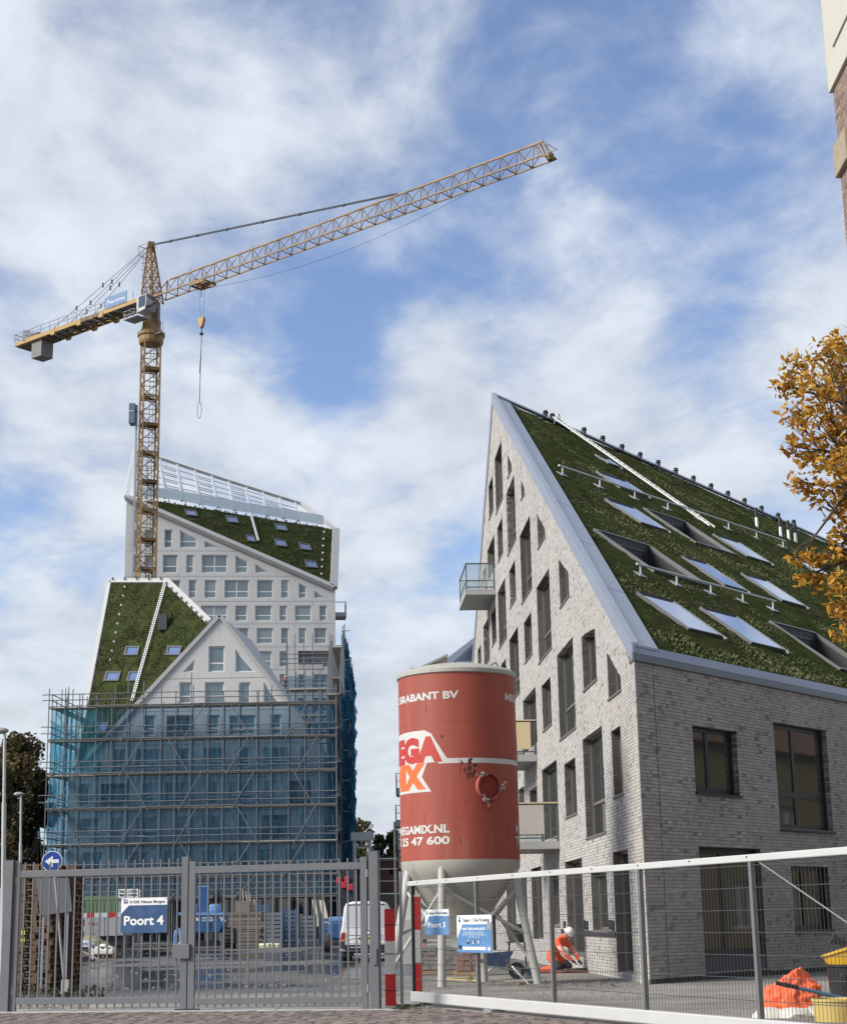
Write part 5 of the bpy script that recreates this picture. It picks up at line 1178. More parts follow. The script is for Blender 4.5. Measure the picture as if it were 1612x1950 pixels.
MB().obox(gp_.at(a1-.2, .0, -.05), gu*.42, gn*.1, Z*.045).build('drop_bolt_stop', BLACK, lf1)
for x, w_, top, lab in ((15, .165, 1640, 'grey square steel gate post beside the stacked pallets'), (714, .155, 1622, 'grey square steel gate post beside the red and white boards')):
    s = gx(x, 1800)[0]; p = thing('gate_post', lab, 'post', gp_.at(s, 0), 'posts of the double gate'); z = gx(x, top)[1]
    MB().obox(gp_.at(s-w_/2, 0, -w_/2), gu*w_, gn*w_, Z*z).build('post', GATEM, p, bevel=.006); MB().obox(gp_.at(s-w_/2-.004, z, -w_/2-.004), gu*(w_+.008), gn*(w_+.008), Z*.012).build('cap', GATEM, p)
    for hz2 in (.35, z-.35): MB().tube(gp_.at(s+(.12 if x < 100 else -.12), hz2-.06, .02), gp_.at(s+(.12 if x < 100 else -.12), hz2+.06, .02), .022, 8).build('hinge', GALV, p)
    if x > 100: MB().obox(gp_.at(s-.02, .72, w_/2), gu*.07, gn*.03, Z*.26).build('lock_plate', GATEM, p)
# ---- sign boards
def board(name, label, w, p_bl, wid, hei, head, lines, blue, blue2, title, emblem=True, cut=.28, thick=.012, navy=NAVY):
    """white board with a blue field whose upper left corner is cut off"""
    u, n = w.u, w.n; s, z = p_bl; t = thing(name, label, 'sign', w.at(s, z))
    MB().obox(w.at(s, z, 0), u*wid, n*thick, Z*hei).build('panel', SIGNWHITE, t)
    fh = hei*head; d = thick+.002
    MB().prism([w.at(s+a*wid, z+b, d) for a, b in ((0, 0), (1, 0), (1, fh), (.17, fh), (0, fh-.17*wid))], n*.0015).build('blue_field', blue, t)
    for pts in (((.28, .93), (.45, .93), (.52, .62), (.40, .55)), ((.62, .93), (.86, .93), (.66, .6), (.56, .7)), ((0, .1), (.25, 0), (.42, .32), (.2, .42)), ((.58, .32), (.74, 0), (1, .05), (1, .3), (.7, .42))):
        MB().prism([w.at(s+a*wid, z+b*fh, d+.0015) for a, b in pts], n*.0008).build('blue_facet', blue2, t)
    hz3 = z+fh+(hei-fh)*.28; hh = (hei-fh)*.40
    text_on(t, w.at(s+wid*.19, hz3, d), u, n, title, hh*.95, navy, .012, width=wid*.76)
    m = MB(); e = hh*1.5; ex = s+wid*.055
    for a, b in (((.1, 0), (.1, .55)), ((.1, .55), (.5, .95)), ((.5, .95), (.9, .55)), ((.9, .55), (.9, 0)), ((.38, 0), (.38, .3)), ((.62, .3), (.62, 0)), ((.38, .3), (.62, .3))): m.bar(w.at(ex+a[0]*e, hz3+a[1]*e, d+.003), w.at(ex+b[0]*e, hz3+b[1]*e, d+.003), e*.16, .002, n)
    m.build('house_emblem', SIGNBLUE, t)
    for txt, cx_, cy_, h, wd, mm, bo in lines: text_on(t, w.at(s+cx_*wid, z+cy_*hei, d+.002), u, n, txt, h*hei, mm, bo, width=wd*wid, center=True)
    for a, b in ((.03, .03), (.97, .03), (.03, .97), (.97, .97)): MB().tube(w.at(s+a*wid, z+b*hei, thick), w.at(s+a*wid, z+b*hei, thick+.01), .009, 6).build('fixing', GALV, t)
    return t
sgw = Wall(gp_.at(0, 0, .04), gu, gn); s0, z0 = sgw.px(230, 1778); s1, z1 = sgw.px(319, 1709)
board('gate_sign', 'blue and white site sign reading Poort 4 on the steel gate', sgw, (s0, z0), s1-s0, z1-z0, .79, [('Poort 4', .5, .235, .25, .86, SIGNWHITE, .03)], SIGNBLUE, SIGNBLUE2, 'S+DK Nieuw Bergen')
# ------------------------------------------------------------------ white sliding gate with wire mesh
S0, S1 = G(787, 1913), G(1240, 1958); su = (S1-S0); su.z = 0; su.normalize(); sn = V((su.y, -su.x, 0)); sn = sn if sn.y < 0 else -sn
S0.z = 0; sg = Wall(S0, su, sn); SL_ = 13.2
zt_ = sum(sg.px(*q)[1] for q in ((790, 1671), (1240, 1644), (1600, 1623)))/3; zbm = sum(sg.px(*q)[1] for q in ((790, 1898), (1240, 1947)))/2
slide = thing('sliding_gate', 'long sliding gate with white rails and grey wire mesh beside the silo', 'gate', sg.at(0, 0))
MB().obox(sg.at(-.12, zt_-.085, -.04), su*SL_, sn*.08, Z*.085).build('top_rail', ALU, slide, bevel=.012)
MB().obox(sg.at(0, max(.05, zbm-.17), -.06), su*SL_, sn*.12, Z*.17).build('bottom_beam', ALU, slide, bevel=.015)
GP = mat('grey gate post', (.16, .17, .175), .45, .3, .1, 4)
pxs = [sg.px(x, 1800)[0] for x in (908, 1052, 1217, 1437)]; step_ = (pxs[3]-pxs[0])/3
for i in range(-1, 8):
    s = pxs[0]+step_*i
    if i == -1: s = .02
    if s < SL_-.1: MB().obox(sg.at(s, zbm, -.03), su*.06, sn*.06, Z*(zt_-.085-zbm)).build('upright', GP if i >= 0 else BLACK, slide)
WIRE = mat('wire', (.085, .088, .092), .5, .4, .1)
hzs = [zbm+.06+(zt_-.085-zbm-.1)*k/7 for k in range(8)]
for i in range(-1, 7):
    sa, sb = (pxs[0]+step_*i if i >= 0 else .1)+.06, min(pxs[0]+step_*(i+1), SL_)
    if sb-sa < .2: continue
    m = MB(); n = int((sb-sa)/.072)
    for k in range(n): s = sa+(sb-sa)*(k+.5)/n; m.bar(sg.at(s, zbm+.01, .005), sg.at(s, zt_-.09, .005), .0042)
    for z in hzs: m.bar(sg.at(sa-.02, z, .012), sg.at(sb+.02, z, .012), .007); m.bar(sg.at(sa-.02, z, -.003), sg.at(sb+.02, z, -.003), .007)
    tag(m.build('mesh_panel', WIRE, slide), kind='stuff')
MB().bar(sg.at(pxs[3]+.25, zt_-.1, .03), sg.at(pxs[3]+3.2, zbm+.6, .03), .012).build('brace_wire', GALV, slide)
for s in (.25, 3.2): MB().obox(sg.at(s, .0, -.12), su*.3, sn*.24, Z*.05).build('guide_roller', GALV, slide)
for k in range(9): MB().tube(sg.at(.35+k*1.3, zt_-.03, .04), sg.at(.35+k*1.3, zt_-.03, .048), .012, 6).build('bolt', BLACK, slide)
p3w = Wall(sg.at(0, 0, .06), su, sn)
# signs hang a little clear of the mesh
s0, z0 = p3w.px(811, 1781); s1, z1 = p3w.px(855, 1729)
board('gate_sign', 'small blue and white site sign reading Poort 3 on the sliding gate', p3w, (s0, z0), s1-s0, z1-z0-.02, .74, [('Poort 3', .5, .30, .2, .74, SIGNWHITE, .03)], LIGHTBLUE, LIGHTBLUE2, 'Stam + De Koning')
s0, z0 = p3w.px(872, 1814); s1, z1 = p3w.px(936, 1737)
bd = board('site_notice', 'large blue and white notice board with safety symbols on the sliding gate', p3w, (s0, z0), s1-s0, z1-z0-.04, .755,
      [('INRIT BOUWPLAATS', .5, .60, .062, .66, SIGNWHITE, .03), ('BEZOEKERS MELDEN BIJ DE PORTIER', .48, .515, .028, .6, SIGNWHITE, .01), ('VERBODEN TOEGANG VOOR ONBEVOEGDEN', .5, .46, .028, .68, SIGNWHITE, .01), ('ma. t/m vrij.', .5, .405, .026, .34, SIGNWHITE, .01)], LIGHTBLUE, LIGHTBLUE2, 'Stam + De Koning', cut=.2)
wd, hd = s1-s0, z1-z0
for k, x in enumerate((.33, .48, .63)):
    c = [p3w.at(s0+wd*x+.045*wd*math.cos(t)*1.1, z0+hd*.27+.075*hd*math.sin(t), .016) for t in [2*math.pi*i/16 for i in range(16)]]; o = MB().prism(c, sn*.001).build('symbol_disc', SIGNBLUE, bd)
    q = (((-.4, .1), (.4, .1), (.3, .7), (-.3, .7)), ((-.35, .7), (.0, .7), (.05, -.2), (.5, -.5), (.5, -.7), (-.4, -.7)), ((-.4, -.6), (.4, -.6), (.35, .3), (.15, .7), (-.15, .7), (-.35, .3)))[k]
    MB().prism([p3w.at(s0+wd*x+a*.045*wd, z0+hd*.27+b*.075*hd, .018) for a, b in q], sn*.001).build('symbol', SIGNWHITE, bd)
MB().obox(p3w.at(s0+wd*.17, z0+hd*.07, .015), su*wd*.66, sn*.002, Z*hd*.075).build('telephone_strip', SIGNWHITE, bd); MB().obox(p3w.at(s0+wd*.04, z0+hd*.085, .015), su*wd*.11, sn*.002, Z*hd*.1).build('dark_square', NAVY, bd)
MB().obox(p3w.at(s0+wd*.87, z0+hd*.57, .0165), su*wd*.13, sn*.001, Z*hd*.18).build('grey_square', mat('sign grey', (.25, .26, .26), .5), bd)
c = [p3w.at(s0+wd*.92+.04*wd*math.cos(t), z0+hd*.1+.045*hd*math.sin(t), .016) for t in [2*math.pi*i/16 for i in range(16)]]; MB().prism(c, sn*.001).build('speed_roundel', SIGNWHITE, bd); text_on(bd, p3w.at(s0+wd*.92, z0+hd*.08, .018), su, sn, '15', .04*hd, BLACK, .02, center=True)
MB().obox(p3w.at(s1+.01, z0+.05, -.03), su*.05, sn*.03, Z*(hd-.1)).build('board_edge', BLACK, bd)
# ---- red and white warning boards
def stripes(name, label, w, x0, x1, ys_, cols, dpt, group):
    t = None
    for k in range(len(ys_)-1):
        za, zb = w.px((x0+x1)/2, ys_[k])[1], w.px((x0+x1)/2, ys_[k+1])[1]; s0, s1 = w.px(x0, 1820)[0], w.px(x1, 1820)[0]
        if t is None: t = thing(name, label, 'barrier board', w.at((s0+s1)/2, 0), group)
        MB().obox(w.at(s0, max(zb, .02)+.002, dpt), w.u*(s1-s0), w.n*.025, Z*(za-max(zb, .02)-.004)).build('stripe', cols[k], t)
    return t, s0, s1
WB = Wall(V((-.6, 28.6, 0)), V((1, 0, 0)), V((0, -1, 0)))
tb, s0, s1 = stripes('warning_board', 'red and white striped board wired to a fence panel next to the gate post', WB, 732.5, 753, (1731, 1793, 1855, 1916, 1924), (RED, SILVER, RED, SILVER), .02, 'red and white striped boards')
for y in (1761, 1816, 1886): MB().bar(WB.at(s0-.02, WB.px(742, y)[1], .05), WB.at(s1+.06, WB.px(742, y)[1]-.01, .05), .008).build('tie_wire', BLACK, tb)
tb, s0, s1 = stripes('warning_board', 'red and white striped board fixed to the black end of the sliding gate', Wall(sg.at(0, 0, .06), V((1, 0, 0)), V((0, -1, 0))), 785.5, 801, (1703, 1708.5, 1771, 1834, 1896), (ALU, RED, SILVER, RED), .02, 'red and white striped boards')
MB().obox(Wall(sg.at(0, 0, .06), V((1, 0, 0)), V((0, -1, 0))).at(s0-.02, .14, -.02), V((1, 0, 0))*(s1-s0+.04), V((0, -1, 0))*.035, Z*(WB.px(790, 1700)[1]-.14)).build('backing', SILVER, tb)
# filler fence panel between gate post and sliding gate
fence = thing('fence_panel', 'short wire mesh fence panel with round post between the two gates', 'fence', WB.at(.2, 0))
xa, xb = WB.px(724, 1800)[0], WB.px(764, 1800)[0]; zt = WB.px(760, 1655)[1]
MB().tube(WB.at(xb, 0, 0), WB.at(xb, WB.px(764, 1660)[1], 0), .025, 8).build('round_post', GALV, fence)
m = MB()
for k in range(9): s = xa+(xb-xa)*(k+.3)/9; m.bar(WB.at(s, .1, 0), WB.at(s, zt-.45, 0), .005)
tag(m.build('mesh_panel', WIRE, fence), kind='stuff')
for y in (1635, 1655, 1678): MB().bar(WB.at(xa, WB.px(742, y)[1], 0), WB.at(xb-.05, WB.px(742, y)[1], 0), .012).build('top_wire', GALV, fence)
m = MB(); m.tube(WB.at(xb, 0, 0), WB.at(xb, .02, 0), .09, 10); m.build('foot', GALV, fence)
# ------------------------------------------------------------------ brick building at the right edge of the street
cb0 = AY(1597, 300, 25.0); CBX = cb0.x
corner = thing('street_building', 'tall brown brick street building with pale concrete storey at the right edge', 'building', (CBX+4, 10, 0))
BRB = mat('brown brick', (1, 1, 1), .85, 0, .08, 9, .3, 50, attr=((0, (.13, .09, .075)), (.5, (.22, .155, .125)), (1, (.32, .235, .19))))
MORT2 = mat('pale mortar', (.36, .32, .28), .95, 0, .1, 5)
cwl = Wall(V((CBX, 25.0, 0)), V((0, -1, 0)), V((-1, 0, 0))); zc = AY(1592, 172, 25).z; zst = AY(1600, 300, 25).z
m = MB(); m.obox((CBX+.008, -18, 0), (8, 0, 0), (0, 42.99, 0), (0, 0, zc+.3)); m.build('wall', MORT2, corner)  # unseen length towards the camera added to block sky from the brick front
bb = courses(cwl, rect(0, 3.2, zst-4.2, zc), [], 1, 99, zc); bo_ = tag(brick_mesh(cwl, [b for b in bb if b[4] > zst-4.2], 'brickwork', corner, .006), kind='stuff'); bo_.data.materials[0] = BRB
def brick_tex():
    m = bpy.data.materials.new('distant brown brickwork'); m.use_nodes = True; N = m.node_tree.nodes; L = m.node_tree.links; g = N.new('ShaderNodeNewGeometry'); mp = N.new('ShaderNodeMapping'); mp.inputs['Rotation'].default_value = (math.pi/2, 0, math.pi/2)
    tcn = N.new('ShaderNodeCombineXYZ'); sx = N.new('ShaderNodeSeparateXYZ'); L.new(g.outputs['Position'], sx.inputs[0]); ad = N.new('ShaderNodeMath'); L.new(sx.outputs[0], ad.inputs[0]); L.new(sx.outputs[1], ad.inputs[1]); L.new(ad.outputs[0], tcn.inputs[0]); L.new(sx.outputs[2], tcn.inputs[1])
    b = N.new('ShaderNodeTexBrick'); b.inputs['Scale'].default_value = 1; b.inputs['Brick Width'].default_value = .22; b.inputs['Row Height'].default_value = .075; b.inputs['Mortar Size'].default_value = .008; b.inputs[1].default_value = (.2, .14, .11, 1); b.inputs[2].default_value = (.27, .19, .155, 1); b.inputs[3].default_value = (.34, .3, .26, 1)
    L.new(tcn.outputs[0], b.inputs[0]); L.new(b.outputs[0], N['Principled BSDF'].inputs['Base Color']); N['Principled BSDF'].inputs['Roughness'].default_value = .9; return m
BTX = brick_tex()
m = MB(); m.add([cwl.at(3.2, 0, .003), cwl.at(43, 0, .003), cwl.at(43, zc, .003), cwl.at(3.2, zc, .003)], [(3, 2, 1, 0)]); m.add([cwl.at(0, 0, .003), cwl.at(3.2, 0, .003), cwl.at(3.2, zst-4.2, .003), cwl.at(0, zst-4.2, .003)], [(3, 2, 1, 0)]); m.add([(CBX, 25.003, 0), (CBX+8, 25.003, 0), (CBX+8, 25.003, zc), (CBX, 25.003, zc)], [(3, 2, 1, 0)]); m.build('brick_face', BTX, corner)
PCON = mat('pale concrete storey', (.46, .45, .38), .8, 0, .06, 1.5, .08, 30)
m = MB(); m.obox((CBX-.055, -18, zc), (8.1, 0, 0), (0, 43.1, 0), (0, 0, 6)); m.build('concrete_storey', PCON, corner, bevel=.01)
m = MB(); m.obox((CBX-.085, -16, zc+.55), (.07, 0, 0), (0, 40.55, 0), (0, 0, 6)); m.build('concrete_panel', PCON, corner)
m = MB(); m.obox((CBX-.085, 24.3, zst-.35), (.3, 0, 0), (0, .75, 0), (0, 0, .55)); m.build('stone_corbel', mat('sandstone', (.30, .25, .18), .9, 0, .2, 6, .4, 20), corner, bevel=.02)
for k in range(5):
    for z in (1.2, 4.6, 8.0): window(corner, cwl, rect(4+k*4.2, 6+k*4.2, z, z+1.9), -.02, WFRAME, GLASSD, cols=(.5,), trans=(.7,), fw=.08)
# ------------------------------------------------------------------ house across the side street (it faces the brick house and shows in its panes)
oo = HC+N2*13.5-D2*6; opp = thing('opposite_house', 'olive brown brick house across the side street, mirrored in the panes', 'house', oo); ow = Wall(oo, D2, -N2)
ohl = [rect(3+k*4.5, 4.8+k*4.5, z, z+1.9) for k in range(9) for z in (.9, 4.0)]
m = MB(); ow.face(m, rect(0, 46, 0, 8.2), ohl)
for h in ohl: ow.reveal(m, h, 0, -.25)
m.obox(oo+N2*.35, D2*46, N2*7, Z*8.2); m.build('wall', mat('olive brick', (.15, .12, .075), .9, 0, .15, 1.5, .2, 12), opp)
for h in ohl: window(opp, ow, h, .15, WFRAME, GLASSD, cols=(.5,), fw=.08)
MB().prism([oo-N2*.3+Z*8.2, oo+N2*7.6+Z*8.2, oo+N2*3.6+Z*11.5], D2*46).build('roof', mat('brown roof tile', (.12, .07, .05), .8, 0, .2, 2), opp)
# ------------------------------------------------------------------ trees
def leaf_tree(name, label, base, trunk_top, r0, blobs, nleaf, size, cols, mname, group=None, flat=.35, twigs=True, lean=V((0, 0, 0)), parts=0):
    t = thing(name, label, 'tree', base, group); bark = mat('bark', (.07, .055, .042), .9, 0, .25, 6, .5, 20)
    m = MB(); pts = [V(base), lerp(V(base), V(trunk_top), .5)+lean*.3, V(trunk_top)]; m.tube(pts[0], pts[1], r0, 9, r0*.75); m.tube(pts[1], pts[2], r0*.75, 9, r0*.4)
    for c, r in blobs:
        s = lerp(pts[1], pts[2], random.uniform(.3, 1)); mid = lerp(s, c, .55)+V((0, 0, -.12*r)); m.tube(s, mid, r0*.3, 6, r0*.18); m.tube(mid, c, r0*.18, 5, r0*.06)
        if twigs:
            for _ in range(9): d = V((random.gauss(0, 1), random.gauss(0, 1), random.gauss(.2, .8))).normalized()*r*.85; m.tube(lerp(mid, c, random.uniform(.3, 1)), c+d, r0*.05, 4, r0*.015)
    m.build('trunk', bark, t)
    LM = mat(mname, (1, 1, 1), .65, 0, .1, 2, attr=cols); tot = sum(r**2 for _, r in blobs); vs, fs, at = [], [], []; single = []
    for c, r in blobs:
        tone = random.uniform(-.15, .15)
        for _ in range(int(nleaf*r**2/tot)):
            d = V((random.gauss(0, 1), random.gauss(0, 1), random.gauss(0, 1))).normalized()*r*(random.random()**.45)*random.choice((1, 1, .9, 1.12))
            p = c+V((d.x, d.y, d.z*.9)); ax = V((random.gauss(0, 1), random.gauss(0, 1), random.gauss(-.35, .7))).normalized(); sd_ = ax.cross(V((random.gauss(0, 1), random.gauss(0, 1), random.gauss(0, 1)))).normalized(); nn = ax.cross(sd_)
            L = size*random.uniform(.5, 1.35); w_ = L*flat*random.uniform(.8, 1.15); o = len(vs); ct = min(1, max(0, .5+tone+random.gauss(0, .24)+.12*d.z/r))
            q = [p-ax*L*.5, p-ax*L*.12+sd_*w_*.85+nn*w_*.25, p+ax*L*.22+sd_*w_*.7+nn*w_*.2, p+ax*L*.55, p+ax*L*.22-sd_*w_*.7+nn*w_*.2, p-ax*L*.12-sd_*w_*.85+nn*w_*.25]
            vs += q; fs += [(o, o+1, o+2, o+3), (o, o+3, o+4, o+5)]; at += [ct, ct]
    if not LM.get('thin'):
        LM['thin'] = 1; N = LM.node_tree.nodes; L = LM.node_tree.links; b = N['Principled BSDF']; tl = N.new('ShaderNodeBsdfTranslucent'); mx = N.new('ShaderNodeMixShader'); mx.inputs[0].default_value = .38
        L.new(b.inputs['Base Color'].links[0].from_socket, tl.inputs[0]); L.new(b.outputs[0], mx.inputs[1]); L.new(tl.outputs[0], mx.inputs[2]); L.new(mx.outputs[0], N['Material Output'].inputs[0])
    tag(build_raw('crown', vs, fs, LM, t, attr=at), kind='stuff'); return t
AUT = ((0, (.16, .07, .012)), (.3, (.36, .17, .02)), (.6, (.52, .28, .032)), (.85, (.62, .39, .05)), (1, (.28, .25, .05)))
TY = 16.0
def tb(px, py, r, dy=0.0): return (AY(px, py, TY+dy), r*TY/F_PX)
blobs = [tb(*q) for q in ((1520, 700, 42, .2), (1572, 672, 40, -.1), (1605, 655, 42, .2), (1500, 735, 34, .0), (1548, 745, 48, -.3), (1602, 735, 55, .3), (1512, 790, 34, .1), (1560, 805, 46, -.2), (1610, 820, 60, .1), (1508, 850, 28, .1), (1545, 868, 42, .2), (1595, 895, 50, -.3), (1520, 918, 28, .0), (1560, 940, 34, .1), (1612, 960, 45, .2),
        (1640, 720, 90, .5), (1700, 800, 150, .3), (1720, 680, 120, .2), (1800, 780, 160, .4), (1700, 950, 130, .4), (1820, 950, 150, .2), (1660, 880, 80, -.4), (1590, 1020, 20, .0), (1612, 1010, 36, .1), (1520, 1062, 24, .0), (1556, 1060, 28, .0), (1595, 1062, 34, .1), (1525, 1100, 20, .1), (1560, 1105, 28, .1), (1600, 1112, 38, -.1), (1590, 1158, 24, .1), (1612, 1165, 28, -.1), (1600, 1205, 24, .0), (1660, 1090, 60, .2), (1700, 1180, 80, .1), (1760, 1100, 120, .2))]
TB = V((AY(1775, 1500, TY).x, TY, 0))
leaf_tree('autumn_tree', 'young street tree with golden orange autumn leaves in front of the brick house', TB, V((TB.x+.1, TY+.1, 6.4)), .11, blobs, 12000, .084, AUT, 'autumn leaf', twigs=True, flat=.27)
GRN = ((0, (.022, .024, .009)), (.4, (.065, .06, .022)), (.75, (.14, .10, .036)), (1, (.2, .13, .05)))
def far_tree(label, px, py_top, Y, w_px, n, cols, mname, base_px=None, dens=1.0, size=.5, nb_=14, low=.15):
    b = AY(px, 1700, Y); b.z = 0; top = AY(px, py_top, Y).z; R = w_px*Y/F_PX/2; bl = []
    for i in range(nb_):
        t = low+(1-low)*(i+.5)/nb_; rr_ = R*(.45+.55*math.sin(math.pi*min(1, .25+t*.72)))
        a = random.uniform(0, 6.28); o = rr_*random.uniform(.2, .75); bl.append((V((b.x+o*math.cos(a), Y+o*math.sin(a), top*t*.93)), R*random.uniform(.33, .5)))
    bl.append((V((b.x, Y, top-R*.35)), R*.36))
    return leaf_tree('tree', label, b, V((b.x, Y, top*.8)), max(.12, top*.018), bl, n, size, cols, mname, 'trees behind the yard', .5)
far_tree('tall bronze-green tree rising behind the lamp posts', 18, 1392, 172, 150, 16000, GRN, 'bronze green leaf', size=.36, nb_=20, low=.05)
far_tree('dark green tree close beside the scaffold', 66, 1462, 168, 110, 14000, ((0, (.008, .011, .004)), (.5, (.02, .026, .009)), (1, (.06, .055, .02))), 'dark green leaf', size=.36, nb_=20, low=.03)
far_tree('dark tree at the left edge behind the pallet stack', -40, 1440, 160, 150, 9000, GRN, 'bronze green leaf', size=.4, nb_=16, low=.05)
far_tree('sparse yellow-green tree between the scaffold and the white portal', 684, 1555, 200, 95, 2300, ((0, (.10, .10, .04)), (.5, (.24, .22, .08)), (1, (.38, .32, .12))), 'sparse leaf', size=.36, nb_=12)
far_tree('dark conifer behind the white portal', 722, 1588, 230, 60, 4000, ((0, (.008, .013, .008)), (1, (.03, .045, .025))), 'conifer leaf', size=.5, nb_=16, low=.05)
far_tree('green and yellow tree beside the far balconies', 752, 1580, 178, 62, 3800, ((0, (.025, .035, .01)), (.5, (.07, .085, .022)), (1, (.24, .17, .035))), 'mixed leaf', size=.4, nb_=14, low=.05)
# ------------------------------------------------------------------ far things between scaffold and silo
vx0, vx1 = AY(664, 1650, 172).x, AY(790, 1650, 172).x; vz = AY(710, 1641, 172).z
via = thing('brick_wall_building', 'low dark red brick building with small openings behind the van', 'building', ((vx0+vx1)/2, 172, 0))
VB = mat('dark red brick', (.13, .065, .05), .9, 0, .2, 1.2, .2, 8); vw = Wall(V((vx0, 172, 0)), V((1, 0, 0)), V((0, -1, 0))); VW = vx1-vx0
vh = [rect(.9+k*1.6, 1.3+k*1.6, vz-1.3, vz-.7) for k in range(4)]+[[(1.1, 0), (2.7, 0), (2.7, 3.4), (2.4, 4.0), (1.9, 4.3), (1.4, 4.0), (1.1, 3.4)]]
m = MB(); vw.face(m, rect(0, VW, 0, vz), vh)
for h in vh: vw.reveal(m, h, 0, -.4)
m.obox((vx0, 172.5, 0), (VW, 0, 0), (0, 5, 0), (0, 0, vz)); m.build('wall', VB, via); MB().obox((vx0-.1, 171.85, vz), (VW+.2, 0, 0), (0, 1, 0), (0, 0, .2)).build('coping', mat('coping', (.22, .18, .15), .8), via)
for k, h in enumerate(vh): MB().prism([vw.at(a, z, -.38) for a, z in h], V((0, .03, 0))).build('opening', DARK, via)
gf = thing('green_railing', 'dark green steel railing in front of the red brick building', 'railing', AY(745, 1720, 150)); gf.location.z = 0
rx0, rx1, rz1, rz0 = AY(722, 1700, 150).x, AY(772, 1700, 150).x, AY(745, 1702, 150).z, .2; DG = mat('dark green paint', (.03, .07, .045), .5)
for z in (rz0+.1, rz1): MB().bar((rx0, 150, z), (rx1, 150, z), .09).build('rail', DG if z < rz1 else SILVER, gf)
for k in range(13): x = rx0+(rx1-rx0)*k/12; MB().bar((x, 150, 0), (x, 150, rz1), .05).build('bar', DG, gf)
por = thing('white_portal', 'white painted steel portal frame between bare tree and conifer', 'portal frame', AY(690, 1700, 165)); por.location.z = 0
qx0, qx1 = AY(672, 1650, 165).x, AY(706, 1650, 165).x; qz = AY(690, 1586, 165).z
for x in (qx0, qx1-.25): MB().obox((x, 165, 0), (.32, 0, 0), (0, .32, 0), (0, 0, qz-.6)).build('post', WHITE, por)
MB().obox((qx0-.2, 164.9, qz-.75), (qx1-qx0+.5, 0, 0), (0, .5, 0), (0, 0, .8)).build('beam', WHITE, por)
for z in (AY(690, 1614, 165).z, AY(690, 1637, 165).z): MB().bar((qx0, 165.1, z), (qx1, 165.1, z), .18).build('cross_bar', WHITE, por)
# houses behind the silo
rear = thing('rear_apartment_house', 'distant white apartment house with stacked dark balconies beside the silo', 'apartment house', (3, 140, 0))
RX = AY(763.5, 1560, 140).x; rzt = AY(763, 1478, 140).z
m = MB().obox((RX, 140, 0), (9, 0, 0), (0, 18, 0), (0, 0, rzt)); m.build('wall', mat('white render wall', (.52, .52, .5), .8, 0, .05), rear)
for k, y in enumerate((1514, 1574, 1618, 1652)):
    z = AY(760, y, 141).z; w_ = (.42, .5, .36, .3)[k]; o = MB().obox((RX-w_, 140.4+k*.6, z), (w_+.01, 0, 0), (0, 3.2, 0), (0, 0, .55)).build('balcony', mat('dark balcony', (.05, .055, .06), .6), rear)
    m = MB()
    for yy in (140.45, 142, 143.5): m.bar((RX-w_+.03, yy+k*.6, z+.5), (RX-w_+.03, yy+k*.6, z+1.75), .06)
    for zz in (1.1, 1.75): m.bar((RX-w_+.03, 140.45+k*.6, z+zz), (RX-w_+.03, 143.5+k*.6, z+zz), .06); m.bar((RX-w_, 140.45+k*.6, z+zz), (RX, 140.45+k*.6, z+zz), .06)
    m.build('railing', GREYFR, o)
rw2 = Wall(V((RX, 140, 0)), V((1, 0, 0)), V((0, -1, 0)))
for i in range(3):
    for k in range(4): window(rear, rw2, rect(.8+i*2.8, 2.3+i*2.8, .8+k*3.2, 2.7+k*3.2), -.03, WFRAME, GLASSD, cols=(.5,), fw=.08)
MB().tube((RX-.6, 143, 0), (RX-.6, 143, AY(756, 1565, 143).z), .12, 8).build('downpipe', GREYFR, rear)
wing = thing('rear_wing', 'zinc edged roof gable rising behind the silo lid', 'house', (4, 92, 0)); wy = 92.0
P = [AY(x, y, wy) for x, y in ((850, 1262), (850, 1254), (908, 1212), (960, 1205), (960, 1262))]
m = MB(); m.prism([P[1], P[2], P[3], V((P[3].x, wy, 0)), V((P[1].x, wy, 0))], V((0, 12, 0))); m.build('wall', ZINC, wing)
q = [AY(x, y, wy-.03) for x, y in ((872, 1258), (904, 1228), (960, 1222), (960, 1258))]; MB().prism(q, V((0, .03, 0))).build('dark_glazing', glass_mat('slate glazing', (.05, .06, .09), .1), wing)
q = [AY(x, y, wy-.06) for x, y in ((848, 1262), (862, 1262), (905, 1222), (905, 1212), (850, 1254))]; MB().prism(q, V((0, .05, 0))).build('verge_trim', ZINC, wing)
# ------------------------------------------------------------------ lamp posts
for px, ytop, hd, Y, lab in ((9, 1394, 24, 55, 'taller pale lamp post with flat head at the left edge'), (40, 1514, 8, 84, 'shorter pale lamp post with round head against dark trees')):
    b = AY(px, 1750, Y); b.z = 0; zt = AY(px, ytop, Y).z; t = thing('street_lamp', lab, 'street lamp', b, 'lamp posts'); b2 = V((AY(px, ytop, Y).x, Y, zt)); LPM = mat('lamp post grey', (.42, .43, .42), .5, .2, .06)
    m = MB(); m.tube(b, lerp(b, b2, .35), .095, 10, .09); m.tube(lerp(b, b2, .35), lerp(b, b2, .7), .075, 10); m.tube(lerp(b, b2, .7), b2, .055, 10, .05); m.build('pole', LPM, t, smooth=True)
    m = MB(); m.sphere(b2+V((-.12, 0, .04)), .26, (1.0, .6, .42), 12, 8); m.build('lamp_head', mat('lamp head', (.28, .28, .26), .5), t, smooth=True)
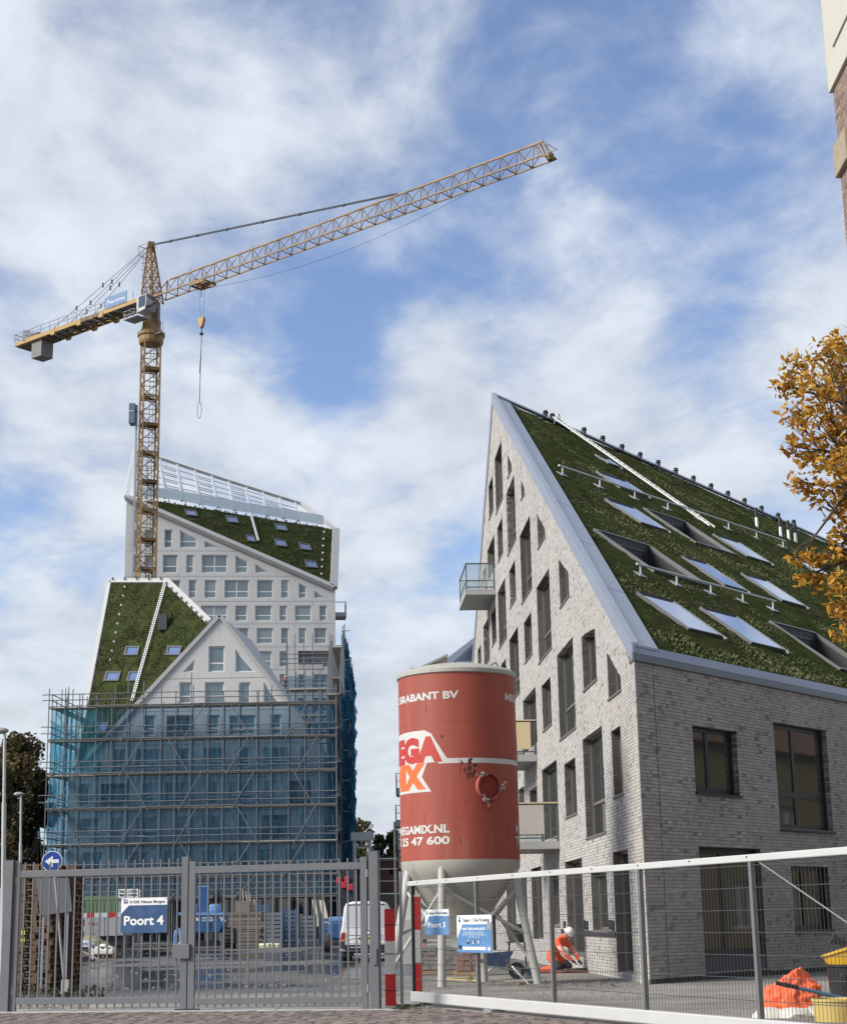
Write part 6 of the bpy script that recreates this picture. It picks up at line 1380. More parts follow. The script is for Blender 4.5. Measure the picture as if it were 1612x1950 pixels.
# ------------------------------------------------------------------ traffic sign leaning behind the gate
sb = G(124, 1893); sb.z = 0; stp = AY(100, 1641, sb.y-.05); tsn = thing('traffic_sign', 'round blue sign with white arrow on a leaning galvanised pole', 'traffic sign', sb)
MB().tube(sb, stp+Z*.2, .03, 10).build('pole', GALV, tsn, smooth=True); MB().box(sb+Z*.15, (.16, .16, .3)).build('concrete_foot', CONC, tsn)
R_s = 19.3*stp.y/F_PX; disc = lambda r, d: [stp+V((r*math.cos(t), -.05-d, r*math.sin(t))) for t in [2*math.pi*i/40 for i in range(40)]]
MB().prism(disc(R_s, 0), V((0, .02, 0))).build('rim', SIGNWHITE, tsn); MB().prism(disc(R_s*.93, .003), V((0, .002, 0))).build('blue_face', mat('traffic blue', (.012, .05, .28), .4), tsn)
ar = [(-.78, .02), (.10, .60), (.06, .20), (.72, .22), (.74, -.16), (.06, -.16), (.12, -.62)]
MB().prism([stp+V((a*R_s*.9, -.057, b*R_s*.9)) for a, b in ar], V((0, .002, 0))).build('arrow', SIGNWHITE, tsn)
bpw = Wall(V((0, sb.y+1.0, 0)), V((1, 0, 0)), V((0, -1, 0))); q = [bpw.px(x, y) for x, y in ((69, 1672), (131, 1672), (137, 1736), (76, 1744))]
gb_ = thing('grey_panel', 'plain dark grey sheet panel propped up beside the pallet stack', 'panel', bpw.at(q[0][0]+.3, 0)); MB().prism([bpw.at(*p) for p in q], V((0, .03, 0))).build('sheet', mat('grey sheet', (.13, .135, .145), .6, .1, .06), gb_)
for x in (82, 128): s = bpw.px(x, 1740)[0]; MB().bar(bpw.at(s, 0, -.05), bpw.at(s, bpw.px(x, 1700)[1], -.05), .05).build('support', GALV, gb_)
# ------------------------------------------------------------------ pallets
def pallet_meshes():
    out = []
    for k in range(5): out.append(('deck_board', MB().obox((-.6, -.4+k*.17, .122), (1.2, 0, 0), (0, .12, 0), (0, 0, .022))))
    for b in (-.4, -.07, .255):
        m = MB().obox((-.6, b, 0), (1.2, 0, 0), (0, .12, 0), (0, 0, .0221))
        for a in (-.6, -.07, .455): m.obox((a, b, .022), (.145, 0, 0), (0, .145, 0), (0, 0, .0781))
        out.append(('runner', m))
    for a in (-.6, -.07, .455): out.append(('bearer', MB().obox((a, -.4, .1), (.145, 0, 0), (0, .8, 0), (0, 0, .022))))
    return out
PW = mat('pallet wood', (.13, .088, .058), .85, 0, .3, 2.5, .2, 25, col2=(.06, .042, .03), c2s=2)
proto = [(n, m.build(n, PW, at=(0, 0, 0)).data) for n, m in pallet_meshes()]
for o in [o for o in COL.objects if o.name.split('.')[0] in ('deck_board', 'runner', 'bearer') and o.parent is None]: bpy.data.objects.remove(o)
def pallet(loc, rz, label, group):
    t = thing('pallet', label, 'pallet', loc, group); t.rotation_euler = (0, 0, rz)
    for n, me in proto:
        o = bpy.data.objects.new(n, me); COL.objects.link(o); o.parent = t
    return t
ps = G(74, 1884); ps.z = 0
for c, (ox, oy, n) in enumerate(((-.02, .0, 20), (.25, 1.15, 20))):
    for i in range(n): pallet(ps+V((ox+random.uniform(-.035, .035), oy+random.uniform(-.03, .03), i*.146)), math.pi/2+random.uniform(-.04, .04), 'weathered wooden pallet in the tall stacks behind the left gate leaf', 'pallets in the tall stacks')
for k, (z_, h_) in enumerate(((1.32, .1), (1.15, .07))): tag(MB().box(ps+V((-.28, -.63, z_)), (.09, .01, h_)).build('label_sticker', mat('lime sticker', (.5, .75, .05), .5), None), 'lime green paper sticker on the pallet stack, '+('upper one' if k == 0 else 'lower one'), 'sticker')
# ------------------------------------------------------------------ white van
VY = 65.0; vc = V((AY(696, 1760, VY).x, VY, 0)); van = thing('van', 'white panel van parked with its back to the gate', 'van', vc)
VWH = mat('van white paint', (.66, .67, .68), .28, 0, .03, 1.5, col2=(.45, .44, .42), c2s=1.5, c2lo=.6, c2hi=.85); hw_, vh_ = .98, 2.2
def vsec(y, wb, wt, zb, zt):      # body cross-section
    return [(-wb, y, zb), (-wb-.02, y, zb+.25), (-wb, y, 1.05), (-wb+.05, y, 1.3), (-wt, y, zt-.22), (-wt+.08, y, zt-.06), (-wt*.6, y, zt), (wt*.6, y, zt), (wt-.08, y, zt-.06), (wt, y, zt-.22), (wb-.05, y, 1.3), (wb, y, 1.05), (wb+.02, y, zb+.25), (wb, y, zb)]
secs = [vsec(0, .92, .78, .42, vh_-.05), vsec(.08, .96, .82, .38, vh_), vsec(1.2, .97, .84, .35, vh_+.02), vsec(3.3, .97, .84, .35, vh_), vsec(4.1, .95, .72, .35, 1.75), vsec(4.9, .85, .7, .4, 1.15)]
m = MB(); k = 14; m.add([vc+V(p) for s in secs for p in s], [(i*k+j, i*k+(j+1) % k, (i+1)*k+(j+1) % k, (i+1)*k+j) for i in range(5) for j in range(k)]+[tuple(range(k)), tuple(range(5*k, 6*k))[::-1]])
vb_ = m.build('body', VWH, van, smooth=True)
vw_ = Wall(vc+V((0, -.0, 0)), V((1, 0, 0)), V((0, -1, 0)))
SILG = glass_mat('van window sky sheen', (.50, .52, .55), .15)  # pale base colour stands in for sky mirrored in the rear window
MB().prism([vw_.at(a, z, .004) for a, z in ((-.80, 1.28), (.80, 1.28), (.70, 2.0), (.62, 2.06), (-.62, 2.06), (-.70, 2.0))], V((0, -.012, 0))).build('rear_window', SILG, vb_)
MB().prism([vw_.at(a, z, .003) for a, z in ((-.74, 2.06), (.74, 2.06), (.70, 2.10), (-.70, 2.10))], V((0, -.02, 0))).build('door_gap', BLACK, vb_)
for z, h in ((1.25, .03), (.80, .03), (.655, .025)): MB().obox(vw_.at(-.8, z, .004), V((1.6, 0, 0)), V((0, -.012, 0)), Z*h).build('crease', WHITE, vb_)
MB().prism([vw_.at(a, z, .004) for a, z in ((-.62, .93), (.62, .93), (.5, .72), (-.5, .72))], V((0, -.012, 0))).build('plate_recess', SIGNWHITE, vb_)
MB().obox(vw_.at(-.62, .935, .006), V((1.24, 0, 0)), V((0, -.015, 0)), Z*.02).build('handle_strip', BLACK, vb_)
pl = MB().obox(vw_.at(-.26, .78, .018), V((.52, 0, 0)), V((0, -.01, 0)), Z*.115).build('number_plate', mat('plate yellow', (.75, .45, .03), .45), vb_); MB().obox(vw_.at(-.26, .78, .03), V((.05, 0, 0)), V((0, -.004, 0)), Z*.115).build('blue_strip', SIGNBLUE, pl); text_on(pl, vw_.at(.02, .8, .031), V((1, 0, 0)), V((0, -1, 0)), 'V   51', .07, BLACK, .02, width=.36, center=True)
em = [(vw_.at(.04+.085*math.cos(t), 1.09+.085*math.sin(t), .025)) for t in [2*math.pi*i/20 for i in range(21)]]; m = MB().path(em, .01, 5)
for a, b in (((-.05, .065), (-.0, -.0)), ((.0, .0), (.05, .065)), ((-.07, .03), (-.03, -.07)), ((-.03, -.07), (0, -.01)), ((0, -.01), (.03, -.07)), ((.03, -.07), (.07, .03))): m.bar(vw_.at(.04+a[0], 1.09+a[1], .025), vw_.at(.04+b[0], 1.09+b[1], .025), .014)
m.build('badge', mat('chrome', (.45, .46, .47), .2, .9, .03), vb_)
for s in (-1, 1):
    l = MB().prism([vw_.at(s*a, z, .005) for a, z in ((.80, .80), (.955, .80), (.93, 1.05), (.80, 1.07))], V((0, -.03, 0))).build('tail_light', mat('tail light red', (.32, .01, .012), .2), van); MB().obox(vw_.at(s*.88-.075, .74, .006), V((.15, 0, 0)), V((0, -.03, 0)), Z*.06).build('indicator', mat('amber', (.6, .2, .08), .3), l); MB().obox(vw_.at(s*.88-.075, .46, .006), V((.15, 0, 0)), V((0, -.02, 0)), Z*.27).build('lamp_lower', mat('dark lamp', (.03, .04, .035), .3), l)
bp_ = MB().obox(vw_.at(-.82, .42, .005), V((1.64, 0, 0)), V((0, -.06, 0)), Z*.18).build('bumper', BLACK, van); text_on(bp_, vw_.at(-.30, .49, .066), V((1, 0, 0)), V((0, -1, 0)), 'www.lekk.nl', .055, SIGNWHITE, .02, width=.6, center=True)
MB().obox(vw_.at(-.95, .36, .0), V((1.9, 0, 0)), V((0, -.03, 0)), Z*.06).build('bumper_line', mat('grey trim', (.2, .2, .2), .5), van); MB().tube(vw_.at(-.45, .24, -.05), vw_.at(.75, .24, -.05), .05, 8).build('tow_bar', SILVER, van)
for sx_ in (-1, 1):
    for y in (.95, 3.9):
        c = vc+V((sx_*.82, y, .33)); w_ = MB().tube(c-V((.11, 0, 0)), c+V((.11, 0, 0)), .33, 20).build('wheel', RUBBER, van, smooth=True); MB().tube(c+V((sx_*.105, 0, 0)), c+V((sx_*.12, 0, 0)), .2, 14).build('rim', SILVER, w_)
MB().obox(vc+V((-.85, .15, .18)), V((1.7, 0, 0)), V((0, 4.5, 0)), Z*.25).build('underbody', BLACK, van)
# ------------------------------------------------------------------ blue boom lift
LY = 112.0; lc = V((AY(388, 1780, LY).x, LY, 0)); lift = thing('boom_lift', 'blue self-propelled boom lift with big lugged tyres parked in the yard', 'boom lift', lc)
lw = Wall(lc, V((1, 0, 0)), V((0, -1, 0))); lq = lambda x, y: lw.px(x, y)
m = MB(); m.prism([lw.at(*lq(x, y)) for x, y in ((351, 1741), (427, 1741), (426, 1758), (418, 1777), (361, 1777), (351, 1760))], V((0, 2.6, 0))); ch = m.build('chassis', BLUEPAINT, lift, bevel=.05)
m = MB(); m.prism([lw.at(*lq(x, y), .02) for x, y in ((340, 1738), (427, 1738), (427, 1743), (340, 1743))], V((0, 2.7, 0))); m.build('deck_edge', BLUEPALE, lift)
for k in range(12): x = 366+k*5; MB().prism([lw.at(*lq(x+a, y), .025) for a, y in ((0, 1744), (2.6, 1744), (.9, 1746.5), (-1.7, 1746.5))], V((0, -.004, 0))).build('hazard_stripe', BLACK, ch)
for k in range(3): x = 418+k*3.2; MB().prism([lw.at(*lq(x+a, y), .02) for a, y in ((0, 1746), (1.6, 1746), (5.5, 1755), (3.9, 1755))], V((0, -.004, 0))).build('hazard_stripe', SIGNWHITE, ch)
s_, z_ = lq(366, 1753.5); text_on(ch, lw.at(s_, z_, .01), V((1, 0, 0)), V((0, -1, 0)), 'ollo', .21, SIGNWHITE, .04, width=.5); s_, z_ = lq(385, 1749.5); text_on(ch, lw.at(s_, z_, .01), V((1, 0, 0)), V((0, -1, 0)), 'RENTAL', .1, SIGNWHITE, .02, width=.72); s_, z_ = lq(385, 1754.5); text_on(ch, lw.at(s_, z_, .01), V((1, 0, 0)), V((0, -1, 0)), '& SALES', .1, SIGNWHITE, .02, width=.72)
for x in (367, 400):
    for k in range(5): q = lq(x, 1758+k*2.8); MB().tube(lw.at(*q, 0), lw.at(*q, .04), .045, 8).build('bolt', BLACK, ch)
m = MB(); q0, q1 = lq(375, 1739), lq(394, 1689); m.obox(lw.at(q0[0], q0[1], -.4), V((q1[0]-q0[0], 0, 0)), V((0, .7, 0)), Z*(q1[1]-q0[1])); m.build('boom', BLUEPAINT, lift, bevel=.03); MB().obox(lw.at(q0[0]-.04, q1[1]-.02, -.36), V((q1[0]-q0[0]+.08, 0, 0)), V((0, .78, 0)), Z*.1).build('boom_cap', BLUEPALE, lift)
for xa, xb in ((367, 375), (397, 416)): a, b = lq(xa, 1739), lq(xb, 1722); MB().obox(lw.at(a[0], a[1], -.3), V((b[0]-a[0], 0, 0)), V((0, 1.2, 0)), Z*(b[1]-a[1])).build('engine_cover', BLUEPALE, lift, bevel=.12)
m = MB(); a, b = lq(398, 1722), lq(412, 1692)
for k in range(5): m.bar(lw.at(a[0]+k*.1, a[1]+.1, -1-.2*k), lw.at(b[0]+.05*k, b[1]-.2*k, -1-.2*k), .12)
m.build('scissor_arms', BLACK, lift)
for x, w_, rim in ((433, .5, False), (344, .3, True)):
    c = lw.at(lq(x, 1775)[0], .62, -.5); m = MB(); m.tube(c-V((.28, 0, 0)), c+V((.28, 0, 0)), .62, 22)
    for k in range(16): t = 2*math.pi*k/16; d = V((0, math.cos(t), math.sin(t))); m.bar(c-V((.3, 0, 0))+d*.62, c+V((.02, 0, 0))+d*.66, .12, .1, d); m.bar(c+V((.3, 0, 0))+d*.62, c+V((-.02, 0, 0))+d*.66, .12, .1, d)
    wh = m.build('tyre', RUBBER, lift); m = MB(); m.tube(c-V((.3, 0, 0)), c+V((.3, 0, 0)), .38, 18); m.build('rim', BLUEPALE, wh)
    c2w = c+V((0, 2.0, 0)); MB().tube(c2w-V((.28, 0, 0)), c2w+V((.28, 0, 0)), .62, 20).build('tyre', RUBBER, lift)
c = lw.at(lq(342, 1772)[0], .66, .25); m = MB()
for r in (.62, .5, .4): m.path([c+V((.22*math.cos(t)*r/.6, -.3-.1*r, r*math.sin(t))) for t in [2*math.pi*i/20 for i in range(21)]], .07, 6)
m.build('hose_drum', BLUEPALE, lift); MB().obox(lw.at(lq(365, 1790)[0], .1, -.4), V((1.6, 0, 0)), V((0, 1.8, 0)), Z*.35).build('axle', BLACK, lift)
# ------------------------------------------------------------------ people
SKIN = mat('skin', (.45, .27, .19), .6, 0, .06); TROU = mat('dark work trousers', (.02, .022, .028), .85, 0, .2, 6); HELM = mat('white helmet', (.75, .75, .73), .35, 0, .03); BOOT = mat('work boots', (.03, .022, .018), .8)
def person(label, base, rz, J, cut, helmet, group=None, scale=1.0):
    """J: joint name -> (pos, radius); one continuous skinned body, regions coloured by 'cut(v)'"""
    E_ = [('pelvis', 'waist'), ('waist', 'chest'), ('chest', 'neck'), ('neck', 'head'), ('head', 'crown')]
    for s in 'lr':
        E_ += [('chest', 'sh'+s), ('sh'+s, 'el'+s), ('el'+s, 'wr'+s), ('wr'+s, 'pa'+s), ('pelvis', 'hp'+s), ('hp'+s, 'kn'+s), ('kn'+s, 'an'+s), ('an'+s, 'to'+s)]
        for k, o in enumerate((-.032, -.011, .011, .032)):
            wr, pa = V(J['wr'+s][0]), V(J['pa'+s][0]); d = (pa-wr).normalized(); sd_ = d.cross(Z).normalized() if abs(d.z) < .95 else V((1, 0, 0)); L = (.05, .062, .058, .045)[k]
            J['f1%d%s' % (k, s)] = (pa+sd_*o+d*L*.5, .0095); J['f2%d%s' % (k, s)] = (pa+sd_*o+d*L-Z*.018, .008); E_ += [('pa'+s, 'f1%d%s' % (k, s)), ('f1%d%s' % (k, s), 'f2%d%s' % (k, s))]
        J['t1'+s] = (lerp(wr, pa, .45)+sd_*.045+d*.01, .011); J['t2'+s] = (lerp(wr, pa, .45)+sd_*.062+d*.04, .009); E_ += [('pa'+s, 't1'+s), ('t1'+s, 't2'+s)]
    names = list(J); idx = {n: i for i, n in enumerate(names)}; cs, sn = math.cos(rz), math.sin(rz)
    pts = [V((p[0]*cs-p[1]*sn, p[0]*sn+p[1]*cs, p[2]))*scale for p, r in J.values()]
    me = bpy.data.meshes.new('body'); me.from_pydata([tuple(p) for p in pts], [(idx[a], idx[b]) for a, b in E_], []); ob = bpy.data.objects.new('tmp', me); COL.objects.link(ob)
    sk = ob.modifiers.new('skin', 'SKIN'); ss = ob.modifiers.new('sub', 'SUBSURF'); ss.levels = 2; ss.render_levels = 2
    for n, (p, r) in J.items(): me.skin_vertices[0].data[idx[n]].radius = (r*scale, r*scale)
    me.skin_vertices[0].data[idx['pelvis']].use_root = True
    dg = bpy.context.evaluated_depsgraph_get(); em = bpy.data.meshes.new_from_object(ob.evaluated_get(dg)); bpy.data.objects.remove(ob)
    t = thing('person', label, 'person', base, group)
    o = bpy.data.objects.new('body', em); COL.objects.link(o); o.parent = t
    for m_ in (ORANGE, TROU, SKIN, BOOT, SILVER): em.materials.append(m_)
    inv = {n: pts[idx[n]] for n in names}
    for pl_ in em.polygons:
        c = pl_.center; n = min(inv, key=lambda q: (inv[q]-c).length); pl_.material_index = cut(n, c); pl_.use_smooth = True
    hp = inv['crown']; hd = (inv['crown']-inv['neck']).normalized(); hq = Z.rotation_difference(hd)
    fwd = V((-sn, cs, 0))*-1
    m = MB(); m.lathe([(.001, .105), (.05, .10), (.09, .07), (.112, .02), (.115, -.02), (.15, -.03), (.15, -.04), (.11, -.035)], (0, 0, 0), 16); m.v = [tuple(t.location+hp+hq @ (V(q)*scale)) for q in m.v]; m.build('helmet', helmet, t, smooth=True)
    hc_ = inv['head']
    for s in (-1, 1):
        sdv = hd.cross(fwd).normalized(); f2 = sdv.cross(hd).normalized(); f2 = f2 if f2.dot(fwd) > 0 else -f2
        e = t.location+hc_+f2*.088*scale+sdv*s*.032*scale+hd*.01; MB().sphere(e, .011*scale, nu=6, nv=5).build('eye', BLACK, t); MB().sphere(t.location+hc_+sdv*s*.09*scale, .024*scale, (.5, 1, 1.3), 6, 5).build('ear', SKIN, t)
    MB().tube(t.location+hc_+f2*.082*scale+hd*.012*scale, t.location+hc_+f2*.112*scale-hd*.022*scale, .012*scale, 6, .016*scale).build('nose', SKIN, t); MB().bar(t.location+hc_+f2*.088*scale-hd*.05*scale-sdv*.022*scale, t.location+hc_+f2*.088*scale-hd*.05*scale+sdv*.022*scale, .008*scale).build('mouth', mat('lips', (.3, .12, .1), .6), t)
    return t
# kneeling worker by the gable: leaning forward, both hands on the pipe in front of him (local forward = -y)
wb = G(1062, 1853); wb.z = 0
JK = {'pelvis': ((0, .16, .36), .15), 'waist': ((.01, .10, .52), .145), 'chest': ((.03, -.08, .72), .165), 'neck': ((.04, -.2, .84), .07), 'head': ((.05, -.29, .88), .095), 'crown': ((.055, -.335, .955), .085),
      'shl': ((-.2, -.12, .72), .085), 'ell': ((-.25, -.32, .50), .068), 'wrl': ((-.12, -.48, .30), .042), 'pal': ((-.08, -.55, .24), .038), 'shr': ((.24, -.1, .72), .085), 'elr': ((.30, -.3, .48), .068), 'wrr': ((.17, -.5, .28), .042), 'par': ((.13, -.57, .23), .038),
      'hpl': ((-.12, .12, .34), .12), 'knl': ((-.19, -.22, .12), .10), 'anl': ((-.17, .28, .09), .062), 'tol': ((-.17, .42, .06), .05), 'hpr': ((.13, .12, .34), .12), 'knr': ((.24, -.24, .13), .10), 'anr': ((.2, .26, .09), .062), 'tor': ((.2, .42, .06), .05)}
def cutK(n, c):
    if n in ('head', 'crown'): return 2
    if n[0] in 'ft' and n[1:2] in '12' or n in ('pal', 'par'): return 1
    if n[:2] in ('kn', 'an'): return 0 if n[:2] == 'an' else 1
    if n[:2] == 'to' and n[2:] in 'lr': return 3
    if n in ('ell', 'elr') and abs((c.x*3+c.z*17) % .55-.2) < .12: return 4
    return 0
OBAND = None
wk = person('worker in orange suit and white helmet kneeling at the foot of the brick gable', wb, math.radians(52), JK, cutK, HELM, scale=1.12)
m = MB(); m.path([wb+V((-.62, .1, .04)), wb+V((-.3, -.22, .03)), wb+V((.1, -.42, .03)), wb+V((.7, -.38, .03)), wb+V((1.2, -.1, .03))], .035, 6); tag(m.build('hose', mat('dark red hose', (.16, .02, .02), .6)), 'dark red hose lying on the ground in front of the kneeling worker', 'hose')
m = MB(); m.path([wb+V((.15, -.42, .06)), wb+V((.6, -.15, .06)), wb+V((1.25, .35, .06))], .06, 8); tag(m.build('drain_pipe', mat('brown pipe', (.09, .06, .045), .6)), 'short dark drain pipe under the hands of the kneeling worker', 'pipe')
JS_ = {'pelvis': ((0, 0, .93), .14), 'waist': ((0, 0, 1.1), .13), 'chest': ((0, -.03, 1.32), .16), 'neck': ((0, -.03, 1.5), .065), 'head': ((0, -.06, 1.6), .09), 'crown': ((0, -.06, 1.69), .085), 'shl': ((-.19, -.02, 1.38), .075), 'ell': ((-.27, -.08, 1.1), .058), 'wrl': ((-.2, -.32, 1.05), .04), 'pal': ((-.18, -.4, 1.06), .036), 'shr': ((.19, -.02, 1.38), .075), 'elr': ((.27, -.06, 1.1), .058), 'wrr': ((.24, -.26, .98), .04), 'par': ((.23, -.34, .97), .036),
       'hpl': ((-.1, 0, .88), .11), 'knl': ((-.12, -.03, .49), .075), 'anl': ((-.12, .02, .09), .055), 'tol': ((-.13, -.15, .05), .045), 'hpr': ((.1, 0, .88), .11), 'knr': ((.12, -.05, .49), .075), 'anr': ((.13, .02, .09), .055), 'tor': ((.14, -.15, .05), .045)}
def cutS(n, c):
    if n in ('head', 'crown') or n[0] == 'f' or n in ('pal', 'par', 't1l', 't1r', 't2l', 't2r'): return 2
    if n in ('pelvis',) or n[:2] in ('hp', 'kn', 'an'): return 1
    if n[:2] == 'to': return 3
    if n[:2] in ('el', 'wr'): return 1
    return 0
s1p = AY(543, 1310, 188.6); s1p.z = ztop-.05; person('worker in orange vest and white helmet standing on the upper scaffold deck', s1p, math.radians(60), dict(JS_), cutS, HELM)
s2p = AY(588, 1398, SY+.7); s2p.z = dz[1]-.09; person('worker in orange vest standing behind blue netting on the lower scaffold deck', s2p, math.radians(100), dict(JS_), cutS, HELM)
# ------------------------------------------------------------------ yard clutter behind the gate
def gnd(px, py): p = G(px, py); p.z = 0; return p
# flat-bed body with red and white boards
fy = 90.0; fbw = Wall(V((0, fy, 0)), V((1, 0, 0)), V((0, -1, 0))); fq = fbw.px
flat = thing('skip_trailer', 'pale grey tipping trailer with red and white marker strip along its top', 'trailer', fbw.at(fq(172, 1760)[0], 0))
GREYT = mat('trailer grey', (.30, .30, .31), .55, .1, .1, 1.5, col2=(.16, .15, .15), c2s=1.5)
(a, z0), (b, z1) = fq(108, 1785), fq(236, 1746); MB().obox(fbw.at(a, z0, 0), V((b-a, 0, 0)), V((0, 2.3, 0)), Z*(z1-z0)).build('side_panel', GREYT, flat, bevel=.03)
(_, zs0), (_, zs1) = fq(170, 1748), fq(170, 1739); n = 9
for k in range(n): MB().obox(fbw.at(a+(b-a)*k/n, zs0, .01), V(((b-a)/n-.01, 0, 0)), V((0, .06, 0)), Z*(zs1-zs0)).build('marker_board', RED if k % 3 == 1 else SILVER, flat)
for k in range(6): MB().obox(fbw.at(a+(b-a)*(k+.1)/6, z0, .02), V((.09, 0, 0)), V((0, .05, 0)), Z*(z1-z0)).build('rib', GREYT, flat)
text_on(flat, fbw.at(fq(168, 1762)[0], fq(168, 1762)[1], .03), V((1, 0, 0)), V((0, -1, 0)), 'SPELT', .14, mat('faded red lettering', (.25, .05, .04), .6), .02, width=.5)
for x in (a+.6, a+1.6, b-.6):
    c = fbw.at(x, .42, -.3); w_ = MB().tube(c+V((0, 0, 0)), c+V((0, .28, 0)), .42, 18).build('wheel', RUBBER, flat); MB().tube(c-V((0, .02, 0)), c, .2, 12).build('hub', GREYT, w_)
MB().obox(fbw.at(a+.1, .5, -.2), V((b-a-.2, 0, 0)), V((0, 1.9, 0)), Z*max(.1, z0-.5)).build('chassis', BLACK, flat)
gc_ = thing('green_container', 'green steel site container standing behind the trailer', 'container', (AY(195, 1740, 132).x, 132, 0)); cw = Wall(V((0, 132, 0)), V((1, 0, 0)), V((0, -1, 0)))
(a, _), (b, z1) = cw.px(135, 1740), cw.px(226, 1707); GRC = mat('container green', (.105, .17, .085), .6, 0, .12, 1); MB().obox(cw.at(a, .1, 0), V((b-a, 0, 0)), V((0, 2.4, 0)), Z*(z1-.35)).build('box', GRC, gc_); MB().obox(cw.at(a-.05, z1-.26, .04), V((b-a+.1, 0, 0)), V((0, 2.5, 0)), Z*.3).build('top_rail', GRC, gc_)
for k in range(12): MB().obox(cw.at(a+.1+(b-a-.2)*k/12, .2, .03), V((.14, 0, 0)), V((0, .04, 0)), Z*(z1-.6)).build('corrugation', GRC, gc_)
pk = thing('access_platform', 'white lift basket with rails above the green container', 'lift basket', (AY(242, 1700, 128).x, 128, 0)); kw_ = Wall(V((0, 128, 0)), V((1, 0, 0)), V((0, -1, 0)))
(a, z0), (b, z1) = kw_.px(222, 1709), kw_.px(262, 1694); m = MB()
for z in (z0, (z0+z1)/2, z1):
    for y in (0, 1.0): m.bar((a, 128+y, z), (b, 128+y, z), .07)
    for x in (a, b): m.bar((x, 128, z), (x, 129, z), .07)
for x in (a, (a+b)/2, b):
    for y in (0, 1): m.bar((x, 128+y, z0-.1), (x, 128+y, z1), .07)
m.build('basket_rails', WHITE, pk); MB().obox((a, 128, z0-.14), (b-a, 0, 0), (0, 1, 0), (0, 0, .08)).build('basket_floor', GALV, pk); MB().box(((a+b)/2, 128.3, (z0+z1)/2), (.5, .4, .5)).build('control_box', WHITE, pk)
MB().bar((a+.2, 128.5, 0), (a+.2, 128.5, z0), .22, .22).build('boom', GALV, pk); MB().box((a+.2, 128.6, .4), (1.6, 2.0, .8)).build('base', BLACK, pk)
rd_ = thing('ranging_rod', 'thin red and white striped rod in front of the green container', 'measuring rod', (AY(207, 1740, 120).x, 120, 0)); za, zb_ = AY(207, 1740, 120).z, AY(207, 1714, 120).z; x = rd_.location.x
for k in range(12): MB().tube((x, 120, za*k/7 if k < 7 else za+(zb_-za)*(k-7)/5), (x, 120, za*(k+1)/7 if k < 7 else za+(zb_-za)*(k-6)/5), .045, 6).build('band', RED if k % 2 else SIGNWHITE, rd_)
# blue wheeled waste container
by_ = 96.0; bq = Wall(V((0, by_, 0)), V((1, 0, 0)), V((0, -1, 0))); (a, z0), (b, z1) = bq.px(198, 1800), bq.px(227, 1757); bn = thing('waste_container', 'dark blue wheeled waste container with a white paper label', 'waste container', bq.at((a+b)/2, 0)); BINB = mat('bin blue', (.015, .04, .14), .5, 0, .08)
MB().prism([bq.at(a+.06, .15), bq.at(b-.06, .15), bq.at(b, z1-.12), bq.at(a, z1-.12)], V((0, .9, 0))).build('tub', BINB, bn, bevel=.03); MB().obox(bq.at(a-.04, z1-.12, .04), V((b-a+.08, 0, 0)), V((0, 1, 0)), Z*.14).build('lid', BINB, bn, bevel=.03)
for x in (a+.1, b-.1): MB().tube((x-.04, by_+.1, .08), (x+.04, by_+.1, .08), .085, 10).build('castor', BLACK, bn)
q = [bq.px(x, y) for x, y in ((201, 1778), (208, 1769), (212, 1773), (206, 1782))]; MB().prism([bq.at(*p, .02) for p in q], V((0, -.005, 0))).build('paper_label', SIGNWHITE, bn)
MB().bar(bq.at(a-.08, z1-.05, .1), bq.at(a-.08, .7, .1), .06).build('lifting_bar', SILVER, bn)
# pallet loads with bags and foil
BAG = mat('white bag', (.62, .61, .56), .7, 0, .1, 3, .3, 12, col2=(.5, .5, .2), c2s=3, c2lo=.6, c2hi=.75); FOIL = mat('plastic sheet', (.5, .52, .55), .2, 0, .12, 4, .6, 8)
def lump(c, sx_, sy_, sz_, seed, n=3):
    bm = bmesh.new(); bmesh.ops.create_icosphere(bm, subdivisions=n, radius=1)
    vs = []
    for v in bm.verts:
        p = v.co.copy(); d = 1+.28*mnoise.noise(p*1.7+V((seed, 0, 0)))+.12*mnoise.noise(p*4.5+V((seed, 2, 0))); q = V((p.x*sx_*d, p.y*sy_*d, max(-.3, p.z)*sz_*d)); vs.append(V(c)+q+Z*.3*sz_)
    fs = [tuple(x.index for x in f.verts) for f in bm.faces]; bm.free(); return vs, fs
pb = gnd(198, 1824); pallet(pb, .05, 'low pallet under the white bags near the blue waste container', None); MB()
t = thing('white_bags', 'heap of white bags on a low pallet near the blue waste container', 'bags', pb+Z*.146); MB().obox(pb+V((-.5, -.36, .147)), V((1, 0, 0)), V((0, .72, 0)), Z*.26).build('bag_layer', BAG, t, bevel=.06)
for k, (ox, oz) in enumerate(((-.25, .42), (.22, .42), (0, .52))): build_raw('bag', *lump(pb+V((ox, -.05, oz-.03)), .26, .3, .13, k), BAG, t, smooth=True)
pf = gnd(150, 1832); t = thing('wrapped_load', 'grey load under torn plastic sheeting with a plank against it', 'covered load', pf)
MB().box(pf+V((-.1, .3, .1)), (1.3, 1.0, .2)).build('bearer', BLACK, t); MB().box(pf+V((-.05, .3, .48)), (1.15, .9, .56)).build('boxes', mat('grey cartons', (.2, .2, .2), .8), t, bevel=.02); build_raw('sheet', *lump(pf+V((.0, .25, .62)), .68, .6, .22, 9), FOIL, t, smooth=True)
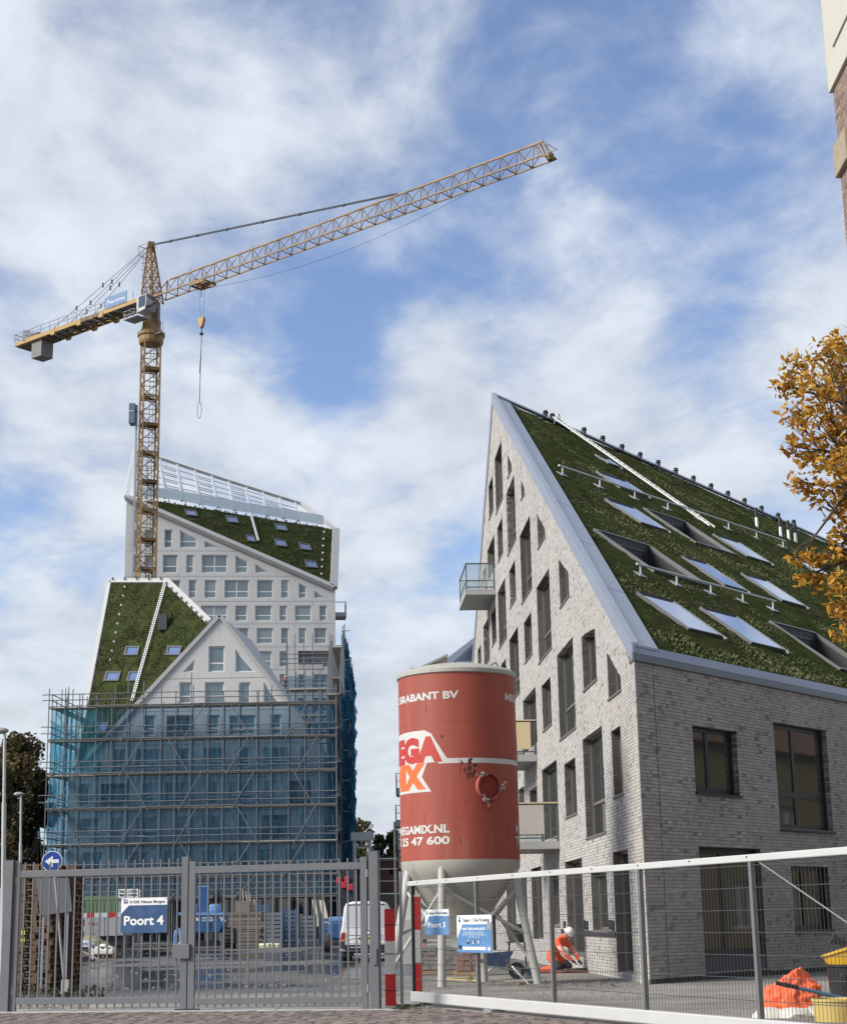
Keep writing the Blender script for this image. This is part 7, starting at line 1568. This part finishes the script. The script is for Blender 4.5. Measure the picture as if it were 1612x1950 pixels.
m = MB(); m.prism([pf+V((.45, -.28, .75)), pf+V((.72, -.3, .5)), pf+V((.68, -.32, .05)), pf+V((.5, -.3, .25))], V((0, .02, 0))); m.build('sheet_flap', FOIL, t); MB().bar(pf+V((-.15, -.35, .62)), pf+V((1.15, -.9, .05)), .09, .04).build('plank', WOOD, t); MB().bar(pf+V((-.65, -.35, .9)), pf+V((.5, -.6, .3)), .03, .03).build('lath', WOOD, t)
tg = gnd(198, 1802); build_raw_o = tag(build_raw('sand_heap', *lump(V((AY(172, 1800, 84).x, 84, -.1)), 1.0, .7, .85, 4), mat('pale olive heap', (.22, .21, .14), .95, 0, .2, 3, .5, 10), smooth=True), 'low pale heap of sand in front of the trailer', 'sand heap')
# timber stacks
ty = 124.0; tq = Wall(V((0, ty, 0)), V((1, 0, 0)), V((0, -1, 0))); (a, _), (b, zt) = tq.px(428, 1780), tq.px(500, 1737)
tm = thing('timber_stack', 'big stack of brown formwork timber beside the boom lift', 'timber stack', tq.at((a+b)/2, 0)); z = .05; k = 0
TC1 = mat('old timber', (.17, .125, .09), .85, 0, .35, 1.3, .2, 12); TC2 = mat('grey timber', (.2, .175, .145), .85, 0, .3, 1.3)
while z < zt:
    h = random.choice((.1, .14, .18)); MB().obox((a+random.uniform(-.12, .15), ty+random.uniform(0, .1), z), (b-a+random.uniform(-.25, .2), 0, 0), (0, 1.2, 0), (0, 0, h-.02)).build('beam', TC1 if k % 3 else TC2, tm); z += h+(.05 if k % 4 == 3 else 0); k += 1
(a2, z0), (b2, z1) = tq.px(448, 1737), tq.px(476, 1716); z = zt+.03
while z < z1: MB().obox((a2+random.uniform(-.05, .05), ty+.1, z), (b2-a2, 0, 0), (0, 1, 0), (0, 0, .13)).build('beam', TC2, tm); z += .155
for x0, x1_, y0 in ((462, 464, 1695), (475, 478, 1700), (468, 472, 1697), (483, 487, 1712)): p, q = AY(x1_, 1735, ty+.6), AY(x0, y0, ty+.6); tag(MB().bar(p-Z*.2, q, .09, .05).build('lath', PALE_WOOD, tm))
# crates, scaffold parts and boards further along
STB = mat('blue crate', (.055, .105, .19), .6, .1, .15, 1.2); STG = mat('grey steel parts', (.16, .19, .22), .5, .4, .2, 1.5)
for k, (x0, y0, x1, y1, Y, mm, lab) in enumerate(((487, 1737, 512, 1722, 132, STB, 'blue louvred crate on top of the timber stack'), (503, 1768, 535, 1736, 122, STG, 'pale grey scaffold part stack next to the timber'), (537, 1770, 562, 1732, 126, STB, 'tall dark blue crate among the scaffold parts'), (572, 1768, 600, 1742, 124, STG, 'dark steel rack of scaffold frames beside leaning boards'), (607, 1766, 640, 1747, 124, STB, 'low blue crate near the van front'))):
    (a, z0), (b, z1) = Wall(V((0, Y, 0)), V((1, 0, 0)), V((0, -1, 0))).px(x0, y0), Wall(V((0, Y, 0)), V((1, 0, 0)), V((0, -1, 0))).px(x1, y1); z0 = 0 if k else z0
    t = thing('crate', lab, 'crate', ((a+b)/2, Y, z0), 'crates and racks along the scaffold'); n = max(3, int((z1-z0)/.28))
    for i in range(n): MB().obox((a, Y, z0+(z1-z0)*i/n), (b-a, 0, 0), (0, 1.1, 0), (0, 0, (z1-z0)/n-.07)).build('slat', mm, t)
    for x in (a-.03, b-.05): MB().obox((x, Y-.04, z0), (.09, 0, 0), (0, 1.18, 0), (0, 0, z1-z0+.06)).build('corner_post', mm, t)
for x0, x1, y0, lab in ((594, 600, 1714, 'narrow pale board leaning against the scaffold'), (607, 616, 1715, 'wide pale board leaning against the scaffold')):
    p, q = AY(x1+1, 1750, 140), AY(x0, y0, 141.5); p.z = max(0, p.z-.6); tag(MB().obox(p, V(((x1-x0)*.05, 0, 0)), q-p, V((0, -.05, 0))).build('leaning_board', DECK), lab, 'board', 'boards leaning on the scaffold')
for k in range(6): build_raw_ = tag(build_raw('yellow_bag', *lump(V((AY(498+k*6, 1765, 118).x, 118+random.uniform(-.2, .2), .0)), .22, .25, .14, 20+k, 3), mat('pale yellow bag', (.55, .53, .34), .7, 0, .1, 3), smooth=True), 'pale yellow bag in the row at the foot of the grey scaffold parts', 'bag', 'pale yellow bags')
for (xa, ya), (xb, yb), lab in (((432, 1795), (650, 1784), 'long yellowed plank lying across the yard'), ((430, 1772), (600, 1769), 'long pale plank lying in front of the crates')): p, q = gnd(xa, ya), gnd(xb, yb); tag(MB().bar(p+Z*.05, q+Z*.05, .22, .06).build('plank', PALE_WOOD), lab, 'plank')
# red and black drilling rig behind the van
ry = 118.0; rw = Wall(V((0, ry, 0)), V((1, 0, 0)), V((0, -1, 0))); rig = thing('drilling_rig', 'black and red drilling rig mast behind the white van', 'drilling rig', rw.at(rw.px(660, 1750)[0], 0)); (a, z1) = rw.px(650, 1690); RR = mat('machine red', (.4, .02, .03), .4)
MB().obox(rw.at(a, 0, 0), V((.32, 0, 0)), V((0, .3, 0)), Z*rw.px(655, 1648)[1]).build('mast', BLACK, rig); MB().obox(rw.at(a+.55, .3, 0), V((.22, 0, 0)), V((0, .3, 0)), Z*(rw.px(660, 1660)[1])).build('mast_rail', mat('rig navy', (.02, .03, .06), .5), rig)
for x, y in ((646, 1678), (655, 1686), (668, 1690), (661, 1676)): s, z = rw.px(x, y); MB().box(rw.at(s, z, .2), (.35, .4, .45)).build('rotary_head', RR, rig, bevel=.05)
MB().prism([rw.at(*rw.px(x, y), -.5) for x, y in ((662, 1742), (674, 1742), (668, 1692), (664, 1700))], V((0, .4, 0))).build('strut', BLUEPAINT, rig); MB().box(rw.at(a+.6, .55, -1), (2.6, 2.2, 1.1)).build('tracks', RUBBER, rig, bevel=.1)
sy2 = 88.0; scx = AY(641, 1775, sy2).x; ld_ = thing('small_loader', 'small dark blue loader parked in front of the white van', 'loader', (scx, sy2, 0)); MB().box((scx, sy2+.8, 1.05), (.9, 1.8, .9)).build('body', BLUEPAINT, ld_, bevel=.1); MB().box((scx, sy2+.6, 1.62), (.8, 1.0, .25)).build('hood', BLUEPALE, ld_, bevel=.06)
for x in (-.5, .5):
    for y in (0, 1.5): MB().tube((scx+x-.14, sy2+y, .45), (scx+x+.14, sy2+y, .45), .45, 18).build('tyre', RUBBER, ld_)
# ------------------------------------------------------------------ things round the silo legs
sn_ = lambda px, py: gnd(px, py)
wbp = sn_(945, 1866); wbr = thing('wheelbarrow', 'muddy blue wheelbarrow beside the silo leg', 'wheelbarrow', wbp); BWB = mat('barrow blue', (.03, .07, .15), .6, .1, .2, 4, col2=(.2, .18, .14), c2s=5)
L_ = [V((-.42, -.26, .62)), V((.42, -.30, .66)), V((.42, .30, .66)), V((-.42, .26, .62))]; B_l = [V((-.26, -.18, .34)), V((.22, -.18, .30)), V((.22, .18, .30)), V((-.26, .18, .34))]
m = MB(); P_ = [wbp+q for q in L_+B_l]; m.add(P_, [(0, 1, 5, 4), (1, 2, 6, 5), (2, 3, 7, 6), (3, 0, 4, 7), (4, 5, 6, 7)]); m.add([q-Z*.006 for q in P_], [(4, 5, 1, 0), (5, 6, 2, 1), (6, 7, 3, 2), (7, 4, 0, 3), (7, 6, 5, 4)]); m.build('tray', BWB, wbr)
c = wbp+V((.5, 0, .2)); w_ = MB().tube(c-V((0, .045, 0)), c+V((0, .045, 0)), .2, 20).build('wheel', RUBBER, wbr, smooth=True); MB().tube(c-V((0, .05, 0)), c+V((0, .05, 0)), .1, 12).build('hub', GALV, w_)
for s in (-.22, .22): MB().path([wbp+V((.52, s*.4, .2)), wbp+V((.1, s, .28)), wbp+V((-.4, s, .34)), wbp+V((-.95, s*1.2, .62))], .018, 8).build('handle', GALV, wbr); MB().path([wbp+V((-.1, s, .3)), wbp+V((-.42, s, .0)), wbp+V((-.5, s, .3))], .016, 6).build('leg', GALV, wbr)
tp_ = sn_(985, 1848); tt = thing('trestle_table', 'small trestle table carrying a mortar tub', 'trestle', tp_)
MB().box(tp_+V((0, 0, .78)), (.62, .45, .03)).build('top', BLACK, tt)
for a in (-.27, .27):
    for b in (-.18, .18): MB().bar(tp_+V((a, b, 0)), tp_+V((a*.8, b*.8, .77)), .03).build('leg', BLACK, tt)
m = MB(); m.lathe([(.0, 0), (.22, 0), (.30, .3), (.32, .31), (.30, .32), (.21, .02), (0, .02)], tp_+Z*.796, 20); tag(m.build('mortar_tub', mat('tub black', (.05, .045, .043), .6, 0, .2, 4, col2=(.25, .1, .07), c2s=5, c2lo=.6, c2hi=.7), smooth=True), 'dirty black mortar tub on the small trestle table', 'tub')
m = MB(); m.lathe([(0, 0), (.1, 0), (.12, .17), (.11, .17), (.09, .01)], tp_+V((.1, -.02, 1.118)), 14); m.build('bucket', BLACK, at=tp_+V((.1, 0, 1.118)), smooth=True); bk = bpy.data.objects['bucket']; tag(bk, 'small black bucket standing in the mortar tub', 'bucket')
hp_ = sn_(1002, 1862); m = MB(); m.lathe([(.0, 0), (.27, 0), (.27, .03), (.16, .05), (.16, .19), (.25, .21), (.25, .24), (0, .24)], hp_, 24); tag(m.build('cable_reel', mat('reel blue', (.10, .14, .18), .5, .1, .1), smooth=True), 'grey blue cable reel lying flat behind the silo leg', 'cable reel')
p, q = sn_(1006, 1876), AY(975, 1841, sn_(1000, 1868).y); tag(MB().tube(p+Z*.01, q, .022, 8).build('white_pole', WHITE), 'thin white pole leaning beside the wheelbarrow', 'pole')
tag(MB().bar(sn_(985, 1877)+Z*.03, sn_(1025, 1872)+Z*.03, .1, .05).build('board_offcut', WOOD), 'short dark board lying at the foot of the silo leg', 'board')
# coil of yellow hose
hc0 = sn_(868, 1872); m = MB(); pts = []
for i in range(90): t_ = i*.24; r = .36+.05*math.sin(i*.37)+.03*math.sin(i*1.3); pts.append(hc0+V((r*1.0*math.cos(t_), r*.55*math.sin(t_)+.04*math.sin(i*.1), .03+.012*(i % 26)/3)))
pts += [hc0+V((.75, -.3, .03)), hc0+V((1.1, -.1, .03))]; m.path(pts, .018, 6); tag(m.build('hose_coil', mat('yellow hose', (.5, .42, .2), .6, 0, .15, 6)), 'coil of yellow hose lying on the sand under the silo', 'hose')
# brick pallets, orange mesh, concrete block, posts
def block_pile(px, py, w, d, h, lab, m1, rows=4, cols=5, label_cat='block pile'):
    b = sn_(px, py); t = thing('block_pile', lab, label_cat, b, None)
    for r in range(rows):
        for c_ in range(cols): MB().box(b+V((-w/2+(c_+.5)*w/cols, random.uniform(-.02, .02), .13+(r+.5)*h/rows)), (w/cols-.012, d, h/rows-.01)).build('block', m1, t)
    MB().box(b+Z*.06, (w+.1, d+.1, .1)).build('bearer', WOOD, t); return b
GB_ = mat('grey paving blocks', (.22, .21, .2), .9, 0, .15, 4); RB_ = mat('reddish blocks', (.25, .15, .12), .9, 0, .15, 4)
block_pile(830, 1856, 1.2, .8, .62, 'pile of grey blocks on a bearer behind the front silo leg', GB_, 5, 6); block_pile(897, 1858, .8, .8, .9, 'taller pile of reddish blocks behind the notice board', RB_, 7, 4); 
b = sn_(842, 1840); t = thing('concrete_beam', 'heavy grey timber beam on posts beneath the silo hopper', 'beam', b); MB().box(b+V((0, .3, 1.05)), (1.5, .35, .42)).build('beam', mat('old concrete timber', (.25, .22, .18), .9, 0, .15, 2), t)
for x in (.28, .5): MB().obox(b+V((x, .2, 0)), V((.13, 0, 0)), V((0, .13, 0)), Z*.85).build('post', WOOD, t)
MB().obox(b+V((-.62, .2, 0)), V((.13, 0, 0)), V((0, .13, 0)), Z*.85).build('post', WOOD, t)
OM = mat('orange barrier plastic', (.85, .14, .03), .6, 0, .08)
for k, (px, py, w, h, tl, lab) in enumerate(((815, 1850, .5, .34, -.5, 'crumpled orange barrier mesh in front of the grey blocks'), (856, 1846, .3, .2, -.7, 'small scrap of orange barrier mesh next to the posts'), (886, 1834, .42, .42, 0, 'orange slotted barrier panel below the notice board'))):
    b = sn_(px, py)+Z*(.35 if k < 2 else .5); t = thing('barrier_mesh', lab, 'barrier mesh', b)
    for i in range(5): MB().bar(b+V((-w/2, -.25, h*i/4-w/2*tl)), b+V((w/2, -.25, h*i/4+w/2*tl)), .05, .015).build('strip', OM, t)
    for i in range(3): x = -w/2+w*i/2; MB().bar(b+V((x, -.25, -.05+x*tl)), b+V((x, -.25, h+.03+x*tl)), .05, .017).build('strip', OM, t)
    if k < 2: MB().bar(b+V((0, -.2, -.35)), b+V((0, -.2, h*.5)), .04).build('stake', WOOD, t)
    else: MB().bar(b+V((0, -.2, -.5)), b+V((0, -.2, .1)), .06).build('stake', WOOD, t)
cbk = sn_(770, 1838); tag(MB().obox(cbk+V((-.05, 0, 0)), V((.6, 0, 0)), V((0, .6, 0)), Z*1.5).build('concrete_block', CONC, bevel=.02), 'upright concrete block behind the round fence post', 'concrete block')
# ------------------------------------------------------------------ wheelbarrow, tubs and orange bag behind the mesh at the right
ob_ = sn_(1512, 1934); OBM = mat('orange woven bag', (.72, .13, .045), .6, 0, .12, 4, .8, 9)
def bagmesh(c, sx_, sy_, h, seed):
    vs, fs = lump((0, 0, 0), 1, 1, 1, seed, 4); out = []
    for v in vs:
        zz = max(0, v.z); k = 1-.5*min(1, zz/1.3)**1.8; cr = .06*mnoise.noise(v*5.5)+.05*mnoise.noise(V((v.x*3, v.y*3, v.z*9))); out.append(V(c)+V((v.x*sx_*k*(1+cr*2)+.12*zz*sx_, v.y*sy_*k*(1+cr*2), zz*h/1.3*(1+cr))))
    return out, fs
t = tag(build_raw('orange_bag', *bagmesh(ob_+V((-.04, 0, 0)), .52, .38, .62, 3), OBM, smooth=False), 'crumpled orange woven bag standing behind the wire mesh', 'bag')
wbg = thing('white_sacks', 'flat white sacks lying under the orange bag', 'sacks', ob_)
for k in range(4): build_raw('sack', *lump(ob_+V((-.4+k*.3, -.35-.08*(k % 2), -.02)), .26, .24, .12, 40+k), BAG, wbg, smooth=True)
yb = sn_(1600, 1946); YEL = mat('yellow tub plastic', (.62, .36, .03), .5, 0, .12, 4, col2=(.3, .2, .1), c2s=4)
def tub(c, r0, r1, h, m_, lab, tilt=0.0, az=0.0, nm='tub', th=.02):
    mb = MB(); mb.lathe([(0, 0), (r0, 0), (r1, h), (r1+th, h), (r1+th, h+.03), (r1-.01, h+.03), (r0-.02, .03), (0, .03)], (0, 0, 0), 28); R_m = Matrix.Rotation(tilt, 3, V((math.cos(az), math.sin(az), 0))); mb.v = [tuple(V(c)+R_m @ V(q)) for q in mb.v]; return tag(mb.build(nm, m_, smooth=True), lab, 'tub')
tub(yb+V((-.0, .15, 0)), .30, .32, .26, mat('pale yellow drum', (.55, .42, .14), .5, 0, .1, 4), 'pale yellow drum on the ground under the wheelbarrow')
wq = sn_(1590, 1940)+V((.1, .1, 0)); wb2 = thing('wheelbarrow', 'wheelbarrow with blue handles loaded with black and yellow tubs', 'wheelbarrow', wq)
for s, dz_ in ((-.28, 0), (.28, .05)):
    MB().path([wq+V((-.62, s, .42)), wq+V((.1, s, .25)), wq+V((.9, s*.5, .2))], .022, 8).build('handle', mat('handle blue', (.05, .14, .24), .5), wb2); MB().tube(wq+V((-.80, s, .47)), wq+V((-.62, s, .42)), .03, 8).build('grip', BLACK, wb2); MB().path([wq+V((-.22, s, .33)), wq+V((-.28, s, .0)), wq+V((.2, s, .24))], .014, 6).build('leg', BLACK, wb2)
MB().obox(wq+V((-.2, -.3, .25)), V((.9, 0, 0)), V((0, .6, 0)), Z*.03).build('tray', GALV, wb2)
c = wq+V((.95, 0, .22)); MB().tube(c-V((0, .05, 0)), c+V((0, .05, 0)), .2, 18).build('wheel', RUBBER, wb2)
tub(wq+V((.16, -.02, .285)), .27, .31, .40, BLACK, 'black mortar tub standing in the loaded wheelbarrow'); tub(wq+V((.22, .0, .57)), .25, .32, .34, YEL, 'yellow tub stacked in the black tub, with white bag inside', -.28, 1.3)
tag(build_raw('white_bag', *bagmesh(wq+V((.42, .0, .74)), .26, .2, .34, 8), BAG, smooth=True), 'white plastic bag bulging out of the yellow tub', 'bag')
m = MB().prism([wq+V((-.1, -.1, 1.0)), wq+V((-.02, -.1, 1.12)), wq+V((.1, -.1, 1.02)), wq+V((.45, -.1, .98)), wq+V((.45, -.1, .95)), wq+V((.05, -.1, .97))], V((0, .1, 0))); tag(m.build('bent_trim', BLACK), 'bent black strip lying across the yellow tub', 'metal strip')
m = MB(); m.path([wq+V((.25+.3*math.cos(t_), -.33, .5+.22*math.sin(t_))) for t_ in [math.pi*(.85+i*.1) for i in range(9)]], .012, 6); tag(m.build('cable', BLACK), 'black cable hanging in a loop over the black tub', 'cable')
# ------------------------------------------------------------------ weeds, leaves, rubble
def weeds(name, label, pts, size, cols, mname, cat, n=14):
    vs, fs, at = [], [], []
    for p in pts:
        for _ in range(n):
            a = random.uniform(0, 6.28); d = V((math.cos(a)*.6, math.sin(a)*.6, random.uniform(.4, 1.4))).normalized(); L = size*random.uniform(.4, 1.2); s = d.cross(Z).normalized()*L*.09; o = len(vs); b = p+V((random.gauss(0, .05), random.gauss(0, .05), 0))
            vs += [b-s*.5, b+d*L*.6+s, b+d*L-Z*L*.15, b+d*L*.6-s]; fs.append((o, o+1, o+2, o+3)); at.append(random.random())
    return tag(build_raw(name, vs, fs, mat(mname, (1, 1, 1), .8, 0, .1, 3, attr=cols), at=tuple(pts[0])), label, cat, kind='stuff')
WG = ((0, (.03, .04, .012)), (.6, (.08, .09, .03)), (1, (.2, .17, .08)))
weeds('weeds', 'straggly weeds at the foot of the pallet stack', [gnd(random.uniform(42, 195), random.uniform(1884, 1906)) for _ in range(48)], .2, WG, 'weed leaf', 'weeds', 7)
weeds('weeds', 'small tuft of weeds at the end of the sliding gate', [gnd(random.uniform(752, 800), random.uniform(1918, 1927)) for _ in range(40)], .09, WG, 'weed leaf', 'weeds')
weeds('fallen_leaves', 'brown fallen leaves under the left gate leaf', [gnd(random.uniform(40, 165), random.uniform(1910, 1924)) for _ in range(90)], .06, ((0, (.10, .05, .02)), (1, (.25, .13, .05))), 'dead leaf', 'leaves', 6)
weeds('fallen_leaves', 'brown leaf litter along the foot of the brick house', [gw.at(random.uniform(-.3, 1.2), 0, random.uniform(.3, 3.2))+V((random.uniform(-.5, 1.5), random.uniform(-1.5, .5), 0)) for _ in range(150)], .06, ((0, (.06, .05, .03)), (1, (.2, .15, .08))), 'litter leaf', 'leaves', 6)
vs, fs, mi = [], [], []
def rubble(n, xr, yr, s0, s1):
    for _ in range(n):
        p = gnd(random.uniform(*xr), random.uniform(*yr)); s = random.uniform(s0, s1); o = len(vs); r = [V((random.gauss(0, s), random.gauss(0, s), random.uniform(0, s))) for _ in range(5)]
        q = [p+V((-s, -s, 0)), p+V((s, -s*.8, 0)), p+V((s*.9, s, 0)), p+V((-s, s*.9, 0)), p+V((random.uniform(-s, s)*.4, 0, s*.9))]; vs.extend(q); fs.extend([(o, o+1, o+4), (o+1, o+2, o+4), (o+2, o+3, o+4), (o+3, o, o+4)])
rubble(500, (800, 1230), (1866, 1905), .012, .05); rubble(260, (110, 700), (1800, 1905), .015, .05); rubble(120, (1240, 1460), (1868, 1940), .01, .03); rubble(200, (0, 780), (1926, 1948), .006, .014)
tag(build_raw('rubble', vs, fs, mat('rubble stone', (.2, .185, .16), .9, 0, .35, 6), at=(0, 35, 0)), 'loose rubble and crumbs strewn over the yard', 'rubble', kind='stuff')
